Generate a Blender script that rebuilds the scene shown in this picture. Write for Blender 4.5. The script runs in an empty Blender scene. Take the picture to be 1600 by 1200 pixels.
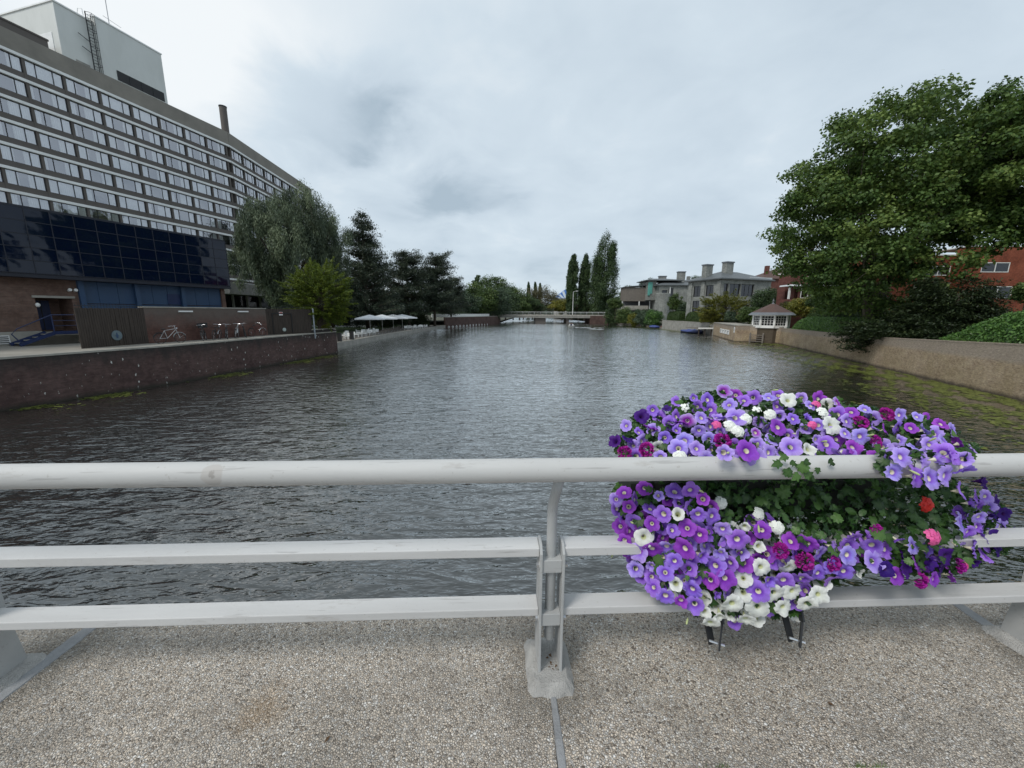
import bpy, math, random
import numpy as np
from mathutils import Vector, Matrix
PI = math.pi
rnd = random.Random(7)
R = math.radians
sc = bpy.context.scene

# ------------------------------------------------------------------ camera, sky, sun, exposure
EYE = 4.6; FPX = 600.0; PITCH = R(10.57); ROLL = R(0.3)
cam_d = bpy.data.cameras.new('camera'); cam = bpy.data.objects.new('camera', cam_d)
sc.collection.objects.link(cam); sc.camera = cam
cam_d.sensor_width = 36; cam_d.lens = 36*FPX/1600; cam_d.clip_start = 0.05; cam_d.clip_end = 9000
cam.location = (0, 0, EYE)
fw = Vector((0, math.cos(PITCH), -math.sin(PITCH))); up0 = Vector((0, math.sin(PITCH), math.cos(PITCH))); rt0 = Vector((1, 0, 0))
rt = rt0*math.cos(ROLL) + up0*math.sin(ROLL); upv = up0*math.cos(ROLL) - rt0*math.sin(ROLL)
cam.rotation_euler = Matrix((rt, upv, -fw)).transposed().to_euler()

SUN_EL, SUN_AZ = 50, 226      # azimuth from +Y towards +X
w = bpy.data.worlds.new('World'); sc.world = w; w.use_nodes = True
nt = w.node_tree; nt.nodes.clear()
def nd(t, **k):
    n = nt.nodes.new(t)
    for a, b in k.items(): setattr(n, a, b)
    return n
lk = nt.links.new
out = nd('ShaderNodeOutputWorld'); bg = nd('ShaderNodeBackground'); bg.inputs['Strength'].default_value = 0.1
lk(bg.outputs[0], out.inputs[0])
sky = nd('ShaderNodeTexSky', sky_type='NISHITA'); sky.sun_disc = False
sky.sun_elevation = R(SUN_EL); sky.sun_rotation = R(SUN_AZ)
tc = nd('ShaderNodeTexCoord')
sep = nd('ShaderNodeSeparateXYZ'); lk(tc.outputs['Generated'], sep.inputs[0])
def mth(op, a, b=None, c=None, clamp=False):
    n = nd('ShaderNodeMath', operation=op); n.use_clamp = clamp
    for i, v in enumerate((a, b, c)):
        if v is None: continue
        if isinstance(v, (int, float)): n.inputs[i].default_value = v
        else: lk(v, n.inputs[i])
    return n.outputs[0]
zc = mth('ADD', mth('MAXIMUM', sep.outputs[2], 0.0), 0.22)
cx = mth('DIVIDE', sep.outputs[0], zc); cy = mth('DIVIDE', sep.outputs[1], zc)
comb = nd('ShaderNodeCombineXYZ'); lk(cx, comb.inputs[0]); lk(cy, comb.inputs[1])
def noise(scale, detail, rough, vec, off=0.0, dist=0.0):
    n = nd('ShaderNodeTexNoise', noise_dimensions='4D'); n.inputs['Scale'].default_value = scale
    n.inputs['Detail'].default_value = detail; n.inputs['Roughness'].default_value = rough
    n.inputs['W'].default_value = off; n.inputs['Distortion'].default_value = dist
    lk(vec, n.inputs['Vector']); return n.outputs['Fac']
def ramp(fac, stops):
    n = nd('ShaderNodeValToRGB'); e = n.color_ramp.elements
    while len(e) < len(stops): e.new(0.5)
    for k, (p, c) in enumerate(stops): e[k].position = p; e[k].color = (*c, 1)
    lk(fac, n.inputs[0]); return n.outputs[0]
big = noise(0.9, 5, 0.55, comb.outputs[0], 3.1, 0.4)
fine = noise(2.6, 6, 0.55, comb.outputs[0], 8.4, 0.5)
mixn = mth('ADD', mth('MULTIPLY', big, 0.58), mth('MULTIPLY', fine, 0.42))
# broad trend of the cloud deck: thinner and whiter on the left, even blue grey on the right
trend = mth('MULTIPLY', cx, -0.03)
def patch(px, py, rad, amp):
    a = (px-800)/FPX; b = -(py-600)/FPX
    d = (rt*a + upv*b + fw).normalized(); z = max(d.z, 0)+0.22
    v = nd('ShaderNodeVectorMath', operation='DISTANCE'); lk(comb.outputs[0], v.inputs[0]); v.inputs[1].default_value = (d.x/z, d.y/z, 0)
    dd = mth('ADD', v.outputs['Value'], mth('MULTIPLY', mth('SUBTRACT', fine, 0.5), 1.1*rad))
    mr = nd('ShaderNodeMapRange'); mr.interpolation_type = 'SMOOTHSTEP'
    mr.inputs[1].default_value = rad; mr.inputs[2].default_value = rad*0.25; mr.inputs[3].default_value = 0; mr.inputs[4].default_value = amp
    lk(dd, mr.inputs[0]); return mr.outputs[0]
tot = mth('ADD', mixn, trend)
for q in ((530, 185, 0.40, -0.25), (650, 215, 0.30, -0.10), (735, 308, 0.40, -0.15), (640, 310, 0.4, -0.08), (300, 60, 0.55, 0.13), (150, 40, 0.5, 0.10), (620, 30, 0.5, -0.05), (760, 60, 0.4, 0.05)):
    tot = mth('ADD', tot, patch(*q))
cloud = ramp(tot, [(0.26, (0.32, 0.395, 0.46)), (0.42, (0.44, 0.515, 0.58)), (0.55, (0.50, 0.575, 0.635)), (0.78, (0.70, 0.73, 0.745))])
mul = nd('ShaderNodeMix', data_type='RGBA', blend_type='MIX'); mul.inputs[0].default_value = 0.94
ten = nd('ShaderNodeVectorMath', operation='SCALE'); ten.inputs[3].default_value = 10.0; lk(cloud, ten.inputs[0])
lk(sky.outputs[0], mul.inputs[6]); lk(ten.outputs[0], mul.inputs[7]); lk(mul.outputs[2], bg.inputs['Color'])

sd = bpy.data.lights.new('sun', 'SUN'); sd.energy = 1.5; sd.angle = R(18); sd.color = (1, 0.96, 0.9)
sun = bpy.data.objects.new('sun', sd); sc.collection.objects.link(sun)
sdir = Vector((math.sin(R(SUN_AZ))*math.cos(R(SUN_EL)), math.cos(R(SUN_AZ))*math.cos(R(SUN_EL)), math.sin(R(SUN_EL))))
sun.rotation_euler = sdir.to_track_quat('Z', 'Y').to_euler()
sc.view_settings.view_transform = 'Standard'; sc.view_settings.look = 'None'; sc.view_settings.exposure = 0.42; sc.view_settings.gamma = 1
sc.view_settings.use_curve_mapping = False
sc.render.engine = 'CYCLES'; sc.cycles.max_bounces = 8; sc.cycles.transparent_max_bounces = 12

# ------------------------------------------------------------------ helpers
def ray(px, py):
    a = (px-800)/FPX; b = -(py-600)/FPX
    return rt*a + upv*b + fw
def on_z(px, py, z):
    d = ray(px, py); t = (z-EYE)/d.z; return Vector((d.x*t, d.y*t, z))
def at(px, py, Y):
    d = ray(px, py); t = Y/d.y; return Vector((d.x*t, Y, EYE+d.z*t))
class Frame:
    """vertical wall plane: x runs along the wall, y points into the building"""
    def __init__(s, O, ang):
        s.O = Vector((O[0], O[1], 0)); s.u = Vector((math.sin(R(ang)), math.cos(R(ang)), 0)); s.n = Vector((-s.u.y, s.u.x, 0)); s.rz = R(90-ang)
    def sz(s, px, py, off=0.0):
        d = ray(px, py); P = s.O + s.n*off; E = Vector((0, 0, EYE))
        t = (P-E).dot(s.n)/d.dot(s.n); Q = E + d*t
        return (Q-s.O).dot(s.u), Q.z
    def w(s, x, y=0, z=0): return s.O + s.u*x + s.n*y + Vector((0, 0, z))

def link(o, parent=None):
    sc.collection.objects.link(o)
    if parent: o.parent = parent
    return o
def props(o, label=None, cat=None, group=None, kind=None):
    for k, v in (('label', label), ('category', cat), ('group', group), ('kind', kind)):
        if v: o[k] = v
    return o
def thing(name, label, cat, loc=(0, 0, 0), rz=0, group=None):
    o = bpy.data.objects.new(name, None); o.empty_display_size = 0.2; link(o); o.location = loc; o.rotation_euler = (0, 0, rz)
    return props(o, label, cat, group)
def obj(name, me, parent=None, loc=(0, 0, 0), rot=(0, 0, 0), scale=None):
    o = bpy.data.objects.new(name, me); link(o, parent); o.location = loc; o.rotation_euler = rot
    if scale is not None: o.scale = scale if hasattr(scale, '__len__') else (scale,)*3
    return o
def copy_tree(o, parent=None):
    c = o.copy(); link(c); c.parent = parent
    for ch in list(o.children): copy_tree(ch, c)
    return c

class MB:
    def __init__(s): s.v = []; s.f = []; s.m = []
    def face(s, pts, mi=0):
        k = len(s.v); s.v += [tuple(p) for p in pts]; s.f.append(tuple(range(k, k+len(pts)))); s.m.append(mi); return s
    def mesh(s, vs, fs, mi=0):
        k = len(s.v); s.v += [tuple(p) for p in vs]
        for f in fs: s.f.append(tuple(i+k for i in f)); s.m.append(mi)
        return s
    def box(s, x0, x1, y0, y1, z0, z1, mi=0):
        vs = [(x, y, z) for z in (z0, z1) for (x, y) in ((x0, y0), (x1, y0), (x1, y1), (x0, y1))]
        return s.mesh(vs, [(3, 2, 1, 0), (4, 5, 6, 7), (0, 1, 5, 4), (1, 2, 6, 5), (2, 3, 7, 6), (3, 0, 4, 7)], mi)
    def prism(s, poly, z0, z1, mi=0, top=None):
        n = len(poly); t = top or poly
        vs = [(p[0], p[1], z0) for p in poly] + [(p[0], p[1], z1) for p in t]
        fs = [tuple(range(n-1, -1, -1)), tuple(range(n, 2*n))] + [(i, (i+1) % n, n+(i+1) % n, n+i) for i in range(n)]
        return s.mesh(vs, fs, mi)
    def tube(s, pts, rad, n=8, mi=0, cap=True):
        pts = [Vector(p) for p in pts]; m = len(pts)
        if not hasattr(rad, '__len__'): rad = [rad]*m
        rings = []; ref = None
        for i, p in enumerate(pts):
            d = (pts[min(i+1, m-1)]-pts[max(i-1, 0)]).normalized()
            if ref is None: ref = Vector((0, 0, 1)) if abs(d.z) < 0.9 else Vector((1, 0, 0))
            a = d.cross(ref).normalized(); b = d.cross(a); ref = -b if False else ref
            rings.append([p + (a*math.cos(2*PI*k/n) + b*math.sin(2*PI*k/n))*rad[i] for k in range(n)])
        vs = [q for r_ in rings for q in r_]; fs = []
        for i in range(m-1):
            for k in range(n): fs.append((i*n+k, (i+1)*n+k, (i+1)*n+(k+1) % n, i*n+(k+1) % n))
        if cap: fs += [tuple(range(n)), tuple((m-1)*n+k for k in range(n-1, -1, -1))]
        return s.mesh(vs, fs, mi)
    def bar(s, p, q, w, h, mi=0):
        p = Vector(p); q = Vector(q); d = (q-p).normalized(); ref = Vector((0, 0, 1)) if abs(d.z) < 0.95 else Vector((0, 1, 0))
        a = d.cross(ref).normalized()*w/2; b = a.cross(d).normalized()*h/2
        vs = [e+x for e in (p, q) for x in (-a-b, a-b, a+b, -a+b)]
        return s.mesh(vs, [(0, 1, 2, 3), (7, 6, 5, 4), (0, 4, 5, 1), (1, 5, 6, 2), (2, 6, 7, 3), (3, 7, 4, 0)], mi)
    def lathe(s, prof, n=16, c=(0, 0, 0), mi=0):
        vs = [(c[0]+r_*math.cos(2*PI*k/n), c[1]+r_*math.sin(2*PI*k/n), c[2]+z) for r_, z in prof for k in range(n)]
        fs = [(i*n+k, i*n+(k+1) % n, (i+1)*n+(k+1) % n, (i+1)*n+k) for i in range(len(prof)-1) for k in range(n)]
        fs += [tuple(range(n-1, -1, -1)), tuple((len(prof)-1)*n+k for k in range(n))]
        return s.mesh(vs, fs, mi)
    def ell(s, c, r, n=8, m=5, mi=0):
        vs = [(c[0], c[1], c[2]-r[2])]
        for j in range(1, m):
            a = -PI/2+PI*j/m
            vs += [(c[0]+r[0]*math.cos(a)*math.cos(2*PI*k/n), c[1]+r[1]*math.cos(a)*math.sin(2*PI*k/n), c[2]+r[2]*math.sin(a)) for k in range(n)]
        vs.append((c[0], c[1], c[2]+r[2])); fs = [(0, 1+(k+1) % n, 1+k) for k in range(n)]
        for j in range(m-2):
            for k in range(n): fs.append((1+j*n+k, 1+j*n+(k+1) % n, 1+(j+1)*n+(k+1) % n, 1+(j+1)*n+k))
        L = len(vs)-1; fs += [(L, L-n+k, L-n+(k+1) % n) for k in range(n)]
        return s.mesh(vs, fs, mi)
    def facade(s, x0, x1, z0, z1, ops, depth=0.15, y=0.0, mi=0):
        """wall face in the plane y with real openings ops=(ax,bx,az,bz) and reveals"""
        xs = sorted({x0, x1, *[o[0] for o in ops], *[o[1] for o in ops]}); zs = sorted({z0, z1, *[o[2] for o in ops], *[o[3] for o in ops]})
        for i in range(len(xs)-1):
            for j in range(len(zs)-1):
                mx, mz = (xs[i]+xs[i+1])/2, (zs[j]+zs[j+1])/2
                if any(o[0] < mx < o[1] and o[2] < mz < o[3] for o in ops): continue
                s.face([(xs[i], y, zs[j]), (xs[i+1], y, zs[j]), (xs[i+1], y, zs[j+1]), (xs[i], y, zs[j+1])], mi)
        for a, b, c, d in ops:
            e = y+depth
            s.face([(a, y, c), (a, e, c), (a, e, d), (a, y, d)], mi); s.face([(b, y, d), (b, e, d), (b, e, c), (b, y, c)], mi)
            s.face([(a, y, d), (a, e, d), (b, e, d), (b, y, d)], mi); s.face([(a, e, c), (a, y, c), (b, y, c), (b, e, c)], mi)
        return s
    def data(s, name, mats, smooth=False):
        me = bpy.data.meshes.new(name); me.from_pydata(s.v, [], s.f)
        mats = mats if isinstance(mats, (list, tuple)) else [mats]
        for m in mats: me.materials.append(m)
        if len(mats) > 1: me.polygons.foreach_set('material_index', s.m)
        if smooth: me.polygons.foreach_set('use_smooth', [True]*len(s.f))
        me.update(); return me
    def build(s, name, mats, parent=None, loc=(0, 0, 0), rot=(0, 0, 0), smooth=False, bevel=0):
        o = obj(name, s.data(name, mats, smooth), parent, loc, rot)
        if bevel:
            md = o.modifiers.new('bevel', 'BEVEL'); md.width = bevel; md.segments = 2; md.limit_method = 'ANGLE'; md.harden_normals = False
        return o
def struct(o, kind='structure'): o['kind'] = kind; return o

# ------------------------------------------------------------------ materials
class NB:
    def __init__(s, name):
        s.m = bpy.data.materials.new(name); s.m.use_nodes = True; s.t = s.m.node_tree; s.t.nodes.clear()
        s.o = s.n('ShaderNodeOutputMaterial'); s.tc = s.n('ShaderNodeTexCoord'); s.co = s.tc.outputs['Object']
    def n(s, t, **k):
        x = s.t.nodes.new(t)
        for a, b in k.items(): setattr(x, a, b)
        return x
    def set(s, sock, v):
        if isinstance(v, bpy.types.NodeSocket): s.t.links.new(v, sock)
        elif hasattr(v, '__len__') and len(v) == 3 and sock.type == 'RGBA': sock.default_value = (*v, 1)
        else: sock.default_value = v
    def noise(s, scale, detail=4, rough=0.55, vec=None, off=0.0, dist=0.0, color=False):
        x = s.n('ShaderNodeTexNoise', noise_dimensions='4D'); s.set(x.inputs['Scale'], scale); s.set(x.inputs['Detail'], detail)
        s.set(x.inputs['Roughness'], rough); s.set(x.inputs['W'], off); s.set(x.inputs['Distortion'], dist); s.set(x.inputs['Vector'], vec or s.co)
        return x.outputs['Color' if color else 'Fac']
    def map(s, scale=(1, 1, 1), rot=(0, 0, 0), loc=(0, 0, 0), vec=None):
        x = s.n('ShaderNodeMapping'); s.set(x.inputs['Vector'], vec or s.co); x.inputs['Scale'].default_value = scale; x.inputs['Rotation'].default_value = rot; x.inputs['Location'].default_value = loc
        return x.outputs[0]
    def math(s, op, a, b=None, clamp=False):
        x = s.n('ShaderNodeMath', operation=op); x.use_clamp = clamp; s.set(x.inputs[0], a)
        if b is not None: s.set(x.inputs[1], b)
        return x.outputs[0]
    def rng(s, f, a, b, c=0.0, d=1.0):
        x = s.n('ShaderNodeMapRange'); s.set(x.inputs[0], f)
        for i, v in enumerate((a, b, c, d)): x.inputs[i+1].default_value = v
        return x.outputs[0]
    def mix(s, f, a, b, mode='MIX'):
        x = s.n('ShaderNodeMix', data_type='RGBA', blend_type=mode); s.set(x.inputs[0], f); s.set(x.inputs[6], a); s.set(x.inputs[7], b); return x.outputs[2]
    def ramp(s, f, stops, interp='LINEAR'):
        x = s.n('ShaderNodeValToRGB'); x.color_ramp.interpolation = interp; e = x.color_ramp.elements
        while len(e) < len(stops): e.new(0.5)
        for k, (p, c) in enumerate(stops): e[k].position = p; e[k].color = (*c, 1)
        s.set(x.inputs[0], f); return x.outputs[0]
    def bump(s, h, dist=0.01, strength=1.0, normal=None):
        x = s.n('ShaderNodeBump'); s.set(x.inputs['Height'], h); x.inputs['Distance'].default_value = dist; x.inputs['Strength'].default_value = strength
        if normal: s.set(x.inputs['Normal'], normal)
        return x.outputs[0]
    def bsdf(s, color, rough=0.6, metal=0.0, spec=0.5, normal=None, **k):
        x = s.n('ShaderNodeBsdfPrincipled'); s.set(x.inputs['Base Color'], color); s.set(x.inputs['Roughness'], rough); s.set(x.inputs['Metallic'], metal)
        s.set(x.inputs['Specular IOR Level'], spec)
        if normal: s.set(x.inputs['Normal'], normal)
        for a, b in k.items(): s.set(x.inputs[a], b)
        return x.outputs[0]
    def out(s, sh): s.t.links.new(sh, s.o.inputs[0]); return s.m

def plain(name, col, rough=0.6, metal=0.0, var=0.18, scale=3.0, bump=0.0, spec=0.5):
    b = NB(name); n = b.noise(scale, 6, 0.6); dk = tuple(c*(1-var) for c in col); lt = tuple(min(1, c*(1+var)) for c in col)
    c = b.ramp(n, [(0.3, dk), (0.7, lt)]); nm = b.bump(b.noise(scale*12, 3), bump) if bump else None
    return b.out(b.bsdf(c, b.rng(n, 0.3, 0.7, rough*0.85, min(1, rough*1.1)), metal, spec, nm))

def brick(name, c1, c2, mortar, bw=0.22, bh=0.065, stain=None, extra=None, msize=0.01):
    b = NB(name); sp = b.n('ShaderNodeSeparateXYZ'); b.set(sp.inputs[0], b.co)
    cb = b.n('ShaderNodeCombineXYZ'); b.set(cb.inputs[0], b.math('ADD', sp.outputs[0], sp.outputs[1])); b.set(cb.inputs[1], sp.outputs[2])
    t = b.n('ShaderNodeTexBrick'); b.set(t.inputs['Vector'], cb.outputs[0]); b.set(t.inputs['Scale'], 1.0); b.set(t.inputs['Brick Width'], bw); b.set(t.inputs['Row Height'], bh)
    b.set(t.inputs['Mortar Size'], msize); b.set(t.inputs['Mortar Smooth'], 0.3); b.set(t.inputs['Color1'], c1); b.set(t.inputs['Color2'], c2); b.set(t.inputs['Mortar'], mortar)
    big = b.noise(0.7, 5, 0.6); med = b.noise(4, 5, 0.6, off=3)
    c = b.mix(b.rng(big, 0.38, 0.62, 0, 0.7), t.outputs['Color'], tuple(x*0.5 for x in c1))
    hs = b.noise(1.0, 4, 0.7, b.map((0.35, 0.35, 7)), 7); c = b.mix(b.rng(hs, 0.4, 0.7, 0, 0.45), c, tuple(x*0.45 for x in c1))
    c = b.mix(b.rng(med, 0.45, 0.75, 0, 0.35), c, tuple(min(1, x*1.5) for x in c2))
    if stain:   # dark algae band under the coping, z0..z1
        z0, z1, col, am = stain
        f = b.math('MULTIPLY', b.rng(b.math('ADD', sp.outputs[2], b.rng(b.noise(1.6, 5, 0.65, b.map((1, 1, 0.3))), 0.3, 0.7, -0.5, 0.5)), z0, z1), am, clamp=True)
        c = b.mix(f, c, col)
    if extra: c = extra(b, c, sp)
    nm = b.bump(b.math('ADD', b.math('MULTIPLY', t.outputs['Fac'], -1.0), b.math('MULTIPLY', b.noise(30, 3), 0.6)), 0.008)
    return b.out(b.bsdf(c, 0.85, 0, 0.3, nm))

def leafmat(name, dark, mid, light, trans=0.25, rough=0.55):
    b = NB(name); a = b.n('ShaderNodeAttribute'); a.attribute_name = 'tint'
    c = b.ramp(a.outputs['Fac'], [(0.1, dark), (0.5, mid), (0.95, light)])
    p = b.bsdf(c, rough, 0, 0.35); t = b.n('ShaderNodeBsdfTranslucent'); b.set(t.inputs[0], b.mix(0.5, c, light))
    m = b.n('ShaderNodeMixShader'); b.set(m.inputs[0], trans); b.set(m.inputs[1], p); b.set(m.inputs[2], t.outputs[0]); return b.out(m.outputs[0])

def glassmat(name, tint, mirror, alpha, rough=0.02):
    """window pane: coated mirror part over a clear or dark part"""
    b = NB(name); lw = b.n('ShaderNodeFresnel'); b.set(lw.inputs[0], 1.5)
    f = b.math('ADD', b.math('MULTIPLY', lw.outputs[0], 1.0), mirror, clamp=True)
    g = b.n('ShaderNodeBsdfGlossy'); b.set(g.inputs['Color'], (0.9, 0.9, 0.95)); b.set(g.inputs['Roughness'], rough)
    b.set(g.inputs['Normal'], b.bump(b.noise(0.6, 2), 0.02))
    t = b.n('ShaderNodeBsdfTransparent'); b.set(t.inputs[0], tint)
    d = b.n('ShaderNodeBsdfDiffuse'); b.set(d.inputs[0], tuple(0.04*x for x in tint))
    m1 = b.n('ShaderNodeMixShader'); b.set(m1.inputs[0], alpha); b.set(m1.inputs[1], t.outputs[0]); b.set(m1.inputs[2], d.outputs[0])
    m = b.n('ShaderNodeMixShader'); b.set(m.inputs[0], f); b.set(m.inputs[1], m1.outputs[0]); b.set(m.inputs[2], g.outputs[0]); return b.out(m.outputs[0])

M = {}
M['white_paint'] = plain('white_paint', (0.72, 0.72, 0.70), 0.5, var=0.06)
M['dark_metal'] = plain('dark_metal', (0.025, 0.027, 0.03), 0.5, 0.3)
M['black'] = plain('black', (0.012, 0.012, 0.013), 0.6)
M['brown_concrete'] = plain('brown_concrete', (0.235, 0.215, 0.185), 0.85, var=0.22, scale=0.35, bump=0.01)
M['brown_spandrel'] = plain('brown_spandrel', (0.115, 0.10, 0.09), 0.8, var=0.15, scale=0.5)
M['white_band'] = plain('white_band', (0.80, 0.80, 0.78), 0.6, var=0.1, scale=0.8)
M['curtain'] = plain('curtain', (0.90, 0.92, 0.89), 0.9, var=0.05)
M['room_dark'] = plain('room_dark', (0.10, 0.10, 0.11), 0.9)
M['hotel_pane'] = glassmat('hotel_pane', (0.97, 0.975, 0.99), 0.33, 0.0)
M['dark_pane'] = glassmat('dark_pane', (0.30, 0.33, 0.36), 0.03, 0.5)
M['navy_pane'] = (lambda b: b.out(b.bsdf((0.003, 0.007, 0.022), 0.035, 0, 0.42, b.bump(b.noise(0.7, 2), 0.012))))(NB('navy_pane'))
M['navy_metal'] = plain('navy_metal', (0.008, 0.010, 0.020), 0.45)
M['tower_white'] = (lambda b: b.out(b.bsdf(b.mix(b.rng(b.noise(0.5, 6, 0.65, b.map((1, 1, 0.35))), 0.35, 0.75, 0, 0.5), (0.66, 0.67, 0.64), (0.47, 0.48, 0.45)), 0.7)))(NB('tower_white'))
M['blue_panel'] = (lambda b: b.out(b.bsdf(b.mix(b.rng(b.noise(1.2, 6, 0.65, b.map((1, 1, 0.3))), 0.35, 0.75, 0, 0.6), (0.022, 0.060, 0.135), (0.04, 0.07, 0.115)), 0.5)))(NB('blue_panel'))
M['blue_paint'] = plain('blue_paint', (0.012, 0.025, 0.085), 0.45)
M['old_concrete'] = plain('old_concrete', (0.27, 0.26, 0.235), 0.85, var=0.3, scale=1.0, bump=0.01)
M['coping'] = plain('coping', (0.30, 0.285, 0.25), 0.85, var=0.25, scale=1.5, bump=0.005)
M['pavement'] = plain('pavement', (0.27, 0.25, 0.215), 0.9, var=0.2, scale=0.8, bump=0.005)
M['base_brick'] = brick('base_brick', (0.16, 0.092, 0.070), (0.21, 0.13, 0.10), (0.14, 0.12, 0.105))
M['red_brick'] = brick('red_brick', (0.27, 0.066, 0.034), (0.34, 0.09, 0.048), (0.24, 0.10, 0.06))
M['canal_brick'] = brick('canal_brick', (0.08, 0.045, 0.038), (0.11, 0.064, 0.052), (0.12, 0.09, 0.08))
M['dull_brick'] = brick('dull_brick', (0.13, 0.042, 0.034), (0.17, 0.058, 0.045), (0.18, 0.12, 0.10))
M['grey_block'] = brick('grey_block', (0.24, 0.25, 0.235), (0.32, 0.33, 0.305), (0.20, 0.20, 0.19), 0.4, 0.2)
def splashes(b, c, sp):
    v = b.n('ShaderNodeTexVoronoi', distance='EUCLIDEAN'); b.set(v.inputs['Vector'], b.map((1.0, 1.0, 0.42), loc=(0.3, 0, 0.2))); b.set(v.inputs['Scale'], 3.4)
    dn = b.math('ADD', v.outputs['Distance'], b.math('MULTIPLY', b.math('SUBTRACT', b.noise(16, 5, 0.75, b.map((1, 1, 0.5))), 0.5), 0.55))
    dens = b.rng(b.noise(0.25, 2, 0.5, off=5), 0.35, 0.6, 0.0, 1.0)
    f = b.math('MULTIPLY', b.math('LESS_THAN', dn, 0.105), b.math('GREATER_THAN', b.math('ADD', dens, b.rng(sp.outputs[2], 0.4, 2.4, 0.3, -0.4)), 0.12))
    c = b.mix(f, c, (0.62, 0.62, 0.58))
    v2 = b.n('ShaderNodeTexVoronoi'); b.set(v2.inputs['Vector'], b.map((1.0, 1.0, 0.4), loc=(0.7, 0, 1.2))); b.set(v2.inputs['Scale'], 6.5)
    d2 = b.math('ADD', v2.outputs['Distance'], b.math('MULTIPLY', b.math('SUBTRACT', b.noise(30, 4, 0.75, b.map((1, 1, 0.5))), 0.5), 0.6))
    den = b.math('ADD', b.rng(b.noise(0.35, 3, 0.6, off=15), 0.35, 0.6, -0.2, 0.6), b.rng(sp.outputs[2], 0.4, 1.7, 0.35, -0.3))
    f2 = b.math('MULTIPLY', b.math('LESS_THAN', d2, 0.10), b.math('GREATER_THAN', den, 0.22)); c = b.mix(f2, c, (0.36, 0.36, 0.33))
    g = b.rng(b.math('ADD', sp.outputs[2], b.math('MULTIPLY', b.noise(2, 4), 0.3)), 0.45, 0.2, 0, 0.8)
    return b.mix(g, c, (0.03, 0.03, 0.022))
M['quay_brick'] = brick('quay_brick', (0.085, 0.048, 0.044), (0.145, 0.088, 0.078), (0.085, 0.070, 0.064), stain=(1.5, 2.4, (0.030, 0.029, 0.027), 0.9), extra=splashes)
def bikewall(b, c, sp):
    f = b.rng(b.math('ADD', sp.outputs[2], b.math('MULTIPLY', b.noise(0.9, 5, 0.7), 2.2)), 4.3, 5.6, 0, 0.75)
    return b.mix(f, c, (0.135, 0.12, 0.105))
M['bike_brick'] = brick('bike_brick', (0.13, 0.060, 0.047), (0.17, 0.085, 0.066), (0.12, 0.085, 0.075), extra=bikewall)
def rwall(b, c, sp):
    n = b.noise(0.8, 5, 0.6); c = b.mix(b.rng(n, 0.35, 0.7, 0, 0.45), c, (0.48, 0.40, 0.22))
    c = b.mix(b.rng(b.math('ADD', sp.outputs[2], b.math('MULTIPLY', n, 0.25)), 1.95, 2.2, 0, 0.65), c, (0.34, 0.30, 0.265))
    c = b.mix(b.rng(b.noise(9, 5, 0.75, b.map((0.6, 0.6, 1.6))), 0.38, 0.62, 0.55, 0.0), c, (0.12, 0.085, 0.06)); c = b.mix(b.rng(b.noise(13, 3, 0.7, b.map((0.5, 0.5, 1.5)), 8), 0.58, 0.7, 0, 0.5), c, (0.66, 0.56, 0.44))
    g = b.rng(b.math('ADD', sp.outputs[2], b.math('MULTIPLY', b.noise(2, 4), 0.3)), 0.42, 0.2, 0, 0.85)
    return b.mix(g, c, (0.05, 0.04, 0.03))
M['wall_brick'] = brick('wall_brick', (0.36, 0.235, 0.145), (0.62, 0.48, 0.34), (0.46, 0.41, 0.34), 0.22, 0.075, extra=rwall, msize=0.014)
M['slate'] = plain('slate', (0.10, 0.11, 0.115), 0.55, var=0.2, scale=2)
M['roof_tile'] = plain('roof_tile', (0.085, 0.045, 0.035), 0.7, var=0.3, scale=4)
M['lead'] = plain('lead', (0.13, 0.14, 0.155), 0.5, var=0.15)
M['zinc_white'] = plain('zinc_white', (0.55, 0.57, 0.58), 0.4, var=0.1)
M['teal'] = plain('teal', (0.10, 0.33, 0.28), 0.5)
M['wood_dark'] = (lambda b: b.out(b.bsdf(b.ramp(b.noise(3, 6, 0.6, b.map((6, 6, 0.4))), [(0.3, (0.026, 0.019, 0.015)), (0.7, (0.062, 0.047, 0.037))]), 0.85)))(NB('wood_dark'))
M['wood_grey'] = plain('wood_grey', (0.16, 0.14, 0.12), 0.85, var=0.3)
M['bark'] = plain('bark', (0.07, 0.055, 0.042), 0.9, var=0.4, scale=2, bump=0.03)
M['plane_bark'] = (lambda b: b.out(b.bsdf(b.ramp(b.noise(1.6, 5, 0.6, dist=0.5), [(0.35, (0.075, 0.065, 0.05)), (0.55, (0.16, 0.14, 0.105)), (0.75, (0.26, 0.24, 0.18))]), 0.85)))(NB('plane_bark'))
M['steel_post'] = plain('steel_post', (0.28, 0.31, 0.34), 0.4, 0.3)
M['lawn'] = plain('lawn', (0.05, 0.085, 0.02), 0.9, var=0.3, scale=1.2, bump=0.03)
M['earth'] = plain('earth', (0.06, 0.06, 0.035), 0.95, var=0.3, scale=0.5)
M['canvas'] = plain('canvas', (0.80, 0.81, 0.82), 0.8, var=0.03)
M['tarp'] = plain('tarp', (0.035, 0.055, 0.19), 0.55, var=0.25)
M['hull'] = plain('hull', (0.55, 0.55, 0.52), 0.35)
M['skin'] = plain('skin', (0.45, 0.27, 0.19), 0.6, var=0.05)
M['navy_cloth'] = plain('navy_cloth', (0.03, 0.035, 0.07), 0.8)
M['chrome'] = plain('chrome', (0.55, 0.56, 0.58), 0.25, 0.8)
M['galv'] = plain('galv', (0.34, 0.345, 0.35), 0.5, 0.25, var=0.1, scale=6)
M['asphalt'] = plain('asphalt', (0.05, 0.05, 0.052), 0.9, bump=0.004, scale=5)
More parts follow.
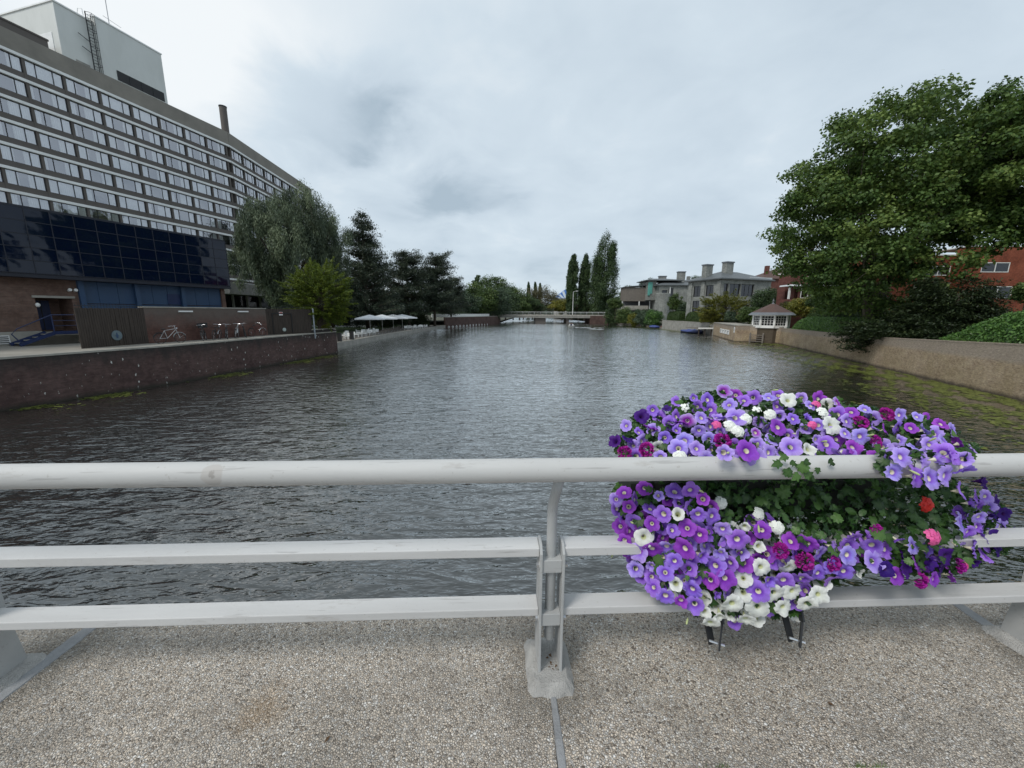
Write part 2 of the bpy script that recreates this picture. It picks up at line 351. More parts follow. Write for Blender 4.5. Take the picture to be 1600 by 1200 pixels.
# leaves
M['plane_leaf'] = leafmat('plane_leaf', (0.026, 0.060, 0.013), (0.072, 0.130, 0.028), (0.17, 0.235, 0.055), 0.28)
M['willow_leaf'] = leafmat('willow_leaf', (0.045, 0.066, 0.042), (0.10, 0.135, 0.085), (0.20, 0.24, 0.14), 0.2)
M['ginkgo_leaf'] = leafmat('ginkgo_leaf', (0.030, 0.058, 0.008), (0.085, 0.13, 0.014), (0.20, 0.24, 0.03), 0.3)
M['pine_leaf'] = leafmat('pine_leaf', (0.012, 0.022, 0.014), (0.032, 0.048, 0.028), (0.075, 0.095, 0.05), 0.05)
M['poplar_leaf'] = leafmat('poplar_leaf', (0.018, 0.038, 0.016), (0.045, 0.078, 0.028), (0.09, 0.14, 0.05), 0.15)
M['green_leaf'] = leafmat('green_leaf', (0.024, 0.05, 0.012), (0.055, 0.095, 0.022), (0.12, 0.17, 0.045), 0.2)
M['blue_green_leaf'] = leafmat('blue_green_leaf', (0.028, 0.050, 0.028), (0.055, 0.088, 0.05), (0.10, 0.14, 0.08), 0.2)
M['yellow_leaf'] = leafmat('yellow_leaf', (0.06, 0.075, 0.01), (0.14, 0.15, 0.02), (0.27, 0.24, 0.04), 0.25)
M['brown_leaf'] = leafmat('brown_leaf', (0.035, 0.038, 0.015), (0.07, 0.068, 0.028), (0.13, 0.11, 0.05), 0.2)
M['hedge_leaf'] = leafmat('hedge_leaf', (0.022, 0.058, 0.012), (0.06, 0.135, 0.028), (0.14, 0.26, 0.06), 0.15, 0.4)
M['yew_leaf'] = leafmat('yew_leaf', (0.008, 0.017, 0.006), (0.022, 0.038, 0.012), (0.06, 0.082, 0.025), 0.05)
M['lily'] = leafmat('lily', (0.05, 0.065, 0.012), (0.10, 0.12, 0.022), (0.18, 0.20, 0.05), 0.0, 0.4)
ORD = ['first','second','third','fourth','fifth','sixth','seventh','eighth','ninth','tenth','eleventh','twelfth','thirteenth','fourteenth','fifteenth']

# ------------------------------------------------------------------ water and ground
KINC = 0.045; WIOR = 1.333; WMUL = 1.5
def water_mat():
    b = NB('canal_water')
    m1 = b.map((0.36, 1.0, 1.0), (0, 0, R(-12))); m2 = b.map((0.34, 1.0, 1.0), (0, 0, R(8)), (3, 5, 0)); m3 = b.map((0.5, 1.0, 1.0), (0, 0, R(-5)), (7, 1, 0))
    gust = b.rng(b.noise(0.05, 3, 0.55, b.map((0.5, 1, 1)), 4.0), 0.35, 0.65, 0.7, 1.2)
    tot = None
    for sc_, det, vec, off, amp in ((1.3, 2, m1, 0.2, 0.08), (3.0, 2, m2, 1.2, 0.26), (6.5, 3, m3, 2.2, 0.42), (18, 1, m1, 6.2, 0.14)):
        v = b.n('ShaderNodeVectorMath', operation='SUBTRACT'); b.set(v.inputs[0], b.noise(sc_, det, 0.5, vec, off, 0.5, color=True)); v.inputs[1].default_value = (0.5, 0.5, 0.5)
        u = b.n('ShaderNodeVectorMath', operation='SCALE'); b.set(u.inputs[0], v.outputs[0]); u.inputs[3].default_value = amp
        if tot is None: tot = u.outputs[0]
        else:
            w_ = b.n('ShaderNodeVectorMath', operation='ADD'); b.set(w_.inputs[0], tot); b.set(w_.inputs[1], u.outputs[0]); tot = w_.outputs[0]
    g = b.n('ShaderNodeVectorMath', operation='SCALE'); b.set(g.inputs[0], tot); b.set(g.inputs[3], gust)
    f = b.n('ShaderNodeVectorMath', operation='MULTIPLY'); b.set(f.inputs[0], g.outputs[0]); f.inputs[1].default_value = (0.6, 1.15, 0)
    h = b.math('MULTIPLY', b.math('ADD', b.math('MULTIPLY', b.noise(2.6, 3, 0.55, m2, 11.2, 0.8), 0.085), b.math('MULTIPLY', b.noise(7.0, 3, 0.5, m3, 12.2, 0.6), 0.030)), gust)
    bm = b.bump(h, 1.0)
    a_ = b.n('ShaderNodeVectorMath', operation='ADD'); b.set(a_.inputs[0], f.outputs[0]); b.set(a_.inputs[1], bm)
    # wave faces turned to the eye hide those turned away: shift the mean visible slope towards the incoming direction
    geo = b.n('ShaderNodeNewGeometry'); inc = b.n('ShaderNodeVectorMath', operation='MULTIPLY'); b.set(inc.inputs[0], geo.outputs['Incoming']); inc.inputs[1].default_value = (KINC, KINC, 0)
    a2 = b.n('ShaderNodeVectorMath', operation='ADD'); b.set(a2.inputs[0], a_.outputs[0]); b.set(a2.inputs[1], inc.outputs[0])
    nrm = b.n('ShaderNodeVectorMath', operation='NORMALIZE'); b.set(nrm.inputs[0], a2.outputs[0])
    flat = b.n('ShaderNodeVectorMath', operation='MULTIPLY'); b.set(flat.inputs[0], a_.outputs[0]); flat.inputs[1].default_value = (1.3, 1.3, 1)
    fl2 = b.n('ShaderNodeVectorMath', operation='ADD'); b.set(fl2.inputs[0], flat.outputs[0]); fl2.inputs[1].default_value = (0, 0, 0)
    nf = b.n('ShaderNodeVectorMath', operation='NORMALIZE'); b.set(nf.inputs[0], fl2.outputs[0])
    fr_ = b.n('ShaderNodeFresnel'); b.set(fr_.inputs[0], WIOR); b.set(fr_.inputs[1], nf.outputs[0])
    fac = b.math('MULTIPLY', b.math('POWER', fr_.outputs[0], 0.68), WMUL, clamp=True)
    g_ = b.n('ShaderNodeBsdfGlossy'); b.set(g_.inputs['Color'], (0.97, 0.98, 0.98)); b.set(g_.inputs['Roughness'], 0.03); b.set(g_.inputs['Normal'], nrm.outputs[0])
    d_ = b.n('ShaderNodeBsdfDiffuse'); b.set(d_.inputs[0], (0.016, 0.016, 0.012))
    mx = b.n('ShaderNodeMixShader'); b.set(mx.inputs[0], fac); b.set(mx.inputs[1], d_.outputs[0]); b.set(mx.inputs[2], g_.outputs[0])
    return b.out(mx.outputs[0])
M['water'] = water_mat()
struct(MB().face([(-70, -60, 0), (90, -60, 0), (90, 460, 0), (-70, 460, 0)]).build('canal_water', M['water']))

QL = [(-28.6, -30), (-27.0, -5), (-23.52, 17.09), (-21.59, 24.49), (-19.48, 42.82)]           # left quay foot line
TL = [(-22.3, 42.83), (-22.2, 55), (-22.2, 67), (-21.6, 90), (-20.0, 116)]                       # low terrace edge
FL = [(-20.0, 116.01), (-8, 152), (-5.4, 166)]
u19 = (math.sin(R(19)), math.cos(R(19)))
RW0 = (28, 21); 
def rw(s): return (RW0[0]+u19[0]*s, RW0[1]+u19[1]*s)
RL = [(18, -30), rw(-14), rw(40.8), (37.6, 64.2), (36.9, 64.9), (42.6, 82), (43.6, 96), (44.6, 116), (44.2, 135), (45.4, 150), (42.0, 170)]
def grnd(name, edge, side, z, mat, y1=None):
    far = -2500 if side < 0 else 2500
    mb = MB(); pts = list(edge)
    for a, b_ in zip(pts[:-1], pts[1:]):
        q = [(far, a[1], z), (a[0], a[1], z), (b_[0], b_[1], z), (far, b_[1], z)]
        mb.face(q if side < 0 else q[::-1])
    return struct(mb.build(name, mat))
grnd('left_ground', TL + FL[1:] + [(-5.4, 182), (0, 300), (6, 458)], -1, 0.66, M['earth'])
grnd('right_ground', [(44.0, 64.9), (44.6, 82), (45.4, 96), (46.0, 116), (46, 135), (46.5, 150), (43.5, 182), (36, 300), (30, 458)], 1, 1.5, M['earth'])
struct(MB().face([(-2500, 457, 0.3), (2500, 457, 0.3), (2500, 2500, 0.3), (-2500, 2500, 0.3)]).build('far_ground', M['earth']))
# left raised quay pavement (z 2.46) with its brick quay wall
def ribbon(line, z0, z1, thick, side):
    """vertical wall following a polyline, thickness away from the water"""
    mb = MB()
    for (a, b_) in zip(line[:-1], line[1:]):
        a = Vector(a+(0,)) if len(a) == 2 else Vector(a); b_ = Vector(b_+(0,))
        d = (b_-a).normalized(); n = Vector((-d.y, d.x, 0))*thick*side
        za, zb = (z1(a.y), z1(b_.y)) if callable(z1) else (z1, z1)
        zi, zj = (z0(a.y), z0(b_.y)) if callable(z0) else (z0, z0)
        vs = [(a.x, a.y, zi), (b_.x, b_.y, zj), (b_.x+n.x, b_.y+n.y, zj), (a.x+n.x, a.y+n.y, zi), (a.x, a.y, za), (b_.x, b_.y, zb), (b_.x+n.x, b_.y+n.y, zb), (a.x+n.x, a.y+n.y, za)]
        mb.mesh(vs, [(3, 2, 1, 0), (4, 5, 6, 7), (0, 1, 5, 4), (1, 2, 6, 5), (2, 3, 7, 6), (3, 0, 4, 7)])
    return mb
def framed_wall(name, segs, z0, z1, thick, side, mats, label, cat, cop=None, kind=None):
    """top-level wall: an Empty with wall and coping parts, each segment in its own local frame so the courses run level along it"""
    t = thing(name, label, cat, (segs[0][0], segs[0][1], 0))
    for a, b_ in zip(segs[:-1], segs[1:]):
        L = math.hypot(b_[0]-a[0], b_[1]-a[1]); rz = math.atan2(b_[1]-a[1], b_[0]-a[0]); loc = (a[0]-segs[0][0], a[1]-segs[0][1], 0)
        za, zb = (z1(a), z1(b_)) if callable(z1) else (z1, z1)
        y0, y1 = (0, thick) if side > 0 else (-thick, 0)
        vs = [(0, y0, z0), (L, y0, z0), (L, y1, z0), (0, y1, z0), (0, y0, za), (L, y0, zb), (L, y1, zb), (0, y1, za)]
        MB().mesh(vs, [(3, 2, 1, 0), (4, 5, 6, 7), (0, 1, 5, 4), (1, 2, 6, 5), (2, 3, 7, 6), (3, 0, 4, 7)]).build('wall', mats[0], t, loc, (0, 0, rz))
        if cop:
            h, o = cop; vs = [(0, y0-o, za), (L, y0-o, zb), (L, y1+o, zb), (0, y1+o, za), (0, y0-o, za+h), (L, y0-o, zb+h), (L, y1+o, zb+h), (0, y1+o, za+h)]
            MB().mesh(vs, [(3, 2, 1, 0), (4, 5, 6, 7), (0, 1, 5, 4), (1, 2, 6, 5), (2, 3, 7, 6), (3, 0, 4, 7)]).build('coping', mats[1], t, loc, (0, 0, rz))
    return t
framed_wall('quay_wall', QL, -1, 2.36, 0.45, 1, (M['quay_brick'], M['coping']), 'dark mauve brick quay wall streaked with white along the left bank', 'quay wall', (0.10, 0.03))
endw = [(-19.48, 42.83), (-30, 44.6)]
framed_wall('end_wall', endw, -1, 2.62, 0.45, 1, (M['quay_brick'], M['coping']), 'end of the left quay wall turning back beside the low terrace', 'wall', (0.06, 0.02))
mb = MB(); ql2 = [(x-0.46, y) for x, y in QL]
for a, b_ in zip(ql2[:-1], ql2[1:]): mb.face([(-300, a[1], 2.46), (a[0], a[1], 2.46), (b_[0], b_[1], 2.46), (-300, b_[1], 2.46)])
struct(mb.build('left_pavement', M['pavement']))
# taller brick stub at the end of the quay, beyond the steel post (px 485..528)
framed_wall('quay_parapet', [(-20.02, 38.8), (-19.54, 42.8)], 2.463, 2.75, 0.42, 1, (M['quay_brick'], M['coping']), 'short raised brick parapet at the corner of the left quay, under the yellow green tree', 'wall', (0.05, 0.02))

# low terrace
mb = MB(); 
for a, b_ in zip(TL[:-1], TL[1:]): mb.face([(-60, a[1], 0.70), (a[0]-0.3, a[1], 0.70), (b_[0]-0.3, b_[1], 0.70), (-60, b_[1], 0.70)])
struct(mb.build('terrace_paving', M['wood_grey']))
framed_wall('terrace_edge', TL, -1, 0.62, 0.3, 1, (M['old_concrete'], M['coping']), 'low stone quay edge along the hotel terrace on the left bank', 'quay edge', (0.12, 0.04))
struct(MB().face([(-60, 46, 0.72), (-29, 46, 0.72), (-29, 115, 0.72), (-60, 115, 0.72)]).build('lawn', M['lawn']))
# mooring blocks at the foot of the far brick wall
for k in range(13):
    a = k/12; x = -19.2+(a*9.5); y = 117.5+a*30
    o = MB().box(-0.28, 0.28, -0.28, 0.28, -0.5, 0.30).lathe([(0.13, 0.30), (0.13, 0.42), (0.17, 0.46), (0.17, 0.52)], 8).build('mooring_block', M['white_paint'], None, (x, y, 0))
    props(o, '%s white mooring block from the left at the foot of the far left brick wall' % ORD[k], 'mooring block', 'white mooring blocks along the far left wall')
framed_wall('canal_wall', FL, -1, 3.0, 0.5, 1, (M['canal_brick'], M['coping']), 'long reddish brown brick canal wall left of the far bridge', 'wall', (0.12, 0.03))
# far left parapet rail in pale concrete above that wall
framed_wall('pale_parapet', [(-24.5, 119), (-9.3, 157.5)], 3.0, 3.95, 0.2, 1, (M['white_band'], M['white_band']), 'pale low parapet under the trees above the far left brick wall', 'parapet')
mb = MB().face([(-300, 117, 3.02), (-20.2, 117, 3.02), (-8.4, 152.5, 3.02), (-5.6, 182, 3.02), (-300, 182, 3.02)]); struct(mb.build('left_bank', M['earth']))

# right bank: brick wall, raised garden ground
def rz_top(p):
    s = (Vector(p)-Vector(RW0)).dot(Vector(u19))
    return float(np.interp(s, [-20, 0, 2.3, 6.5, 12, 21, 41], [3.1, 3.04, 2.95, 2.83, 2.66, 2.55, 2.42]))
seg = [rw(s) for s in (-40, -14, 0, 6.5, 12, 21, 40.8)]
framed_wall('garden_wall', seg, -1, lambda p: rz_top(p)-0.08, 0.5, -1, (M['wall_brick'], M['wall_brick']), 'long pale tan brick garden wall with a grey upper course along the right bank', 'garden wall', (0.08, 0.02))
framed_wall('landing_wall', [(41.55, 59.6), (38.6, 62.9)], -1, 2.5, 0.5, -1, (M['wall_brick'], M['coping']), 'brown brick wall with a wooden landing ladder, below and left of the pavilion', 'wall', (0.08, 0.02))
t = thing('pier_wall', 'brick mooring wall with four white signs beside the jetty on the right bank', 'wall', (36.74, 63.84, 0))
fr = Frame((42.76, 82.36), 180+18.0)   # u runs back towards us
L = math.hypot(42.76-36.74, 82.36-63.84); ang = math.degrees(math.atan2(36.74-42.76, 63.84-82.36)); fr = Frame((42.76, 82.36), ang)
t.location = (42.76, 82.36, 0); t.rotation_euler = (0, 0, fr.rz)
MB().box(0, L, 0, 3.5, -1, 2.62).build('wall', M['wall_brick'], t)
MB().box(-0.1, L+0.05, -0.08, 3.6, 2.62, 2.76).build('coping', M['coping'], t)
s0, z0 = fr.sz(1125, 518); s1, z1 = fr.sz(1140, 519)
for k in range(4):
    a = s0+(s1-s0)*(k+0.5)/4; hw = (s1-s0)/4*0.42
    sg = MB().box(a-hw, a+hw, -0.06, -0.01, 0.95, 1.75).build('sign', M['white_paint'], t)
    # black dock numerals cut as thin relief shapes
    n = MB(); 
    n.box(a-hw*0.45, a-hw*0.2, -0.07, -0.061, 1.05, 1.55).box(a-hw*0.2, a+hw*0.45, -0.07, -0.061, 1.42, 1.55)
    n.build('mark', M['black'], sg)
s2, z2 = fr.sz(1150.5, 512)
MB().box(L-0.9, L-0.25, -0.06, -0.01, 1.5, 2.4).build('sign', M['white_paint'], t)
MB().mesh([(L-0.72, -0.07, 1.7), (L-0.4, -0.07, 1.85), (L-0.5, -0.07, 2.2), (L-0.65, -0.07, 2.05)], [(0, 1, 2, 3)]).build('mark', M['black'], t)
# wooden landing ladder
t = thing('landing_ladder', 'weathered wooden landing ladder between two posts at the foot of the right bank wall', 'ladder', (39.0, 61.6, 0), R(-48))
for x in (-0.9, 0.9): MB().lathe([(0.14, -1), (0.14, 1.45), (0.08, 1.6)], 8, (x, -0.2, 0)).build('post', M['wood_grey'], t)
for k in range(4): MB().box(-0.8, 0.8, -0.3, -0.1, 0.2+k*0.33, 0.3+k*0.33).build('rung', M['wood_grey'], t)
# low quay at the jetty
framed_wall('boat_quay', [(43.0, 82.4), (43.9, 96), (44.7, 116)], -1, 2.45, 0.6, -1, (M['old_concrete'], M['coping']), 'low grey concrete quay behind the two covered boats', 'quay edge', (0.1, 0.05))
framed_wall('far_right_bank', [(44.7, 116.01), (44.4, 135), (45.5, 150), (43.5, 160)], -1, 0.5, 0.6, -1, (M['wood_grey'], M['wood_grey']), 'low timber bank edge under the shrubs on the far right', 'quay edge')
mb = MB(); rl = [rw(s) for s in (-40, 0, 12, 40.8)]
g = [(rl[0][0]+.4, rl[0][1], 2.3), (rl[1][0]+.4, rl[1][1], 2.3), (rl[2][0]+.4, rl[2][1], 2.2), (41.9, 59.6, 2.15), (39.0, 63, 2.15), (44.0, 82.3, 2.15), (44.0, 83, 2.15)]
for a, b_ in zip(g[:-1], g[1:]): mb.face([(a[0], a[1], a[2]), (400, a[1], 2.2), (400, b_[1], 2.2), (b_[0], b_[1], b_[2])][::-1])
struct(mb.build('garden_ground', M['lawn']))
struct(MB().face([(43.6, 83.01, 2.5), (70, 83.01, 2.5), (70, 118, 2.5), (45.2, 118, 2.5), (44.3, 96, 2.5)]).build('quay_paving', M['pavement']))

# ------------------------------------------------------------------ hotel
H_AN1, H_AN2 = 14.5, -3.0
hf = Frame((-61, 46), H_AN1); S1 = 32.9; C = hf.w(S1); hf2 = Frame((C.x, C.y), H_AN2); S2 = 33.3
BZ = 34.6; FH = 2.672; NF = 9
hotel = thing('hotel_building', 'tall curved brown concrete hotel with white floor bands and rows of curtained windows', 'hotel', (-61, 46, 0), hf.rz)
rel2 = (Vector((S1, 0, 0)), hf2.rz-hf.rz)
wm = {}
def hotel_wing(x0, x1, piers, loc, rz):
    kw = dict(loc=loc, rot=(0, 0, rz))
    body = MB().box(x0, x1, 0.9, 16, 0, 36.6); body.build('wall', M['brown_concrete'], hotel, **kw)
    MB().box(x0, x1, -0.25, 0.9, BZ+0.12, 36.9).build('parapet', M['brown_concrete'], hotel, **kw)
    for k in range(NF+1):
        z = BZ-FH*k
        MB().box(x0, x1, -0.32, 0.1, z-0.20, z+0.12).build('floor_band', M['white_band'], hotel, **kw)
        if k < NF: MB().box(x0, x1, -0.12, 0.895, z-FH+0.121, z-1.86).build('spandrel', M['brown_spandrel'], hotel, **kw)
    MB().box(x0, x1, -0.3, 0.1, BZ-FH*NF-0.85, BZ-FH*NF-0.62).build('floor_band', M['white_band'], hotel, **kw)
    MB().box(x0, x1, -0.1, 0.895, BZ-FH*NF-3.0, BZ-FH*NF-0.17).build('spandrel', M['brown_spandrel'], hotel, **kw)
    for p in piers: MB().box(p-0.13, p+0.13, -0.16, 0.893, BZ-FH*NF, BZ).build('pier', M['brown_spandrel'], hotel, **kw)
    for k in range(NF):
        zt = BZ-FH*k-0.205; zb = BZ-FH*k-1.855
        for p, q in zip(piers[:-1], piers[1:]):
            w_ = q-p-0.27; key = (round(w_, 2),)
            if key not in wm: wm[key] = window_meshes(w_, zt-zb)
            fr_, panes, curts, blind = wm[key]
            cxm = (p+q)/2; rot2 = Matrix.Rotation(rz, 3, 'Z'); pos = Vector(loc)+rot2@Vector((cxm, 0, zb))
            wnd = obj('window', fr_, hotel, pos, (0, 0, rz))
            obj('pane', panes, wnd)
            v = rnd.choice(curts); obj('curtain', v, wnd)
            if rnd.random() < 0.10: obj('curtain', blind, wnd)
def window_meshes(w_, h):
    f = MB(); t = 0.06; xl = -w_/2; a = w_*0.27
    for x in (-w_/2+t/2, -w_/2+a, w_/2-a, w_/2-t/2): f.box(x-t/2, x+t/2, 0.0, 0.12, 0, h)
    f.box(-w_/2, w_/2, 0.002, 0.118, 0, t); f.box(-w_/2, w_/2, 0.002, 0.118, h-t, h)
    fr_ = f.data('window', M['dark_metal'])
    panes = MB().face([(-w_/2, 0.05, 0), (w_/2, 0.05, 0), (w_/2, 0.05, h), (-w_/2, 0.05, h)]).data('pane', M['hotel_pane'])
    def cur(x0, x1, m):
        n = max(4, int((x1-x0)/0.045)); 
        for i in range(n):
            xa, xb = x0+(x1-x0)*i/n, x0+(x1-x0)*(i+1)/n
            ya, yb = 0.13+0.05*(i % 2)+0.02*math.sin(i*1.7), 0.13+0.05*((i+1) % 2)+0.02*math.sin(i*1.7+1.7)
            m.face([(xa, ya, 0.02), (xb, yb, 0.02), (xb, yb, h), (xa, ya, h)])
    out_ = []
    for (l, r_) in ((0.26, 0.36), (0.22, 0.30), (0.30, 0.26), (0.34, 0.42), (0.12, 0.40), (0.28, 0.45), (0.2, 0.55)):
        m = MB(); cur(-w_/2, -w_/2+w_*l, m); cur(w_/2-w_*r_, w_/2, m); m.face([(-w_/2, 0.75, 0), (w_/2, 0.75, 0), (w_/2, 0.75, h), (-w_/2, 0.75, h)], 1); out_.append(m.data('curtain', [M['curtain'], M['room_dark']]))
    m = MB(); cur(-w_/2, w_/2, m); return fr_, panes, out_, m.data('curtain', [M['curtain']])
p1 = [32.4-3.65*k for k in range(12, -1, -1)]
hotel_wing(p1[0]-0.3, S1, p1, (0, 0, 0), 0)
p2 = [0.45+3.6*k for k in range(10)]
hotel_wing(-0.0, S2, p2, tuple(rel2[0]), rel2[1])
# entrance canopy and dark ground floor seen right of the black glass block
q0 = hf2.sz(345, 455, -6)
cz = MB(); cz.box(-14, 16, -6.0, 0.85, 7.35, 9.25); cz.build('canopy', M['old_concrete'], hotel, tuple(rel2[0]), (0, 0, rel2[1]))
MB().box(-14, 16, -3.2, -3.1, 0.7, 7.34).build('pane', M['dark_pane'], hotel, tuple(rel2[0]), (0, 0, rel2[1]))
for k in range(8): MB().box(-13.6+k*4, -13.3+k*4, -3.6, -3.3, 0.7, 7.34).build('column', M['old_concrete'], hotel, tuple(rel2[0]), (0, 0, rel2[1]))

# rooftop plant tower
tf = Frame((-64, 46), H_AN1)
tw = thing('rooftop_tower', 'white rooftop plant tower on the hotel with a caged ladder and dark louvre', 'rooftop tower', tuple(tf.w(13.24)), tf.rz)
def T(x): return x-13.24
MB().box(0, 4.3, 0, 11, 36.5, 44.55).build('wall', M['tower_white'], tw)
MB().box(4.1, 12.45, -0.55, 10, 36.5, 45.25).build('wall', M['tower_white'], tw)
MB().box(-0.12, 4.09, -0.12, 11.1, 44.55, 44.72).build('roof_edge', M['white_band'], tw)
MB().box(4.02, 12.55, -0.65, 10.1, 45.25, 45.42).build('roof_edge', M['white_band'], tw)
lv = MB().box(5.75, 12.0, -0.62, -0.56, 38.2, 39.5).build('louvre', M['black'], tw)
for k in range(1, 4): MB().box(5.75+k*1.56-0.04, 5.75+k*1.56+0.04, -0.66, -0.625, 38.2, 39.5).build('mullion', M['dark_metal'], lv)
MB().box(1.4, 2.9, -0.05, -0.005, 37.4, 38.6).build('louvre', M['old_concrete'], tw)
MB().box(-0.06, -0.01, 1.2, 4.6, 38, 41.2).build('hatch', M['white_band'], tw)
ld = MB()
for x in (3.15, 3.75): ld.tube([(x, -0.35, 36.5), (x, -0.35, 45.4)], 0.045, 6)
for k in range(22): ld.tube([(3.15, -0.35, 36.7+0.4*k), (3.75, -0.35, 36.7+0.4*k)], 0.03, 5)
for k in range(8):
    z = 37.8+k*1.05; ld.tube([(3.1, -0.35, z), (2.95, -0.75, z), (3.2, -1.1, z), (3.7, -1.1, z), (3.95, -0.75, z), (3.8, -0.35, z)], 0.03, 5)
for x in (2.98, 3.45, 3.92): ld.tube([(x, -0.75 if x != 3.45 else -1.12, 37.8), (x, -0.75 if x != 3.45 else -1.12, 45.2)], 0.025, 5)
ld.tube([(2.0, -0.3, 42.1), (3.2, -0.4, 41.6)], 0.05, 5).tube([(2.2, -0.3, 40.6), (3.2, -0.4, 40.2)], 0.05, 5)
ld.build('ladder', M['dark_metal'], tw)
rl_ = MB()
for x in (2.9, 4.0): rl_.tube([(x, -0.35, 44.7), (x, -0.3, 45.5), (x, 0.5, 45.7), (x, 0.9, 44.7)], 0.04, 6)
rl_.build('ladder_rail', M['white_paint'], tw)
an = hf.w(20.0, 5); 
am = MB().tube([(an.x, an.y, 45), (an.x, an.y, 52.5)], 0.05, 6).tube([(an.x-0.2, an.y-.6, 47.6), (an.x+0.3, an.y+1.6, 47.4)], 0.03, 5)
props(am.build('antenna', M['galv']), 'thin antenna mast on top of the white rooftop tower', 'antenna')
gb = hf.w(0, 3.3); b_ = MB().box(-16, 11.4, 0, 9, 36.5, 39.35); b_.box(-16, 11.5, -0.1, 9.1, 39.35, 39.55)
props(b_.build('plant_room', M['brown_spandrel'], None, tuple(gb), (0, 0, hf.rz)), 'low dark grey plant room on the hotel roof left of the white tower', 'plant room')
ch = hf.w(35.4, 3.0); chm = thing('roof_chimney', 'slender dark round flue standing on the hotel roof at its bend', 'chimney', (ch.x, ch.y, 36.5))
MB().lathe([(0.62, 0), (0.62, 6.0)], 16).build('flue', M['brown_spandrel'], chm, smooth=False); MB().lathe([(0.68, 6.0), (0.68, 6.15)], 16).build('rim', M['dark_metal'], chm)

# ------------------------------------------------------------------ podium block of dark glass
pf = Frame((-29.6, 22), 19)
pod = thing('glass_block', 'low hotel block of black glass panes above brown brick and blue panels', 'building', tuple(pf.O), pf.rz)
GX0, GX1 = -13.69, 13.87; GZ0, GZ1 = 6.76, 10.52; NC = 26; NR = 5
cw = (GX1-GX0)/NC; chh = (GZ1-GZ0)/NR
pane_me = MB().box(-cw/2+0.025, cw/2-0.025, -0.02, 0.0, -chh/2+0.025, chh/2-0.025).data('glass_pane', M['navy_pane'])
for i in range(NC):
    for j in range(NR):
        o = obj('glass_pane', pane_me, pod, (GX0+cw*(i+0.5), 0, GZ0+chh*(j+0.5)), (R(rnd.uniform(-.5, .5)), 0, R(rnd.uniform(-.5, .5))))
mb = MB()
for i in range(NC+1): mb.box(GX0+cw*i-0.022, GX0+cw*i+0.022, -0.035, 0.02, GZ0, GZ1)
mb.build('mullion', M['navy_metal'], pod)
mb = MB()
for j in range(NR+1): mb.box(GX0, GX1, -0.03, 0.018, GZ0+chh*j-0.02, GZ0+chh*j+0.02)
mb.build('transom', M['navy_metal'], pod)
MB().box(GX0, GX1, 0.03, 14, GZ0-0.25, GZ1+0.12).build('wall', M['navy_metal'], pod)
for j in range(NR):
    for i in range(6): MB().box(GX1+0.002, GX1+0.02, 0.1+i*1.06, 1.11+i*1.06, GZ0+chh*j+0.02, GZ0+chh*(j+1)-0.02).build('glass_pane', M['navy_pane'], pod)
MB().box(GX0, GX1+0.03, -0.06, 0.029, GZ0-0.25, GZ0-0.06).build('soffit_trim', M['navy_metal'], pod)
OFF = 0.75
sa = pf.sz(122, 460, OFF)[0]; sb = pf.sz(345, 462, OFF)[0]
dx0, dz1 = pf.sz(54, 465, OFF); dx1, _ = pf.sz(112, 466, OFF); dz0 = 3.25
m = MB().facade(GX0, sa, 3.3, GZ0-0.25, [(dx0, dx1, 3.3, dz1)], 1.6, OFF); m.face([(dx0, OFF+1.6, 2.46), (dx1, OFF+1.6, 2.46), (dx1, OFF+1.6, dz1), (dx0, OFF+1.6, dz1)])
m.build('brick_wall', M['base_brick'], pod)
m = MB().box(GX0, dx0, OFF-0.03, OFF+0.3, 2.4, 3.298); m.box(dx1, sa, OFF-0.03, OFF+0.3, 2.4, 3.298); m.box(dx0, dx1, OFF+0.1, OFF+1.6, 2.4, 3.2); m.build('plinth', M['coping'], pod)
MB().box(dx0-0.12, dx1+0.12, OFF-0.1, OFF-0.002, dz1, dz1+0.14).build('lintel', M['coping'], pod)
dr = MB().box(dx0+0.35, dx1-0.5, OFF+1.52, OFF+1.59, 3.3, dz1-0.15).build('door', M['blue_paint'], pod)
MB().box((dx0+dx1)/2-0.1, (dx0+dx1)/2-0.06, OFF+1.49, OFF+1.52, 3.3, dz1-0.15).build('door_split', M['black'], dr)
MB().ell((dx0+0.05, OFF-0.05, 4.9), (0.12, 0.1, 0.14)).build('wall_lamp', M['white_paint'], pod, smooth=True)
cx_, cz_ = pf.sz(107, 454, OFF)
for k, dx in enumerate((0, 0.28)): MB().lathe([(0.08, 0), (0.1, 0.2)], 10).build('camera_housing', M['white_paint'], pod, (cx_+dx, OFF-0.02, cz_), (R(75), 0, 0))
vx, vz = pf.sz(3, 543, OFF)
vn = MB().box(vx-1.0, vx+0.35, OFF-0.1, OFF-0.04, 2.6, 3.1).build('vent', M['white_paint'], pod)
for k in range(4): MB().box(vx-0.95, vx+0.3, OFF-0.12, OFF-0.101, 2.66+k*0.11, 2.71+k*0.11).build('slot', M['black'], vn)
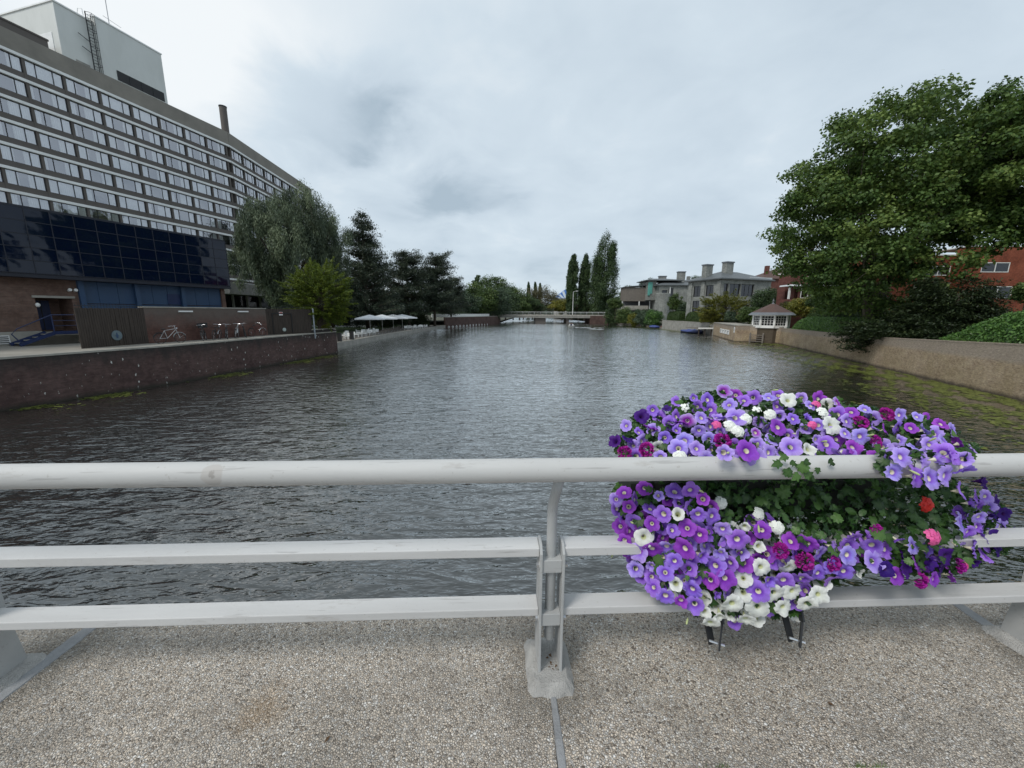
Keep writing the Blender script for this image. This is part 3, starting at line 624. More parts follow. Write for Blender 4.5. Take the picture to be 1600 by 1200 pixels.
# blue panels and pilasters
pil = [pf.sz(x, 462, OFF)[0] for x in (127, 214, 285)]
edges = [sa]+pil[1:]+[sb]
for a, b_ in zip(edges[:-1], edges[1:]): 
    n = 3; 
    for k in range(n):
        x0 = a+(b_-a)*k/n; x1 = a+(b_-a)*(k+1)/n
        MB().box(x0+0.01, x1-0.01, OFF+0.05, OFF+0.12, 5.05, GZ0-0.26).build('blue_panel', M['blue_panel'], pod)
        MB().box(x0+0.01, x1-0.01, OFF+0.05, OFF+0.12, 2.46, 5.0).build('blue_panel', M['blue_panel'], pod)
for p in pil: MB().box(p-0.14, p+0.14, OFF-0.18, OFF+0.049, 2.46, GZ0-0.26).build('pilaster', M['blue_panel'], pod)
MB().box(sb, GX1-0.1, OFF-0.1, OFF+0.4, 2.46, GZ0-0.26).build('brick_pillar', M['base_brick'], pod)
MB().box(sa, GX1-0.1, OFF+0.2, 13.5, 2.3, GZ0-0.26).build('back_wall', M['base_brick'], pod)
fx, _ = pf.sz(262, 465, OFF); fx2, _ = pf.sz(282, 465, OFF)
MB().box(fx, fx2, OFF+0.01, OFF+0.045, 5.1, 5.9).build('vent', M['blue_paint'], pod)
# stair with blue railings
st = thing('loading_stair', 'blue steel stair and platform with tube railings at the recessed brick doorway', 'stair', tuple(pf.O), pf.rz)
px0 = dx0+0.1; px1 = pf.sz(136, 525, OFF)[0]+0.2; pyf = OFF-1.15
MB().box(px0, px1, pyf, OFF-0.04, 3.05, 3.25).build('platform', M['coping'], st)
MB().box(px0, px1, pyf-0.04, pyf-0.002, 3.1, 3.3).build('edge_beam', M['blue_paint'], st)
sl = Vector((px0-1.6, pyf, 2.5)); 
for y in (pyf-0.03, OFF-0.15): MB().bar((px0-1.55, y, 2.55), (px0, y, 3.2), 0.06, 0.2).build('stringer', M['blue_paint'], st)
for k in range(4): MB().box(px0-1.4+k*0.38, px0-1.06+k*0.38, pyf+0.01, OFF-0.2, 2.6+k*0.16, 2.65+k*0.16).build('tread', M['coping'], st)
for i, dz in enumerate((1.05, 0.7, 0.38)):
    MB().tube([(px0-1.5, pyf, 2.45+dz), (px0, pyf, 3.25+dz), (px1, pyf, 3.25+dz)] if i == 0 else [(px0, pyf, 3.25+dz), (px1, pyf, 3.25+dz)], 0.03 if i == 0 else 0.02, 6).build('rail', M['blue_paint'], st)
MB().tube([(px0-1.5, pyf, 3.5), (px0-1.75, pyf, 3.2), (px0-1.4, pyf, 2.55)], 0.03, 6).build('rail', M['blue_paint'], st)
for x in (px0, (px0+px1)/2, px1): MB().tube([(x, pyf, 3.2), (x, pyf, 4.3)], 0.03, 6).build('baluster', M['blue_paint'], st)

# ------------------------------------------------------------------ board fences, bicycle wall
def fence(name, A, B, z0, z1, label, disc=None, sign=None, extra_gate=False):
    A = Vector((*A, 0)); B = Vector((*B, 0)); d = B-A; L = d.length; rz = math.atan2(d.y, d.x)
    t = thing(name, label, 'fence', tuple(A), rz)
    n = int(L/0.125); m = MB(); r2 = random.Random(len(label))
    for k in range(n):
        x = L*k/n; m.box(x+0.008, x+L/n-0.008, r2.uniform(-0.012, 0.012), 0.04, z0, z1+r2.uniform(-0.02, 0.02))
    props(m.build('plank', M['wood_dark'], t), kind='stuff')
    for z in (z0+0.4, z1-0.4): MB().box(0, L, 0.045, 0.10, z, z+0.1).build('rail', M['wood_dark'], t)
    sp_ = MB()
    for k in range(int(L/0.16)): sp_.tube([(0.08+k*0.16, 0.02, z1), (0.08+k*0.16, 0.02, z1+0.24)], 0.012, 4)
    sp_.box(0, L, 0.0, 0.03, z1+0.12, z1+0.15); sp_.build('spike_rail', M['dark_metal'], t)
    return t, L
A = on_z(136, 544.5, 2.46); B = on_z(226, 542, 2.46)
dB = ray(227, 500); B = Vector((dB.x/dB.y*25.3, 25.3, 0)); A = A + (A-B).normalized()*0.3
f1, L1 = fence('board_fence', (A.x, A.y), (B.x, B.y), 2.47, 4.72, 'dark board fence with a round pale sign, between the blue stair and the brick wall')
def round_sign(parent, x, z, r_):
    s = MB().lathe([(r_, 0), (r_, 0.02)], 24).build('round_sign', M['lead_blue'], parent, (x, -0.02, z), (R(90), 0, 0))
    fg = MB().box(-0.05*r_/.3, 0.05*r_/.3, -r_*0.55, r_*0.25, 0.022, 0.03).box(-r_*0.35, r_*0.35, -r_*0.15, -r_*0.02, 0.022, 0.031); fg.ell((0, r_*0.42, 0.024), (0.15*r_, 0.15*r_, 0.01))
    fg.build('pictogram', M['blue_panel'], s)
M['lead_blue'] = plain('lead_blue', (0.11, 0.15, 0.17), 0.6)
M['pale_sign'] = plain('pale_sign', (0.35, 0.40, 0.38), 0.5)
sx = Frame((A.x, A.y), math.degrees(math.atan2((B-A).x, (B-A).y))).sz(182, 524)
round_sign(f1, sx[0], sx[1], 0.30)
def qx(Y, off): return float(np.interp(Y, [q[1] for q in QL], [q[0] for q in QL]))-off
W0 = (B.x, B.y); 
W1 = (qx(35.0, 1.75), 35.0)
wl = thing('bicycle_wall', 'brown brick wall with grey stains and pale coping behind the parked bicycles', 'wall', (W0[0], W0[1], 0), math.atan2(W1[1]-W0[1], W1[0]-W0[0]))
Lw = math.hypot(W1[0]-W0[0], W1[1]-W0[1])
MB().box(0, Lw, 0, 0.35, 2.46, 4.78).build('wall', M['bike_brick'], wl); MB().box(-0.05, Lw+0.05, -0.05, 0.4, 4.78, 4.86).build('coping', M['coping'], wl)
wfr = Frame(W0, math.degrees(math.atan2(W1[0]-W0[0], W1[1]-W0[1])))
for x in (288, 378):
    s_, z_ = wfr.sz(x, 485); lm = MB().box(s_-0.5, s_+0.5, -0.14, -0.06, 4.5, 4.6).build('wall_lamp', M['white_paint'], wl); MB().box(s_-0.05, s_+0.05, -0.06, -0.001, 4.52, 4.58).build('bracket', M['dark_metal'], lm)
PX = on_z(486, 531, 2.46); PX = Vector((qx(39.0, 0.12), 39.0, 0))
f2, L2 = fence('board_gate', W1, (PX.x-0.05, PX.y-0.05), 2.47, 4.80, 'dark board fence with a door and a red and white notice, right of the bicycles')
ff = Frame(W1, math.degrees(math.atan2(PX.x-W1[0], PX.y-W1[1])))
a, _ = ff.sz(425, 500); b_, _ = ff.sz(456, 500)
m = MB().box(a, b_, -0.06, -0.02, 4.35, 4.43).box(a, a+0.06, -0.06, -0.02, 2.5, 4.35).box(b_-0.06, b_, -0.06, -0.02, 2.5, 4.35); m.build('door_frame', M['black'], f2)
s_, z_ = ff.sz(438.5, 490); nt_ = MB().box(s_-0.17, s_+0.17, -0.045, -0.03, z_-0.16, z_+0.14).build('notice', M['white_paint'], f2)
M['red_print'] = plain('red_print', (0.5, 0.03, 0.03), 0.5)
MB().box(s_-0.14, s_+0.14, -0.05, -0.046, z_+0.02, z_+0.11).box(s_-0.14, s_+0.14, -0.05, -0.046, z_-0.04, z_-0.01).build('print', M['red_print'], nt_)
s_, z_ = ff.sz(444, 515); MB().lathe([(0.17, 0), (0.17, 0.02)], 20).build('round_sign', M['pale_sign'], f2, (s_, -0.03, z_), (R(90), 0, 0))
props(MB().lathe([(0.075, 1.9), (0.075, 4.82), (0.05, 4.87)], 12).build('steel_post', M['steel_post'], None, (PX.x+0.12, PX.y, 0)), 'pale steel post at the end of the board fence on the quay corner', 'post')

# ------------------------------------------------------------------ bicycles
def make_bike(label, frame_m, crate=False):
    t = thing('bicycle', label, 'bicycle', group='bicycles parked along the brick wall')
    for x in (-0.55, 0.55):
        m = MB(); n = 20
        pts = [(x+0.33*math.cos(2*PI*k/n), 0, 0.35+0.33*math.sin(2*PI*k/n)) for k in range(n+1)]
        m.tube(pts, 0.022, 5, 0, False); wh = m.build('wheel', M['black'], t)
        s = MB()
        for k in range(10): s.tube([(x, 0, 0.35), (x+0.32*math.cos(PI*k/5), 0, 0.35+0.32*math.sin(PI*k/5))], 0.003, 3)
        s.build('spokes', M['chrome'], wh)
        MB().tube([(x+0.365*math.cos(R(a)), 0, 0.35+0.365*math.sin(R(a))) for a in range(20 if x > 0 else 60, 171, 15)], 0.02, 5).build('mudguard', M['chrome'] if x > 0 and not crate else M['black'], t)
    fm = MB(); S = (-0.15, 0, 0.35); Hd = (0.38, 0, 0.88); St = (-0.25, 0, 0.85)
    for p, q in ((S, Hd), (S, St), (St, (0.36, 0, 0.95)), (S, (-0.55, 0, 0.35)), (St, (-0.55, 0, 0.35)), ((0.36, 0, 1.02), (0.55, 0, 0.35))): fm.tube([p, q], 0.018, 6)
    fm.build('frame', frame_m, t)
    MB().tube([(0.36, 0, 1.0), (0.34, 0, 1.12)], 0.014, 6).tube([(0.14, -0.28, 1.12), (0.30, -0.2, 1.14), (0.36, 0, 1.12), (0.30, 0.2, 1.14), (0.14, 0.28, 1.12)], 0.014, 6).build('handlebar', M['chrome'], t)
    MB().ell((-0.28, 0, 0.95), (0.14, 0.08, 0.04)).build('saddle', M['black'], t)
    MB().box(-0.75, -0.35, -0.07, 0.07, 0.73, 0.75).build('rack', M['black'], t)
    MB().ell((0.45, 0, 0.98), (0.05, 0.05, 0.05)).build('headlight', M['chrome'], t)
    if crate: MB().prism([(0.38, -0.24), (0.78, -0.24), (0.78, 0.24), (0.38, 0.24)], 0.92, 1.26, top=[(0.34, -0.28), (0.84, -0.28), (0.84, 0.28), (0.34, 0.28)]).build('crate', M['black'], t)
    return t
spots = [(265, 'silver bicycle standing apart at the left end of the brick wall', 'galv', False, 15),
         (318, 'black bicycle with a large dark crate on its handlebar', 'black', True, 60),
         (337, 'dark bicycle right beside the one with the crate', 'black', False, 30),
         (352, 'bicycle fourth along the brick wall, with a bright handlebar', 'dark_metal', False, 65),
         (369, 'pale framed bicycle between two others near the board gate', 'galv', False, 62),
         (383, 'dark bicycle with bright front mudguard, nearest left of the reddish one', 'dark_metal', False, 58),
         (402, 'reddish bicycle leaning on the wall beside the board gate', 'rust_red', False, 5)]
protos = {}; M['rust_red'] = plain('rust_red', (0.10, 0.02, 0.018), 0.6)
for px, lab, mt, cr, tw_ in spots:
    key = (mt, cr)
    if key in protos: o = copy_tree(protos[key])
    else: o = make_bike(lab, M[mt], cr); protos[key] = o
    o['label'] = lab
    Yb = 26.2+(px-265)/137*8.0
    d = ray(px, 520); Yp = None
    for k in range(400):
        Y = 22+k*0.04; X = qx(Y, 1.15)
        if X/Y > d.x/d.y: Yp = Y; break
    Yp = Yp or Yb
    o.location = (qx(Yp, 1.15), Yp, 2.46); o.rotation_euler = (R(rnd.uniform(-7, 7)), 0, R(82-tw_ if tw_ < 20 else 118+rnd.uniform(-12, 22)))

# ------------------------------------------------------------------ foliage
def leaf_mesh(name, P, Nn, size, asp, mat, tint, axis=None, extra=None):
    N = len(P); rg = np.random.default_rng(N)
    Nn = Nn/np.maximum(np.linalg.norm(Nn, axis=1, keepdims=True), 1e-6)
    if axis is None: axis = rg.normal(size=(N, 3))
    T = axis-(axis*Nn).sum(1, keepdims=True)*Nn; T /= np.maximum(np.linalg.norm(T, axis=1, keepdims=True), 1e-6)
    B_ = np.cross(Nn, T); s = (size*np.ones(N))[:, None]
    V = np.empty((N, 4, 3)); V[:, 0] = P-T*s*0.5; V[:, 1] = P+B_*s*asp*0.5+T*s*0.05; V[:, 2] = P+T*s*0.5; V[:, 3] = P-B_*s*asp*0.5+T*s*0.05
    verts = V.reshape(-1, 3); loops = np.arange(4*N); ls = np.arange(N)*4; lt = np.full(N, 4); tt = tint
    if extra is not None:   # (verts, quads) of a solid core
        ev, ef, et = extra; base = len(verts); verts = np.vstack([verts, ev]); loops = np.concatenate([loops, (ef+base).ravel()])
        ls = np.arange(N+len(ef))*4; lt = np.full(N+len(ef), 4); tt = np.concatenate([tint, np.full(len(ef), et)])
    me = bpy.data.meshes.new(name); me.vertices.add(len(verts)); me.vertices.foreach_set('co', verts.astype(np.float32).ravel())
    me.loops.add(len(loops)); me.loops.foreach_set('vertex_index', loops.astype(np.int32)); me.polygons.add(len(ls))
    me.polygons.foreach_set('loop_start', ls.astype(np.int32)); me.polygons.foreach_set('loop_total', lt.astype(np.int32))
    a = me.attributes.new('tint', 'FLOAT', 'FACE'); a.data.foreach_set('value', np.clip(tt, 0, 1).astype(np.float32))
    me.materials.append(mat); me.update(); me.validate(); return me
def clumps_to_leaves(rg, C_, Rr, per, size, asp, mat, name, up=0.5, axis=None, shell=0.45, tintb=0.5, tvar=0.35):
    n = len(C_); per = np.maximum(3, (per*(Rr.prod(1)**(2/9)/np.mean(Rr.prod(1)**(2/9)))).astype(int))
    idx = np.repeat(np.arange(n), per); N = len(idx)
    D = rg.normal(size=(N, 3)); D /= np.linalg.norm(D, axis=1, keepdims=True)
    rr = shell+(1-shell)*rg.random(N)**0.6; rr = rr*(1+rg.normal(size=N)*0.10)
    P = C_[idx]+D*Rr[idx]*rr[:, None]
    Nn = D*0.7+rg.normal(size=(N, 3))*0.55; Nn[:, 2] += up
    ct = rg.normal(size=n)*tvar*0.5; tint = tintb+ct[idx]+rg.normal(size=N)*tvar*0.45
    ax = None
    if axis is not None: ax = rg.normal(size=(N, 3))*axis[3]+np.array(axis[:3])
    return leaf_mesh(name, P, Nn, size*(0.7+0.6*rg.random(N)), asp, mat, tint, ax)
def branches(mb, base, tips, rad, rg, n=6):
    base = Vector(base)
    for t in tips:
        t = Vector(t); mid = base.lerp(t, 0.5)+Vector((rg.normal(), rg.normal(), abs(rg.normal())))*(t-base).length*0.07
        mb.tube([base, base.lerp(mid, 0.6), mid, mid.lerp(t, 0.6), t], [rad, rad*.8, rad*.6, rad*.4, rad*.15], n, 0, False)
def broad_tree(name, label, base, cen, rad, mat, seed, nclump=120, clump=0.16, per=120, leaf=0.3, asp=0.7, trunk=0.4, forks=5, bark='bark', hollow=0.35, zlo=-1.0, group=None, tintb=0.5, cat='tree', irr=0.22, limbs=None, shell=0.35, keep=None):
    rg = np.random.default_rng(seed); base = Vector(base); cen = np.array(cen, float)-np.array(base); rad = np.array(rad, float)
    t = thing(name, label, cat, tuple(base), group=group)
    D = rg.normal(size=(nclump*3, 3)); D /= np.linalg.norm(D, axis=1, keepdims=True); D = D[D[:, 2] > zlo][:nclump]
    k = len(D); ph = rg.random(6)*6.28
    az = np.arctan2(D[:, 1], D[:, 0])
    wob = 1+irr*(0.5*np.sin(3*az+ph[0]+2*D[:, 2])+0.4*np.sin(5*D[:, 2]+ph[1]+az)+0.4*np.sin(7*az+ph[2]-3*D[:, 2]))*0.7+rg.normal(size=k)*irr*0.28
    rr = (hollow+(1-hollow)*rg.random(k)**0.45)*wob*(1-clump*0.55)
    C_ = cen+D*rad*rr[:, None]
    if keep: C_ = C_[keep(C_)]; k = len(C_)
    cr = rad.mean()*clump*(0.7+0.7*rg.random(k)); Rr = np.stack([cr*1.15, cr*1.15, cr*0.72], 1)
    me = clumps_to_leaves(rg, C_, Rr, per, leaf, asp, mat, 'crown', tintb=tintb, shell=shell); obj('crown', me, t)
    m = MB(); fork = Vector((cen[0]*0.35, cen[1]*0.35, max(0.15*cen[2], (cen[2]-rad[2])*0.9+0.3)))
    m.tube([(0, 0, -0.3), (0.02, 0, 0.2), tuple(fork*0.6), tuple(fork)], [trunk*1.35, trunk*1.05, trunk*0.85, trunk*0.75], 10)
    order = np.argsort(-np.abs(C_[:, 2])); sub = rg.choice(k, min(k, 60), replace=False)
    prim = []
    for f_ in range(forks):
        a = 2*PI*f_/forks+rg.random(); e = Vector((cen[0]+rad[0]*0.45*math.cos(a), cen[1]+rad[1]*0.45*math.sin(a), cen[2]+rad[2]*rg.uniform(-0.05, 0.35))); prim.append(e)
        mid = fork.lerp(e, 0.5)+Vector((rg.normal(), rg.normal(), 0))*0.05*rad[0]+Vector((0, 0, rad[2]*0.05))
        m.tube([fork-Vector((0, 0, 0.2)), fork.lerp(mid, 0.5), mid, e], [trunk*0.55, trunk*0.45, trunk*0.35, trunk*0.2], 8, 0, False)
    for i in sub:
        c_ = Vector(C_[i]); e = min(prim, key=lambda q: (q-c_).length); st = fork.lerp(e, 0.55+0.4*rg.random()); branches(m, st, [c_], trunk*0.16, rg, 5)
    m.build('trunk', M[bark], t, smooth=True); return t

# willow with hanging strands
def willow(label, base, cen, rad, seed):
    rg = np.random.default_rng(seed); t = thing('willow_tree', label, 'tree', base); base = np.array(base); cen = np.array(cen)-base; rad = np.array(rad)
    n = 520; D = rg.normal(size=(n, 3)); D[:, 2] = D[:, 2]*0.9+0.1; D /= np.linalg.norm(D, axis=1, keepdims=True)
    az = np.arctan2(D[:, 1], D[:, 0]); wob = 1+0.09*np.sin(4*az+5*D[:, 2])+0.06*np.sin(9*az)+rg.normal(size=n)*0.05
    rr = (0.55+0.45*rg.random(n)**0.5)*wob*0.9; C_ = cen+D*rad*rr[:, None]
    low = np.clip((0.15-D[:, 2]), 0, 1); C_[:, :2] *= 1-0.30*low[:, None]**1.3; 
    cr = 0.95*(0.7+0.6*rg.random(n)); Rr = np.stack([cr*0.8, cr*0.8, cr*1.7], 1)
    me = clumps_to_leaves(rg, C_, Rr, 330, 0.42, 0.2, M['willow_leaf'], 'crown', up=0.15, axis=(0, 0, -1, 0.36), shell=0.2, tintb=0.48, tvar=0.5); obj('crown', me, t)
    m = MB(); m.tube([(0, 0, -0.3), (0.2, 0, 2.5), (0.1, 0.2, 5)], [0.8, 0.6, 0.5], 10)
    branches(m, (0.1, 0.2, 4.8), [tuple(C_[i]) for i in range(0, n, 14)], 0.25, rg); m.build('trunk', M['bark'], t, smooth=True)
willow('big round grey green willow overhanging the board gate in front of the hotel', (-34.0, 62, 0.6), (-33.8, 62, 12.6), (8.7, 8.5, 10.4), 4)

# ginkgo like bright tree: spiky pads
def spiky_tree(name, label, base, cen, rad, mat, seed, n=150, per=90, leaf=0.16, clump=(0.75, 0.2), trunk=0.14, tintb=0.55, flat=0.28, cat='tree'):
    rg = np.random.default_rng(seed); t = thing(name, label, cat, base); b0 = np.array(base); cen = np.array(cen)-b0; rad = np.array(rad)
    D = rg.normal(size=(n, 3)); D /= np.linalg.norm(D, axis=1, keepdims=True); rr = (0.35+0.65*rg.random(n)**0.5)*(1+rg.normal(size=n)*0.10)
    C_ = cen+D*rad*rr[:, None]*0.9
    # each pad is a short twig spray pointing outwards
    pads = []; 
    for i in range(n):
        d = D[i].copy(); d[2] = d[2]*0.5+0.25; d /= np.linalg.norm(d); L = clump[0]*(0.6+0.8*rg.random())
        q = rg.random(per)**0.8; 
        P = C_[i]+np.outer(q-0.3, d*L*1.4)+rg.normal(size=(per, 3))*np.array([1, 1, flat*1.6])*clump[1]*(1.15-q[:, None]*0.9)
        pads.append(P)
    P = np.vstack(pads); idx = np.repeat(np.arange(n), per); Nn = rg.normal(size=P.shape)*0.6; Nn[:, 2] += 0.8
    ax = D[idx]*1.0+rg.normal(size=P.shape)*0.6; ax[:, 2] -= 0.15
    tint = tintb+rg.normal(size=n)[idx]*0.13+rg.normal(size=len(P))*0.16+0.12*((P-cen)/rad)[:, 2]*0
    me = leaf_mesh('crown', P, Nn, leaf*(0.7+0.6*rg.random(len(P))), 0.45, mat, tint, ax); obj('crown', me, t)
    m = MB(); top = Vector(cen)+Vector((0, 0, rad[2]*0.3))
    m.tube([(0, 0, -0.2), tuple(top*0.4), tuple(top)], [trunk*1.2, trunk*0.9, trunk*0.3], 8)
    for i in range(0, n, 3): 
        z0 = max(0.12*top.z, min(top.z*0.9, C_[i][2]-rad[2]*0.35)); branches(m, top*(z0/top.z), [tuple(C_[i])], trunk*0.3, rg, 5)
    m.build('trunk', M['bark'], t, smooth=True); return t
spiky_tree('ornamental_tree', 'bright yellow green feathery tree behind the brick parapet on the quay corner', (-20.6, 41.3, 2.45), (-20.35, 41.6, 6.1), (3.35, 3.0, 3.35), M['ginkgo_leaf'], 11, n=520, per=95, leaf=0.17, clump=(0.8, 0.16))

# pines: layered pads on radiating boughs
def pine(label, base, h, r_, seed, lean=(0, 0), levels=15, z0=0.22, name='pine_tree', prof=None, per=74, leafs=0.42):
    rg = np.random.default_rng(seed); t = thing(name, label, 'tree', base); P = []; m = MB()
    m.tube([(0, 0, -0.3), (lean[0]*0.3, lean[1]*0.3, h*0.4), (lean[0]*0.8, lean[1]*.8, h*0.8), (lean[0], lean[1], h*0.97)], [h*0.02, h*0.017, h*0.009, 0.05], 8)
    idx = []; c = 0; tn = []
    for L in range(levels):
        f = (L+rg.random()*0.5)/levels; z = h*(z0+(0.98-z0)*f); w_ = prof(f) if prof else (1-f)**0.95*1.1+0.03
        nb = max(6, int(8+7*w_))
        for b_ in range(nb):
            a = rg.random()*2*PI; rl = r_*w_*(0.62+0.5*rg.random()); cxp = lean[0]*z/h; cyp = lean[1]*z/h
            tip = np.array([cxp+rl*math.cos(a), cyp+rl*math.sin(a), z+rl*0.16*rg.normal()+0.03*h*w_])
            m.tube([(cxp, cyp, z-0.04*h*w_), tuple(tip)], [0.05+0.012*rl*2, 0.03], 4, 0, False)
            for k, q in enumerate(np.arange(1.0, 0.2, -0.9/max(1.0, rl))):
                pc = np.array([cxp, cyp, z-0.03*h*w_])*(1-q)+tip*q+rg.normal(size=3)*[.3, .3, .12]
                n = int(per*(0.6+0.8*rg.random())); sz = 0.55+0.25*rg.random()+0.025*r_
                pts = rg.normal(size=(n, 3))*np.array([sz, sz, sz*0.62])*0.62+pc; P.append(pts); idx.append(np.full(n, c)); tn.append(rg.normal()); c += 1
    P = np.vstack(P); idx = np.concatenate(idx); tn = np.array(tn)
    Nn = rg.normal(size=P.shape)*0.7; Nn[:, 2] += 0.35; ax = rg.normal(size=P.shape); ax[:, 2] += 0.7
    me = leaf_mesh('crown', P, Nn, leafs*(0.6+0.8*rg.random(len(P))), 0.28, M['pine_leaf'], 0.45+tn[idx]*0.13+rg.normal(size=len(P))*0.18, ax); obj('crown', me, t)
    m.build('trunk', M['bark'], t, smooth=True)
pine('tall dark pine with a pointed top, tallest beside the white parasols', (-31.6, 85, 0.66), 24.8, 8.2, 21, levels=17, z0=0.16)
pine('dark pine hidden between the willow and the pointed pine', (-36.0, 78, 0.66), 15.5, 5.5, 22, levels=11, z0=0.12, prof=lambda f: (1-f)**0.5+0.1)
pine('spreading dark pine with an irregular top, middle of the left pines', (-26.6, 100, 0.66), 19.6, 7.2, 23, levels=12, z0=0.22, prof=lambda f: (1-f)**0.5*0.95+0.12)
pine('flat topped dark pine leaning to the right above the far brick wall', (-21.6, 108, 0.66), 19.2, 7.6, 24, lean=(0.8, 0), levels=12, z0=0.25, prof=lambda f: 0.95-0.5*f)
pine('lowest of the dark pines, spreading toward the round green trees', (-19.2, 122, 3.0), 12.5, 5.6, 25, lean=(1.0, 0), levels=8, z0=0.25, prof=lambda f: 0.95-0.5*f, per=70)
# dark undergrowth behind the parasols
def bush(name, label, c, r_, mat, seed, n=60, per=110, leaf=0.16, group=None, asp=0.6, cat='bush', tintb=0.5, lift=True):
    rg = np.random.default_rng(seed); base = (c[0], c[1], c[2]-r_[2]); t = thing(name, label, cat, base, group=group)
    D = rg.normal(size=(n, 3)); D /= np.linalg.norm(D, axis=1, keepdims=True); rr = 0.3+0.7*rg.random(n)**0.5
    C_ = np.array([0, 0, r_[2]])+D*np.array(r_)*rr[:, None]*0.85*(1+rg.normal(size=(n, 1))*0.07); C_[:, 2] = np.maximum(C_[:, 2], 0.2)
    cr = min(r_)*0.34*(0.7+0.6*rg.random(n)); Rr = np.stack([cr*1.2, cr*1.2, cr], 1)
    obj('foliage', clumps_to_leaves(rg, C_, Rr, per, leaf, asp, mat, 'foliage', tintb=tintb), t)
    m = MB(); 
    for k in range(4): branches(m, (0, 0, -0.1), [tuple(C_[rg.integers(n)])], 0.06, rg, 5)
    m.build('stem', M['bark'], t); return t
bush('yew_bush', 'wide dark bush under the pines right behind the white parasols', (-31, 97, 2.6), (6.5, 3, 2.6), M['yew_leaf'], 31, 90, 130, 0.3)
bush('yew_bush', 'dark bush at the foot of the flat topped pine beside the far brick wall', (-25.5, 106, 2.2), (3.5, 3, 2.2), M['yew_leaf'], 32, 60, 110, 0.3)
bush('shrub', 'low green shrub on the lawn right of the yellow green tree', (-35, 72, 1.7), (1.8, 1.5, 1.1), M['yellow_leaf'], 33, 30, 90, 0.16)

# white hotel wing behind the pines
wb = thing('white_building', 'low white building with a glazed ground floor behind the pines', 'building', (-62, 98, 0.6))
m = MB().facade(0, 27, 0, 10.5, [(2+4.0*k, 5.2+4.0*k, 0.6, 4.2) for k in range(6)]+[(2+4.0*k, 5.2+4.0*k, 6.0, 8.2) for k in range(6)], 0.25, 0); m.box(0, 27, 1.2, 10, 0, 10.4)
m.build('wall', M['white_band'], wb)
MB().box(-0.3, 27.3, -0.5, -0.001, 5.0, 5.35).box(-0.3, 27.3, -0.5, 10.4, 10.5, 10.8).build('cornice', M['white_paint'], wb)
gp = MB().face([(-1.6, 0, 0), (1.6, 0, 0), (1.6, 0, 3.6), (-1.6, 0, 3.6)]).data('pane', M['dark_pane']); gp2 = MB().face([(-1.6, 0, 0), (1.6, 0, 0), (1.6, 0, 2.2), (-1.6, 0, 2.2)]).data('pane', M['dark_pane'])
fm = MB().box(-1.6, 1.6, -0.03, 0.03, 0, 0.08).box(-0.04, 0.04, -0.03, 0.03, 0.08, 3.6).data('frame', M['dark_metal'])
for k in range(6):
    for z, g_ in ((0.6, gp), (6.0, gp2)):
        o = obj('window', fm, wb, (3.6+4*k, 0.16, z), scale=(1, 1, 1 if z < 1 else 0.6)); obj('pane', g_, wb, (3.6+4*k, 0.2, z))

# ------------------------------------------------------------------ terrace: parasols, chairs, tables
def make_parasol():
    t = thing('parasol', 'x', 'parasol', group='white square parasols on the terrace')
    m = MB(); n = 8; r_ = 2.7; vs = [(0, 0, 3.35)]
    for k in range(n):
        a = PI/4*k+PI/4; rr = r_*(1.38 if k % 2 == 0 else 1.0); vs.append((rr*math.cos(a), rr*math.sin(a), 2.62))
    for k in range(n): vs.append((vs[k+1][0], vs[k+1][1], 2.40))
    fs = [(0, 1+k, 1+(k+1) % n) for k in range(n)]+[(1+k, 9+k, 9+(k+1) % n, 1+(k+1) % n) for k in range(n)]
    m.mesh(vs, fs); m.build('canopy', M['canvas'], t)
    MB().tube([(0, 0, 0), (0, 0, 3.3)], 0.045, 8).build('pole', M['white_paint'], t)
    rb = MB()
    for k in range(8): rb.tube([(0, 0, 3.2), (vs[k+1][0]*0.95, vs[k+1][1]*0.95, 2.58)], 0.015, 4)
    rb.build('rib', M['galv'], t); MB().box(-0.4, 0.4, -0.4, 0.4, 0, 0.09).build('base', M['old_concrete'], t)
    return t
par = make_parasol()
for k, (px, py) in enumerate(((579, 519), (598, 517.5), (615, 515.5), (629, 514))):
    o = par if k == 0 else copy_tree(par); p = on_z(px, py, 0.7); o.location = p; o.rotation_euler = (0, 0, R(20+5*k))
    o['label'] = ('leftmost and nearest of the four open white parasols on the terrace', 'second from the left of the four white parasols on the terrace', 'third from the left of the four white parasols on the terrace', 'rightmost and farthest of the four white parasols on the terrace')[k]
def make_chair(label, m_, lounge=False):
    t = thing('terrace_chair', label, 'chair', group='white chairs on the terrace')
    if lounge:
        MB().box(-0.35, 0.35, -0.3, 0.9, 0.28, 0.36).build('seat', m_, t); MB().mesh([(-.35, -.3, .3), (.35, -.3, .3), (.35, -.95, .95), (-.35, -.95, .95), (-.35, -.3, .38), (.35, -.3, .38), (.35, -.9, 1.0), (-.35, -.9, 1.0)], [(3, 2, 1, 0), (4, 5, 6, 7), (0, 1, 5, 4), (1, 2, 6, 5), (2, 3, 7, 6), (3, 0, 4, 7)]).build('backrest', m_, t)
        for x, y in ((-.3, -.2), (.3, -.2), (-.3, .8), (.3, .8)): MB().box(x-.025, x+.025, y-.025, y+.025, 0, 0.28).build('leg', M['galv'], t)
    else:
        MB().box(-0.3, 0.3, -0.3, 0.3, 0.40, 0.50).build('seat', m_, t); MB().box(-0.3, 0.3, -0.34, -0.26, 0.50, 0.88).build('backrest', m_, t)
        for s in (-1, 1): MB().box(s*0.3-0.04, s*0.3+0.04, -0.3, 0.28, 0.62, 0.68).build('armrest', m_, t)
        for x, y in ((-.27, -.27), (.27, -.27), (-.27, .27), (.27, .27)): MB().box(x-.025, x+.025, y-.025, y+.025, 0, 0.40).build('leg', m_, t)
    return t
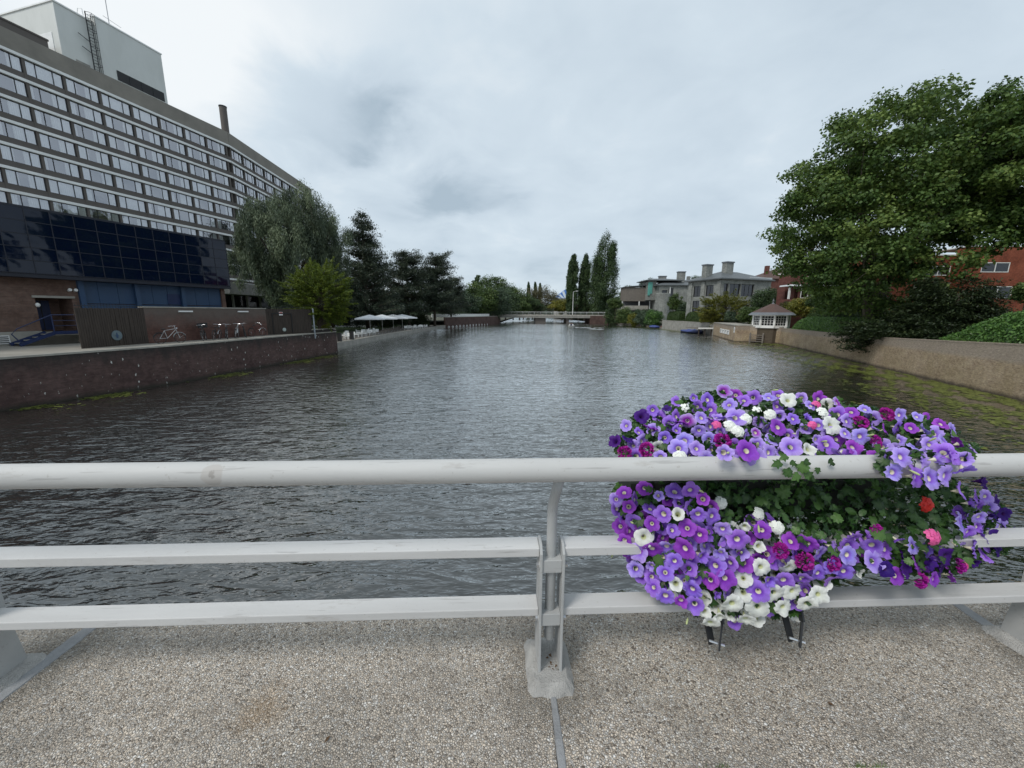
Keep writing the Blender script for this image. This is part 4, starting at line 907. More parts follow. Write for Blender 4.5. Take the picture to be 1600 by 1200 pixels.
def make_table():
    t = thing('terrace_table', 'small white terrace table among the white chairs near the quay corner', 'table', group='white tables on the terrace')
    MB().box(-0.4, 0.4, -0.4, 0.4, 0.70, 0.74).build('tabletop', M['white_paint'], t); MB().tube([(0, 0, 0.02), (0, 0, 0.7)], 0.04, 8).build('leg', M['galv'], t); MB().box(-0.25, 0.25, -0.25, 0.25, 0, 0.03).build('base', M['galv'], t)
    return t
ca = make_chair('white square terrace chair in the near group of seats, left of the parasols', M['white_paint']); cb_ = make_chair('low reclining deck chair in the row in front of the white parasols', M['wood_grey'], True); cb_['group'] = 'deck chairs in front of the parasols'
cc = make_chair('white square terrace chair in the far group of seats, right of the parasols', M['white_paint']); ta = make_table()
used = set()
def place(o, px, py, rz, lab=None):
    c_ = o if o.name not in used else copy_tree(o); used.add(o.name)
    c_.location = on_z(px, py, 0.7); c_.rotation_euler = (0, 0, rz)
    if lab: c_['label'] = lab
    return c_
for k, (px, py) in enumerate(sorted(((538, 529), (544, 530), (551, 528), (541, 525.5), (557, 527), (563, 526), (569, 525.5), (560, 523), (568, 522.5), (576, 524), (583, 523.5), (588, 522), (574, 520.5), (582, 520)))): place(ca, px, py, R(rnd.choice((0, 90, 180, 270))+rnd.uniform(-20, 20)), '%s white terrace chair from the left, in the group left of the parasols' % ORD[k])
for k, (px, py) in enumerate(((548, 526), (566, 524), (579, 522))): place(ta, px, py, R(rnd.uniform(0, 90)), '%s small white table from the left, among the chairs left of the parasols' % ORD[k])
for k in range(8): place(cb_, 592+k*4.6, 522.5-k*0.95, R(100+rnd.uniform(-8, 8)), '%s low reclining deck chair from the left, in front of the white parasols' % ORD[k])
for k in range(11): place(cc, 634+(k//2)*6.2+(k % 2)*2.5, 515.6-(k//2)*0.55-(k % 2)*1.0, R(rnd.uniform(0, 360)), '%s white terrace chair from the left, in the group right of the parasols' % ORD[k])
# white seats left of the yellow green tree trunk on the upper lawn and a white counter
uc = make_chair('white seat in the small row on the lawn behind the yellow green tree trunk', M['white_paint']); uc['group'] = 'white seats on the lawn'
for k in range(7): place(uc, 506+k*4.0, 511+(k % 2)*1.0-k*0.1, R(90), '%s white seat from the left on the lawn behind the yellow green tree' % ORD[k])
o = MB().box(-3.2, 3.2, -0.5, 0.5, 0, 1.0).box(-3.3, 3.3, -0.6, 0.6, 1.0, 1.12).build('bar_counter', M['white_paint'], None, tuple(on_z(520, 505, 0.7)), (0, 0, R(20)))
props(o, 'long white bar counter on the lawn behind the yellow green tree', 'counter')
for k, (px, py) in enumerate(((531, 534), (550, 531))):
    o = MB().box(-0.22, 0.22, -0.22, 0.22, 0, 1.1).box(-0.25, 0.25, -0.25, 0.25, 1.1, 1.16).build('planter_box', M['black'], None, tuple(on_z(px, py, 0.7)))
    props(o, ('black square planter against the end of the brick quay', 'black square planter in front of the lawn among white chairs')[k], 'planter', 'black planters on the terrace')
rl2 = MB(); pts = [Vector((x-0.15, y, 0.75)) for x, y in TL]
for a, b_ in zip(pts[:-1], pts[1:]):
    n = int((b_-a).length/3)
    for k in range(n): p = a.lerp(b_, k/n); rl2.tube([p, p+Vector((0, 0, 0.45))], 0.03, 4)
props(rl2.build('mooring_stake', M['wood_grey']), 'row of low stakes along the stone edge of the hotel terrace', 'stakes')

# ------------------------------------------------------------------ far bridge
br = thing('road_bridge', 'low flat concrete road bridge closing the canal in the distance', 'bridge', (-6, 168, 0))
MB().box(-2, 48, 0, 12, 2.35, 3.45).build('deck', M['old_concrete'], br)
MB().box(-2, 48, -0.15, -0.002, 3.0, 3.75).build('edge_beam', M['coping'], br)
MB().box(16, 20.5, 1, 11, -1, 2.35).build('pier', M['brown_spandrel'], br); MB().box(29.5, 30.6, 1, 11, -1, 2.35).build('pier', M['brown_spandrel'], br)
MB().box(-3, 0.5, 0.2, 12, -1, 2.349).build('abutment', M['canal_brick'], br); MB().box(39.5, 49, 0.2, 12, -1, 2.349).build('abutment', M['canal_brick'], br)
MB().box(39.5, 56, -0.6, -0.16, -1, 3.3).build('wing_wall', M['canal_brick'], br)
rm = MB().box(-2, 48, 0.05, 0.15, 4.75, 4.87)
rm.build('handrail', M['white_band'], br)
MB().box(-2, 48, 0.06, 0.12, 4.25, 4.32).build('lower_rail', M['galv'], br)
pm = MB().box(-0.06, 0.06, 0.04, 0.16, 3.45, 4.75).data('post', M['galv'])
for k in range(21): obj('post', pm, br, (-2+2.5*k, 0, 0))
for x, nm in ((895, 'lamp post on the far bridge left of the tall poplars'),):
    p = at(895, 489, 169.0); lp = thing('street_lamp', nm, 'street lamp', (p.x, 169.5, 3.45))
    MB().tube([(0, 0, 0), (0, 0, 9.6), (0.3, 0, 10.1), (1.3, 0, 10.3)], [0.12, 0.08, 0.06, 0.05], 8).build('pole', M['white_band'], lp); MB().ell((1.6, 0, 10.25), (0.5, 0.2, 0.12)).build('lamp_head', M['white_paint'], lp)
# low far bridge / quay seen through the arch
props(MB().box(-5, 45, 0, 3, 1.9, 2.9).box(-5, -2, 0, 3, -1, 1.9).box(40, 45, 0, 3, -1, 1.9).build('footbridge', M['old_concrete'], None, (-3, 420, 0)), 'small pale bridge glimpsed far off under the road bridge', 'bridge')

# ------------------------------------------------------------------ far trees
def ft(label, px, pyt, pyb, wpx, Y, mat, seed, gz=1.0, group='trees lining the far canal', name='broadleaf_tree', n=70, per=120, leaf=0.55, **k):
    T_ = at(px, pyt, Y); Bz = at(px, pyb, Y); rx = wpx/2*Y/FPX*1.22; h = (T_.z-Bz.z)*1.04
    return broad_tree(name, label, (T_.x, Y, gz), (T_.x, Y, Bz.z+h/2), (rx, rx*0.9, h/2), mat, seed, nclump=n, per=per, leaf=leaf, clump=0.27, hollow=0.3, trunk=0.35, group=group, **k)
ft('dull green tree just right of the lowest dark pine', 722, 452, 496, 44, 150, M['blue_green_leaf'], 41, 3)
ft('mid green round tree over the far left brick wall', 748, 440, 497, 50, 160, M['green_leaf'], 42, 3, n=90)
ft('slim airy tree poking above the round green crowns', 746, 426, 470, 13, 175, M['poplar_leaf'], 43, 3, n=24)
ft('highest rounded crown of the far green tree group', 770, 429, 480, 42, 200, M['green_leaf'], 44, 1, n=90)
ft('drooping light green tree at the left end of the far bridge', 775, 446, 498, 42, 165, M['blue_green_leaf'], 45, 3, n=90, leaf=0.45)
ft('green tree behind the left end of the far bridge', 802, 443, 492, 44, 205, M['green_leaf'], 46, 1, n=80)
ft('small green tree above the left third of the far bridge', 818, 462, 492, 34, 215, M['poplar_leaf'], 47, 1)
ft('brownish dark round tree above the middle of the far bridge', 845, 448, 491, 52, 230, M['brown_leaf'], 48, 1, n=90)
ft('dark green tree low behind the brownish round one', 832, 466, 492, 34, 215, M['poplar_leaf'], 49, 1)
ft('yellow green bushy tree above the bridge, left of the poplars', 879, 467, 491, 32, 200, M['yellow_leaf'], 50, 1)
ft('small dark tree between the bridge lamp and the tall poplar', 915, 474, 490, 30, 196, M['brown_leaf'], 51, 1)
ft('green background tree on the far left above the white parapet', 700, 458, 496, 40, 190, M['blue_green_leaf'], 52, 1)
ft('pale background tree at the left of the grey houses', 984, 446, 480, 26, 230, M['green_leaf'], 53, 1)
ft('bare looking tree on the skyline behind the grey houses', 1012, 434, 470, 22, 230, M['blue_green_leaf'], 54, 1, n=30)
ft('dark tree on the skyline behind the chimneys of the near grey house', 1204, 424, 470, 34, 170, M['poplar_leaf'], 55, 1)
ft('hazy tree on the skyline behind the roof gap', 1092, 429, 470, 26, 220, M['blue_green_leaf'], 56, 1, n=40)
def poplar(label, px, pyt, pyb, wpx, Y, seed, lobes=3, gz=1.2, grp=None):
    rg = np.random.default_rng(seed); T_ = at(px, pyt, Y); Bz = at(px, pyb, Y); h = T_.z-gz; r_ = wpx/2*Y/FPX*1.12
    t = thing('poplar_tree', label, 'tree', (T_.x, Y, gz), group=grp); C_ = []; Rr = []
    n = int(60+h*3); off = [(0, 0, 1.0)]+[((rg.uniform(0.25, 0.5)*(1 if k % 2 else -1))*r_, rg.uniform(-.3, .3)*r_, rg.uniform(0.72, 0.9)) for k in range(lobes-1)]
    for k in range(n*2):
        o_ = off[k % len(off)]; f = rg.random()**0.9; H_ = h*o_[2]; wr = r_*(1.0 if o_[2] == 1 else 0.55)*min(1, (1-f)*2.6+0.12)**0.7*min(1, f*5+0.55)
        a = rg.random()*6.28; q = rg.random()**0.5*wr*0.8; C_.append((o_[0]*(0.4+0.6*f)+q*math.cos(a), o_[1]+q*math.sin(a), H_*(0.06+0.92*f))); c_ = r_*0.24*(0.7+0.6*rg.random()); Rr.append((c_, c_, c_*2.0))
    obj('crown', clumps_to_leaves(rg, np.array(C_), np.array(Rr), 150, 0.5 if r_ > 2 else 0.8, 0.6, M['poplar_leaf'], 'crown', up=0.2, tintb=0.5, shell=0.3, tvar=0.45), t)
    MB().tube([(0, 0, -0.3), (0, 0, h*0.5), (0, 0, h*0.95)], [0.6, 0.35, 0.05], 8).build('trunk', M['bark'], t)
poplar('tallest poplar, standing right of the far bridge', 947, 369, 490, 43, 184, 61, 4)
poplar('narrow poplar with a slit beside it, left one of the pair by the bridge lamp', 897, 398, 488, 20, 190, 62, 2, grp='pair of poplars left of the tallest one')
poplar('narrow poplar, right one of the pair by the bridge lamp', 916.5, 398, 488, 21, 192, 63, 2, grp='pair of poplars left of the tallest one')
for k, (px, py) in enumerate(((826, 441), (836.5, 440), (844, 442))):
    poplar(('leftmost of the three tiny poplars on the skyline', 'middle of the three tiny poplars on the skyline', 'rightmost and shortest of the three tiny poplars on the skyline')[k], px, py, 470, (7, 6.5, 5.5)[k], 340, 70+k, 1, grp='three tiny poplars on the skyline')
ft('broad green tree filling the bank right of the lowest pine', 735, 456, 497, 40, 178, M['green_leaf'], 57, 3)
ft('green tree between the highest crown and the bridge end', 790, 452, 494, 40, 182, M['poplar_leaf'], 58, 1)
ft('low green tree right of the drooping light green one', 812, 470, 493, 30, 196, M['green_leaf'], 59, 1)
ft('dark tree behind the foot of the pair of poplars', 905, 468, 490, 34, 215, M['poplar_leaf'], 60, 1)
rgw = np.random.default_rng(77); nw = 300
Cw = np.stack([rgw.uniform(-150, 190, nw), rgw.uniform(330, 455, nw), np.zeros(nw)], 1)
Cw[:, 0] += np.where(np.abs(Cw[:, 0]-18) < 20, np.sign(Cw[:, 0]-18)*22*(Cw[:, 1] < 425), 0); hw_ = rgw.uniform(5, 15, nw); Cw[:, 2] = hw_*0.6
Cw = np.vstack([Cw, np.stack([rgw.uniform(-30, 70, 70), rgw.uniform(426, 450, 70), rgw.uniform(2, 7, 70)], 1)]); hw_ = np.concatenate([hw_, rgw.uniform(7, 12, 70)])
Rw = np.stack([hw_*0.55, hw_*0.5, hw_*0.6], 1)
props(obj('far_wood', clumps_to_leaves(rgw, Cw, Rw, 260, 1.5, 0.8, M['blue_green_leaf'], 'far_wood', shell=0.3)), kind='stuff')
# glass tent roof
tp = at(868, 466, 320); tl = thing('tent_hall', 'distant hall with a sloping blue and white tent roof between the trees', 'building', (tp.x, 320, 1))
M['tent_blue'] = plain('tent_blue', (0.10, 0.22, 0.55), 0.4); M['tent_white'] = plain('tent_white', (0.65, 0.72, 0.80), 0.5)
h0 = tp.z-1; 
MB().box(0, 13, 0, 12, 0, h0).build('wall', M['old_concrete'], tl)
MB().mesh([(-1, -1, h0), (8, -1, h0+7.2), (11.5, 4, h0+5), (8, 13, h0+7), (-1, 13, h0), (12.5, -1, h0)], [(0, 1, 3, 4), (1, 5, 2), (0, 5, 1)]).build('roof', M['tent_blue'], tl)
for a in (0, 1, 2): MB().mesh([(-1+3*a, -1.05, h0+2.4*a), (0.6+3*a, -1.05, h0+2.4*a+1.1), (5+2*a, -1.05, h0), (3.4+2*a, -1.05, h0)], [(0, 1, 2, 3)]).build('white_stripe', M['tent_white'], tl)

# ------------------------------------------------------------------ right bank buildings
def house_window(parent, x, z, w_, h, y=0.0, depth=0.12, nx=2, frame='white_paint', fw_=0.09, pane='dark_pane', nz=1):
    f = MB(); f.box(-w_/2, w_/2, -0.03, 0.06, 0, fw_).box(-w_/2, w_/2, -0.03, 0.06, h-fw_, h)
    for k in range(nx+1):
        xx = -w_/2+(w_-fw_)*k/nx; f.box(xx, xx+fw_, -0.028, 0.058, fw_, h-fw_)
    for k in range(1, nz): zz = h*k/nz; f.box(-w_/2, w_/2, -0.02, 0.05, zz-fw_/3, zz+fw_/3)
    o = f.build('window', M[frame], parent, (x, y+depth, z)); MB().face([(-w_/2, 0.02, 0), (w_/2, 0.02, 0), (w_/2, 0.02, h), (-w_/2, 0.02, h)]).build('pane', M[pane], o)
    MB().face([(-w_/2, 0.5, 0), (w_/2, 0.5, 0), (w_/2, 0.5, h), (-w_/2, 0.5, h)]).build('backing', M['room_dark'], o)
    return o
# red brick house on the far right
hd = thing('brick_house', 'red orange brick house with white framed windows behind the large rounded hedge', 'house', (46, 50, 2.2))
def lz(p): return p.z-2.2
w1 = at(1557, 417, 50); w2 = at(1559, 457.5, 50)
topz = at(1560, 385.5, 50).z-2.2
ops = [(12.7, 16.0, 8.75-2.2+0.95, 11.0-2.2), (13.6, 17.2, 6.66-2.2, 8.15-2.2), (21, 24.4, 7.5, 8.8), (21, 24.4, 4.46, 5.95), (7.2, 10.3, 7.35, 8.55), (7.6, 10.3, 4.2, 5.7), (13.0, 16.6, 1.0, 2.4)]
ops[0] = (12.7, 16.2, 7.65, 8.85)
m = MB().facade(10.7, 40, 0, topz, [o for o in ops if o[0] > 10.7], 0.16, 0); m.face([(10.7, 0, 0), (10.7, 1.3, 0), (10.7, 1.3, topz), (10.7, 0, topz)][::-1])
m.facade(0, 10.7, 0, topz-0.9, [o for o in ops if o[0] < 10.7], 0.16, 1.3); m.box(0.01, 39.99, 2.2, 4.6, 0, topz-0.95); m.face([(0, 1.3, 0), (0, 4.6, 0), (0, 4.6, topz-.9), (0, 1.3, topz-.9)][::-1])
m.build('wall', M['red_brick'], hd)
MB().box(10.6, 40, -0.08, 4.7, topz, topz+0.12).build('roof_edge', M['white_paint'], hd); MB().box(-0.1, 10.6, 1.22, 4.7, topz-0.9, topz-0.75).build('roof_edge', M['white_paint'], hd)
for a, b_, c_, d_ in ops: house_window(hd, (a+b_)/2, c_, b_-a, d_-c_, 0 if a > 10.7 else 1.3, 0.02, 2)
MB().box(5.2, 10.69, 1.22, 1.298, 6.35, 6.45).build('string_course', M['coping'], hd)
# second brick house in the middle behind the pavilion
p = at(1222, 413, 70); he = thing('brick_villa', 'dull red brick villa with a pale lean-to roof and upper window, behind the pavilion', 'house', (50.6, 70, 2.2))
ops = [(1.4, 4.8, 8.35, 9.9), (6.2, 8.6, 8.35, 9.9), (13, 16, 5.5, 7.2), (13, 16, 1.0, 2.6), (19, 22, 5.5, 7.2)]
m = MB().facade(0, 26, 0, 10.9, ops, 0.16, 0); m.box(0.01, 25.99, 0.9, 4, 0, 10.85); m.face([(0, 0, 0), (0, 4, 0), (0, 4, 10.9), (0, 0, 10.9)][::-1]); m.build('wall', M['dull_brick'], he)
for a, b_, c_, d_ in ops: house_window(he, (a+b_)/2, c_, b_-a, d_-c_, 0, 0.02, 2)
MB().box(-0.1, 26, -0.08, 4.1, 10.9, 11.05).build('roof_edge', M['coping'], he)
bay = MB().prism([(-3.2, -2.3), (3.2, -2.6), (5.4, -1.4), (5.4, -0.01), (-3.2, -0.01)], 0, 4.9); bay.build('bay', M['dull_brick'], he)
MB().prism([(-3.4, -2.9), (3.4, -3.2), (6, -1.8), (6, -0.01), (-3.4, -0.01)], 7.05, 7.3, top=[(-3.3, -2.7), (3.3, -3.0), (5.8, -1.7), (5.8, -0.01), (-3.3, -0.01)]).build('lean_to_roof', M['zinc_white'], he)
MB().box(-1.5, 5.3, -1.3, -0.02, 4.9, 7.04).build('bay_wall', M['dull_brick'], he)
MB().box(-3.1, -2.85, -2.25, -2.0, 4.9, 7.04).build('column', M['white_paint'], he)
for k, x in enumerate((-0.6, 1.1, 3.0)): house_window(he, x, 5.05, 1.25, 1.72, -2.35, -0.1, 1)
MB().box(-1.58, 3.9, -2.3, -1.31, 4.905, 5.0).box(-1.58, 3.9, -2.3, -1.31, 6.8, 7.04).build('bay_frame', M['dull_brick'], he)
for x in (-1.4, 0.25, 2.05, 3.75): MB().box(x-0.12, x+0.12, -2.35, -2.2, 5.0, 6.8).build('bay_post', M['dull_brick'], he)
MB().box(-1.9, -0.05, 0.5, 2.6, 0, 9.3).build('wall', M['dull_brick'], he); MB().box(-2.05, 0, 0.4, 2.7, 9.3, 9.55).build('roof_edge', M['white_paint'], he); MB().box(-1.6, -0.04, 0.8, 2.4, 9.55, 11.2).build('roof_box', M['coping'], he)
# grey concrete-block houses
def hip(mb, x0, x1, y0, y1, z, rise, ov=0.6, ridge=0.35):
    ax, bx = x0-ov, x1+ov; ay, by = y0-ov, y1+ov; cxm0, cxm1 = ax+(bx-ax)*ridge, bx-(bx-ax)*ridge; cy_ = (ay+by)/2
    mb.mesh([(ax, ay, z), (bx, ay, z), (bx, by, z), (ax, by, z), (cxm0, cy_, z+rise), (cxm1, cy_, z+rise), (ax, ay, z-0.25), (bx, ay, z-0.25), (bx, by, z-0.25), (ax, by, z-0.25)],
            [(0, 1, 5, 4), (1, 2, 5), (2, 3, 4, 5), (3, 0, 4), (0, 6, 7, 1), (1, 7, 8, 2), (2, 8, 9, 3), (3, 9, 6, 0), (9, 8, 7, 6)])
def grey_house(label, X, Y, Wx, D, zb, h, chim, leftbays, frontops, leftops, roofrise=2.2):
    t = thing('grey_house', label, 'house', (X, Y, zb), 0)
    fo = [(a, b_, c_, d_) for a, b_, c_, d_ in frontops]
    m = MB().facade(0, Wx, 0, h, fo, 0.5, 0)
    m.face([(Wx, 0, 0), (Wx, D, 0), (Wx, D, h), (Wx, 0, h)]); m.build('wall', M['grey_block'], t)
    s = MB().facade(0, D, 0, h, leftops, 0.4, 0); s.build('side_wall', M['grey_block'], t, (0, D, 0), (0, 0, R(-90)))
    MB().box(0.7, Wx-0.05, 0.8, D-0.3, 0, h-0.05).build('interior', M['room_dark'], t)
    for a, b_, c_, d_ in fo: house_window(t, (a+b_)/2, c_, b_-a, d_-c_, 0, 0.3, max(1, round((b_-a)/1.6)), 'dark_metal', 0.08)
    e = obj('side_frame', None, t) if False else None
    for a, b_, c_, d_ in leftops:
        o = house_window(t, 0, c_, b_-a, d_-c_, 0, 0.2, 2, 'dark_metal', 0.08); o.rotation_euler = (0, 0, R(-90)); o.location = (0.2, D-(a+b_)/2, c_)
    for y in leftbays: MB().box(-0.28, -0.01, y, y+1.1, 0, h-0.3).build('buttress', M['grey_block'], t)
    r_ = MB(); hip(r_, -0.4, Wx, 0, D, h+0.25, roofrise); ro = r_.build('roof', M['slate'], t)
    for cx0, cy0, cw_, ch_ in chim:
        MB().box(cx0, cx0+cw_, cy0, cy0+1.4, h+0.3, h+ch_).build('chimney', M['grey_block'], ro); MB().box(cx0-0.15, cx0+cw_+0.15, cy0-0.15, cy0+1.55, h+ch_, h+ch_+0.3).build('chimney_cap', M['lead'], ro)
    return t
gA = grey_house('nearer grey block house with two broad chimneys and a long dark upper window', 50.2, 95, 16.5, 10.6, 1.8, 10.9, [(0.6, 5.6, 2.1, 3.8), (4.8, 3.4, 2.3, 4.4)], [0.1, 4.85, 8.95],
    [(0.8, 2.2, 7.2, 9.9), (2.7, 6.2, 7.0, 9.9), (6.5, 10.8, 7.0, 9.9), (1.2, 2.6, 2.6, 4.8), (7.6, 9.4, 2.6, 5.0), (11.6, 12.6, 3.4, 5.2)], [(2.0, 4.3, 7.0, 9.7), (6.0, 8.3, 7.0, 9.7), (2.0, 4.3, 2.6, 6.0), (6.0, 8.3, 2.6, 6.0), (2.0, 4.3, 0.0, 1.6), (6.0, 8.3, 0.0, 1.6)])
gA.rotation_euler = (0, 0, R(20))
MB().box(10.0, 17.5, 0.6, 9, 11.2, 11.8).build('flat_roof', M['zinc_white'], gA)
gB = grey_house('farther grey block house with a teal corner window, balcony and round stair tower', 59.5, 160, 20.0, 16, 1.8, 11.0, [(7.5, 4, 2.3, 4.6), (3.2, 9, 2.3, 3.6)], [], 
    [(0.9, 2.6, 7.4, 9.6), (3.0, 4.6, 7.0, 10.2), (3.0, 4.6, 3.4, 6.0), (9.2, 9.9, 1.0, 10.0), (13.5, 15.0, 3.4, 5.4), (16, 18, 7.2, 9.2)], [(2, 5, 7, 9.5), (8, 12, 7, 9.5)])
MB().lathe([(2.2, 0), (2.2, 8.4), (2.0, 8.5)], 20).build('stair_tower', M['grey_block'], gB, (0.6, -1.6, 0))
MB().box(3.3, 3.6, -0.1, -0.005, 0, 10.6).build('downpipe', M['white_band'], gB)
MB().box(-2.6, -0.01, 3, 9, 6.5, 12.6).build('upper_box', M['grey_block'], gB); MB().box(-2.75, -2.0, 2.7, 2.98, 8.0, 12.0).build('teal_window', M['teal'], gB); MB().box(-2.62, -1.3, 2.8, 2.99, 8.6, 12.3).build('teal_window', M['teal'], gB)
r_ = MB(); hip(r_, -3.0, 8, 2.6, 12, 13.0, 0.8); r_.build('roof', M['slate'], gB)
MB().box(-9.2, -2.61, 5.5, 12, 6.2, 10.8).build('upper_box', M['wood_grey'], gB); MB().box(-10.5, -0.01, 5.0, 12.5, 3.2, 3.6).build('balcony_floor', M['coping'], gB)
bl = MB().box(-10.5, -1.5, 4.9, 5.02, 3.6, 4.7); bl.build('balcony_parapet', M['coping'], gB)
for x in (-10.4, -4.6, -1.0): MB().box(x-0.12, x+0.12, 5.1, 5.34, 0, 6.2).build('column', M['white_band'], gB)
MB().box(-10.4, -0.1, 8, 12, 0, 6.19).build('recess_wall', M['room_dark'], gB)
MB().mesh([(-9.6, 5.0, 11.0), (-2.4, 5.0, 11.6), (-2.4, 12.5, 11.6), (-9.6, 12.5, 11.0), (-9.6, 5.0, 10.8), (-2.4, 5.0, 11.4), (-2.4, 12.5, 11.4), (-9.6, 12.5, 10.8)], [(0, 1, 2, 3), (7, 6, 5, 4), (0, 4, 5, 1), (2, 6, 7, 3), (3, 7, 4, 0), (1, 5, 6, 2)]).build('roof', M['slate'], gB)
gB.scale = (1.25, 1.25, 1.25)
# third roof with dormers between them
gc = thing('far_house', 'dark roofed house far behind the gap between the two grey houses', 'house', (68, 190, 1.5))
MB().box(0, 26, 0, 14, 0, 14).build('wall', M['grey_block'], gc); r_ = MB(); hip(r_, 0, 26, 0, 14, 14.3, 5); ro = r_.build('roof', M['slate'], gc)
for x in (6, 18): MB().box(x, x+1.4, 5, 6.4, 15, 21).build('chimney', M['grey_block'], ro)
gd_ = thing('roofline_house', 'distant house with dark hipped roof and two small chimneys above the near grey house', 'house', (88, 140, 1.5))
MB().box(0, 24, 0, 12, 0, 15).build('wall', M['dull_brick'], gd_); r_ = MB(); hip(r_, 0, 24, 0, 12, 15.3, 4); ro = r_.build('roof', M['roof_tile'], gd_)
for x in (3, 10): MB().box(x, x+1.2, 3, 4.2, 15.5, 20).build('chimney', M['dull_brick'], ro)

# pavilion with octagonal roof
pc = at(1200.5, 508, 61); pv = thing('garden_pavilion', 'small white windowed pavilion with a brown octagonal tiled roof on the wall corner', 'pavilion', (pc.x+1.2, 62.3, 2.38), R(22.5))
rp = 2.55; z0, z1 = 0.12, 2.0; oct_ = [(rp*math.cos(2*PI*k/8), rp*math.sin(2*PI*k/8)) for k in range(8)]
MB().prism(oct_, 0, 0.14).build('sill_ring', M['white_paint'], pv); MB().prism([(x*0.9, y*0.9) for x, y in oct_], -2.4, -0.002).build('brick_base', M['wall_brick'], pv)
for k in range(8):
    a = Vector((*oct_[k], 0)); b_ = Vector((*oct_[(k+1) % 8], 0)); d = b_-a; L = d.length; rz = math.atan2(d.y, d.x); mid = (a+b_)/2
    MB().lathe([(0.17, z0), (0.17, z1)], 8).build('post', M['white_paint'], pv, tuple(a*0.96))
    f = MB(); W_ = L-0.36
    f.box(-W_/2, W_/2, -0.04, 0.04, 0.14, 0.42).box(-W_/2, W_/2, -0.04, 0.04, 1.85, 2.0)
    for q in range(5): x = -W_/2+W_*q/4; f.box(x-0.03, x+0.03, -0.03, 0.03, 0.42, 1.85)
    for q in range(1, 4): f.box(-W_/2, W_/2, -0.028, 0.028, 0.42+1.43*q/4-0.025, 0.42+1.43*q/4+0.025)
    o = f.build('window', M['white_paint'], pv, tuple(mid*0.96), (0, 0, rz)); MB().face([(-W_/2, 0, 0.42), (W_/2, 0, 0.42), (W_/2, 0, 1.85), (-W_/2, 0, 1.85)]).build('pane', M['dark_pane'], o)
rv = [(x*1.28, y*1.28) for x, y in oct_]
MB().prism([(x*1.25, y*1.25) for x, y in oct_], 1.98, 2.02).build('soffit', M['white_paint'], pv)
MB().prism(rv, 2.022, 2.42, top=[(x*0.86, y*0.86) for x, y in rv]).build('roof_skirt', M['lead'], pv)
MB().prism([(x*0.86, y*0.86) for x, y in rv], 2.422, 3.75, top=[(x*0.1, y*0.1) for x, y in rv]).build('roof', M['roof_tile'], pv)
MB().lathe([(0.25, 3.7), (0.12, 3.95), (0.05, 4.0), (0.14, 4.15), (0.03, 4.6)], 10).build('finial', M['lead'], pv)
# flagpole, closed parasols
fp = at(1074, 502, 106); o = thing('flagpole', 'tall thin white flagpole on the quay left of the near grey house', 'flagpole', (fp.x, 105.3, 2.5)); MB().tube([(0, 0, 0), (0, 0, 10.4)], [0.14, 0.08], 8).build('pole', M['white_paint'], o); MB().ell((0, 0, 10.5), (0.16, 0.16, 0.16)).build('finial', M['white_paint'], o)
for k, (px, py, Y, h) in enumerate(((1235, 485, 66, 1.6), (1205, 474, 84, 1.4))):
    p = at(px, py, Y); o = thing('closed_parasol', ('folded cream parasol behind the hedge right of the pavilion', 'folded grey parasol peeking above the pavilion roof')[k], 'parasol', (p.x, Y, 2.2))
    hh = p.z-2.2; MB().tube([(0, 0, 0), (0, 0, hh+h-0.4)], 0.04, 6).build('pole', M['wood_grey'], o); MB().lathe([(0.30, hh-0.2), (0.34, hh), (0.14, hh+h*0.6), (0.05, hh+h*0.85)], 10).build('cover', M['curtain'] if k == 0 else M['coping'], o)

# boats
def hull_boat(name, label, loc, rz, L, W_, cover=None, group=None):
    t = thing(name, label, 'boat', loc, rz, group); st = 9; m = MB(); vs = []
    for i in range(st):
        f = i/(st-1); w_ = W_/2*(math.sin(PI*min(1, (f*0.62+0.38)))**0.7 if f < 1 else 0.02); w_ = W_/2*max(0.03, (1-max(0, (f-0.45)/0.55)**2.2)); sh = 0.45+0.22*max(0, f-0.5)*2
        x = -L/2+L*f; vs += [(x, -w_, sh), (x, -w_*0.75, 0.0), (x, 0, -0.15), (x, w_*0.75, 0.0), (x, w_, sh)]
    fs = [(i*5+k, i*5+k+1, (i+1)*5+k+1, (i+1)*5+k) for i in range(st-1) for k in range(4)]+[(0, 4, 3, 2, 1)]
    m.mesh(vs, fs).build('hull', M['hull'] if not cover else M['navy_cloth'], t, smooth=True)
    if cover:
        c_ = MB(); vs = []
        for i in range(st):
            f = i/(st-1); w_ = W_/2*max(0.03, (1-max(0, (f-0.45)/0.55)**2.2))*1.06; sh = 0.47+0.22*max(0, f-0.5)*2; top = sh+0.55*math.sin(PI*min(1, 0.15+f*0.85))*(0.75+0.25*(i % 2))
            x = (-L/2+L*f)*1.02; vs += [(x, -w_, sh-0.12), (x, -w_*0.8, sh+0.25*(top-sh)), (x, 0, top), (x, w_*0.8, sh+0.25*(top-sh)), (x, w_, sh-0.12)]
        c_.mesh(vs, fs).build('tarpaulin', M[cover], t)
    else:
        for x in (-L*0.2, L*0.1): MB().box(x-0.12, x+0.12, -W_*0.4, W_*0.4, 0.28, 0.33).build('thwart', M['wood_grey'], t)
        MB().box(-L*0.45, L*0.3, -W_*0.33, W_*0.33, 0.04, 0.08).build('floor', M['wood_grey'], t)
    return t
b1 = on_z(1080, 518, 0); hull_boat('covered_boat', 'blue tarpaulin covered boat moored beside the jetty, larger of the two', (41.9, 90.5, 0), R(125), 5.5, 2.3, 'tarp'); 
b2 = on_z(1023, 513, 0); hull_boat('covered_boat', 'small dark blue covered boat moored by the shrubs, left of the flagpole', (b2.x, b2.y+1, 0), R(100), 5, 2.0, 'tarp')
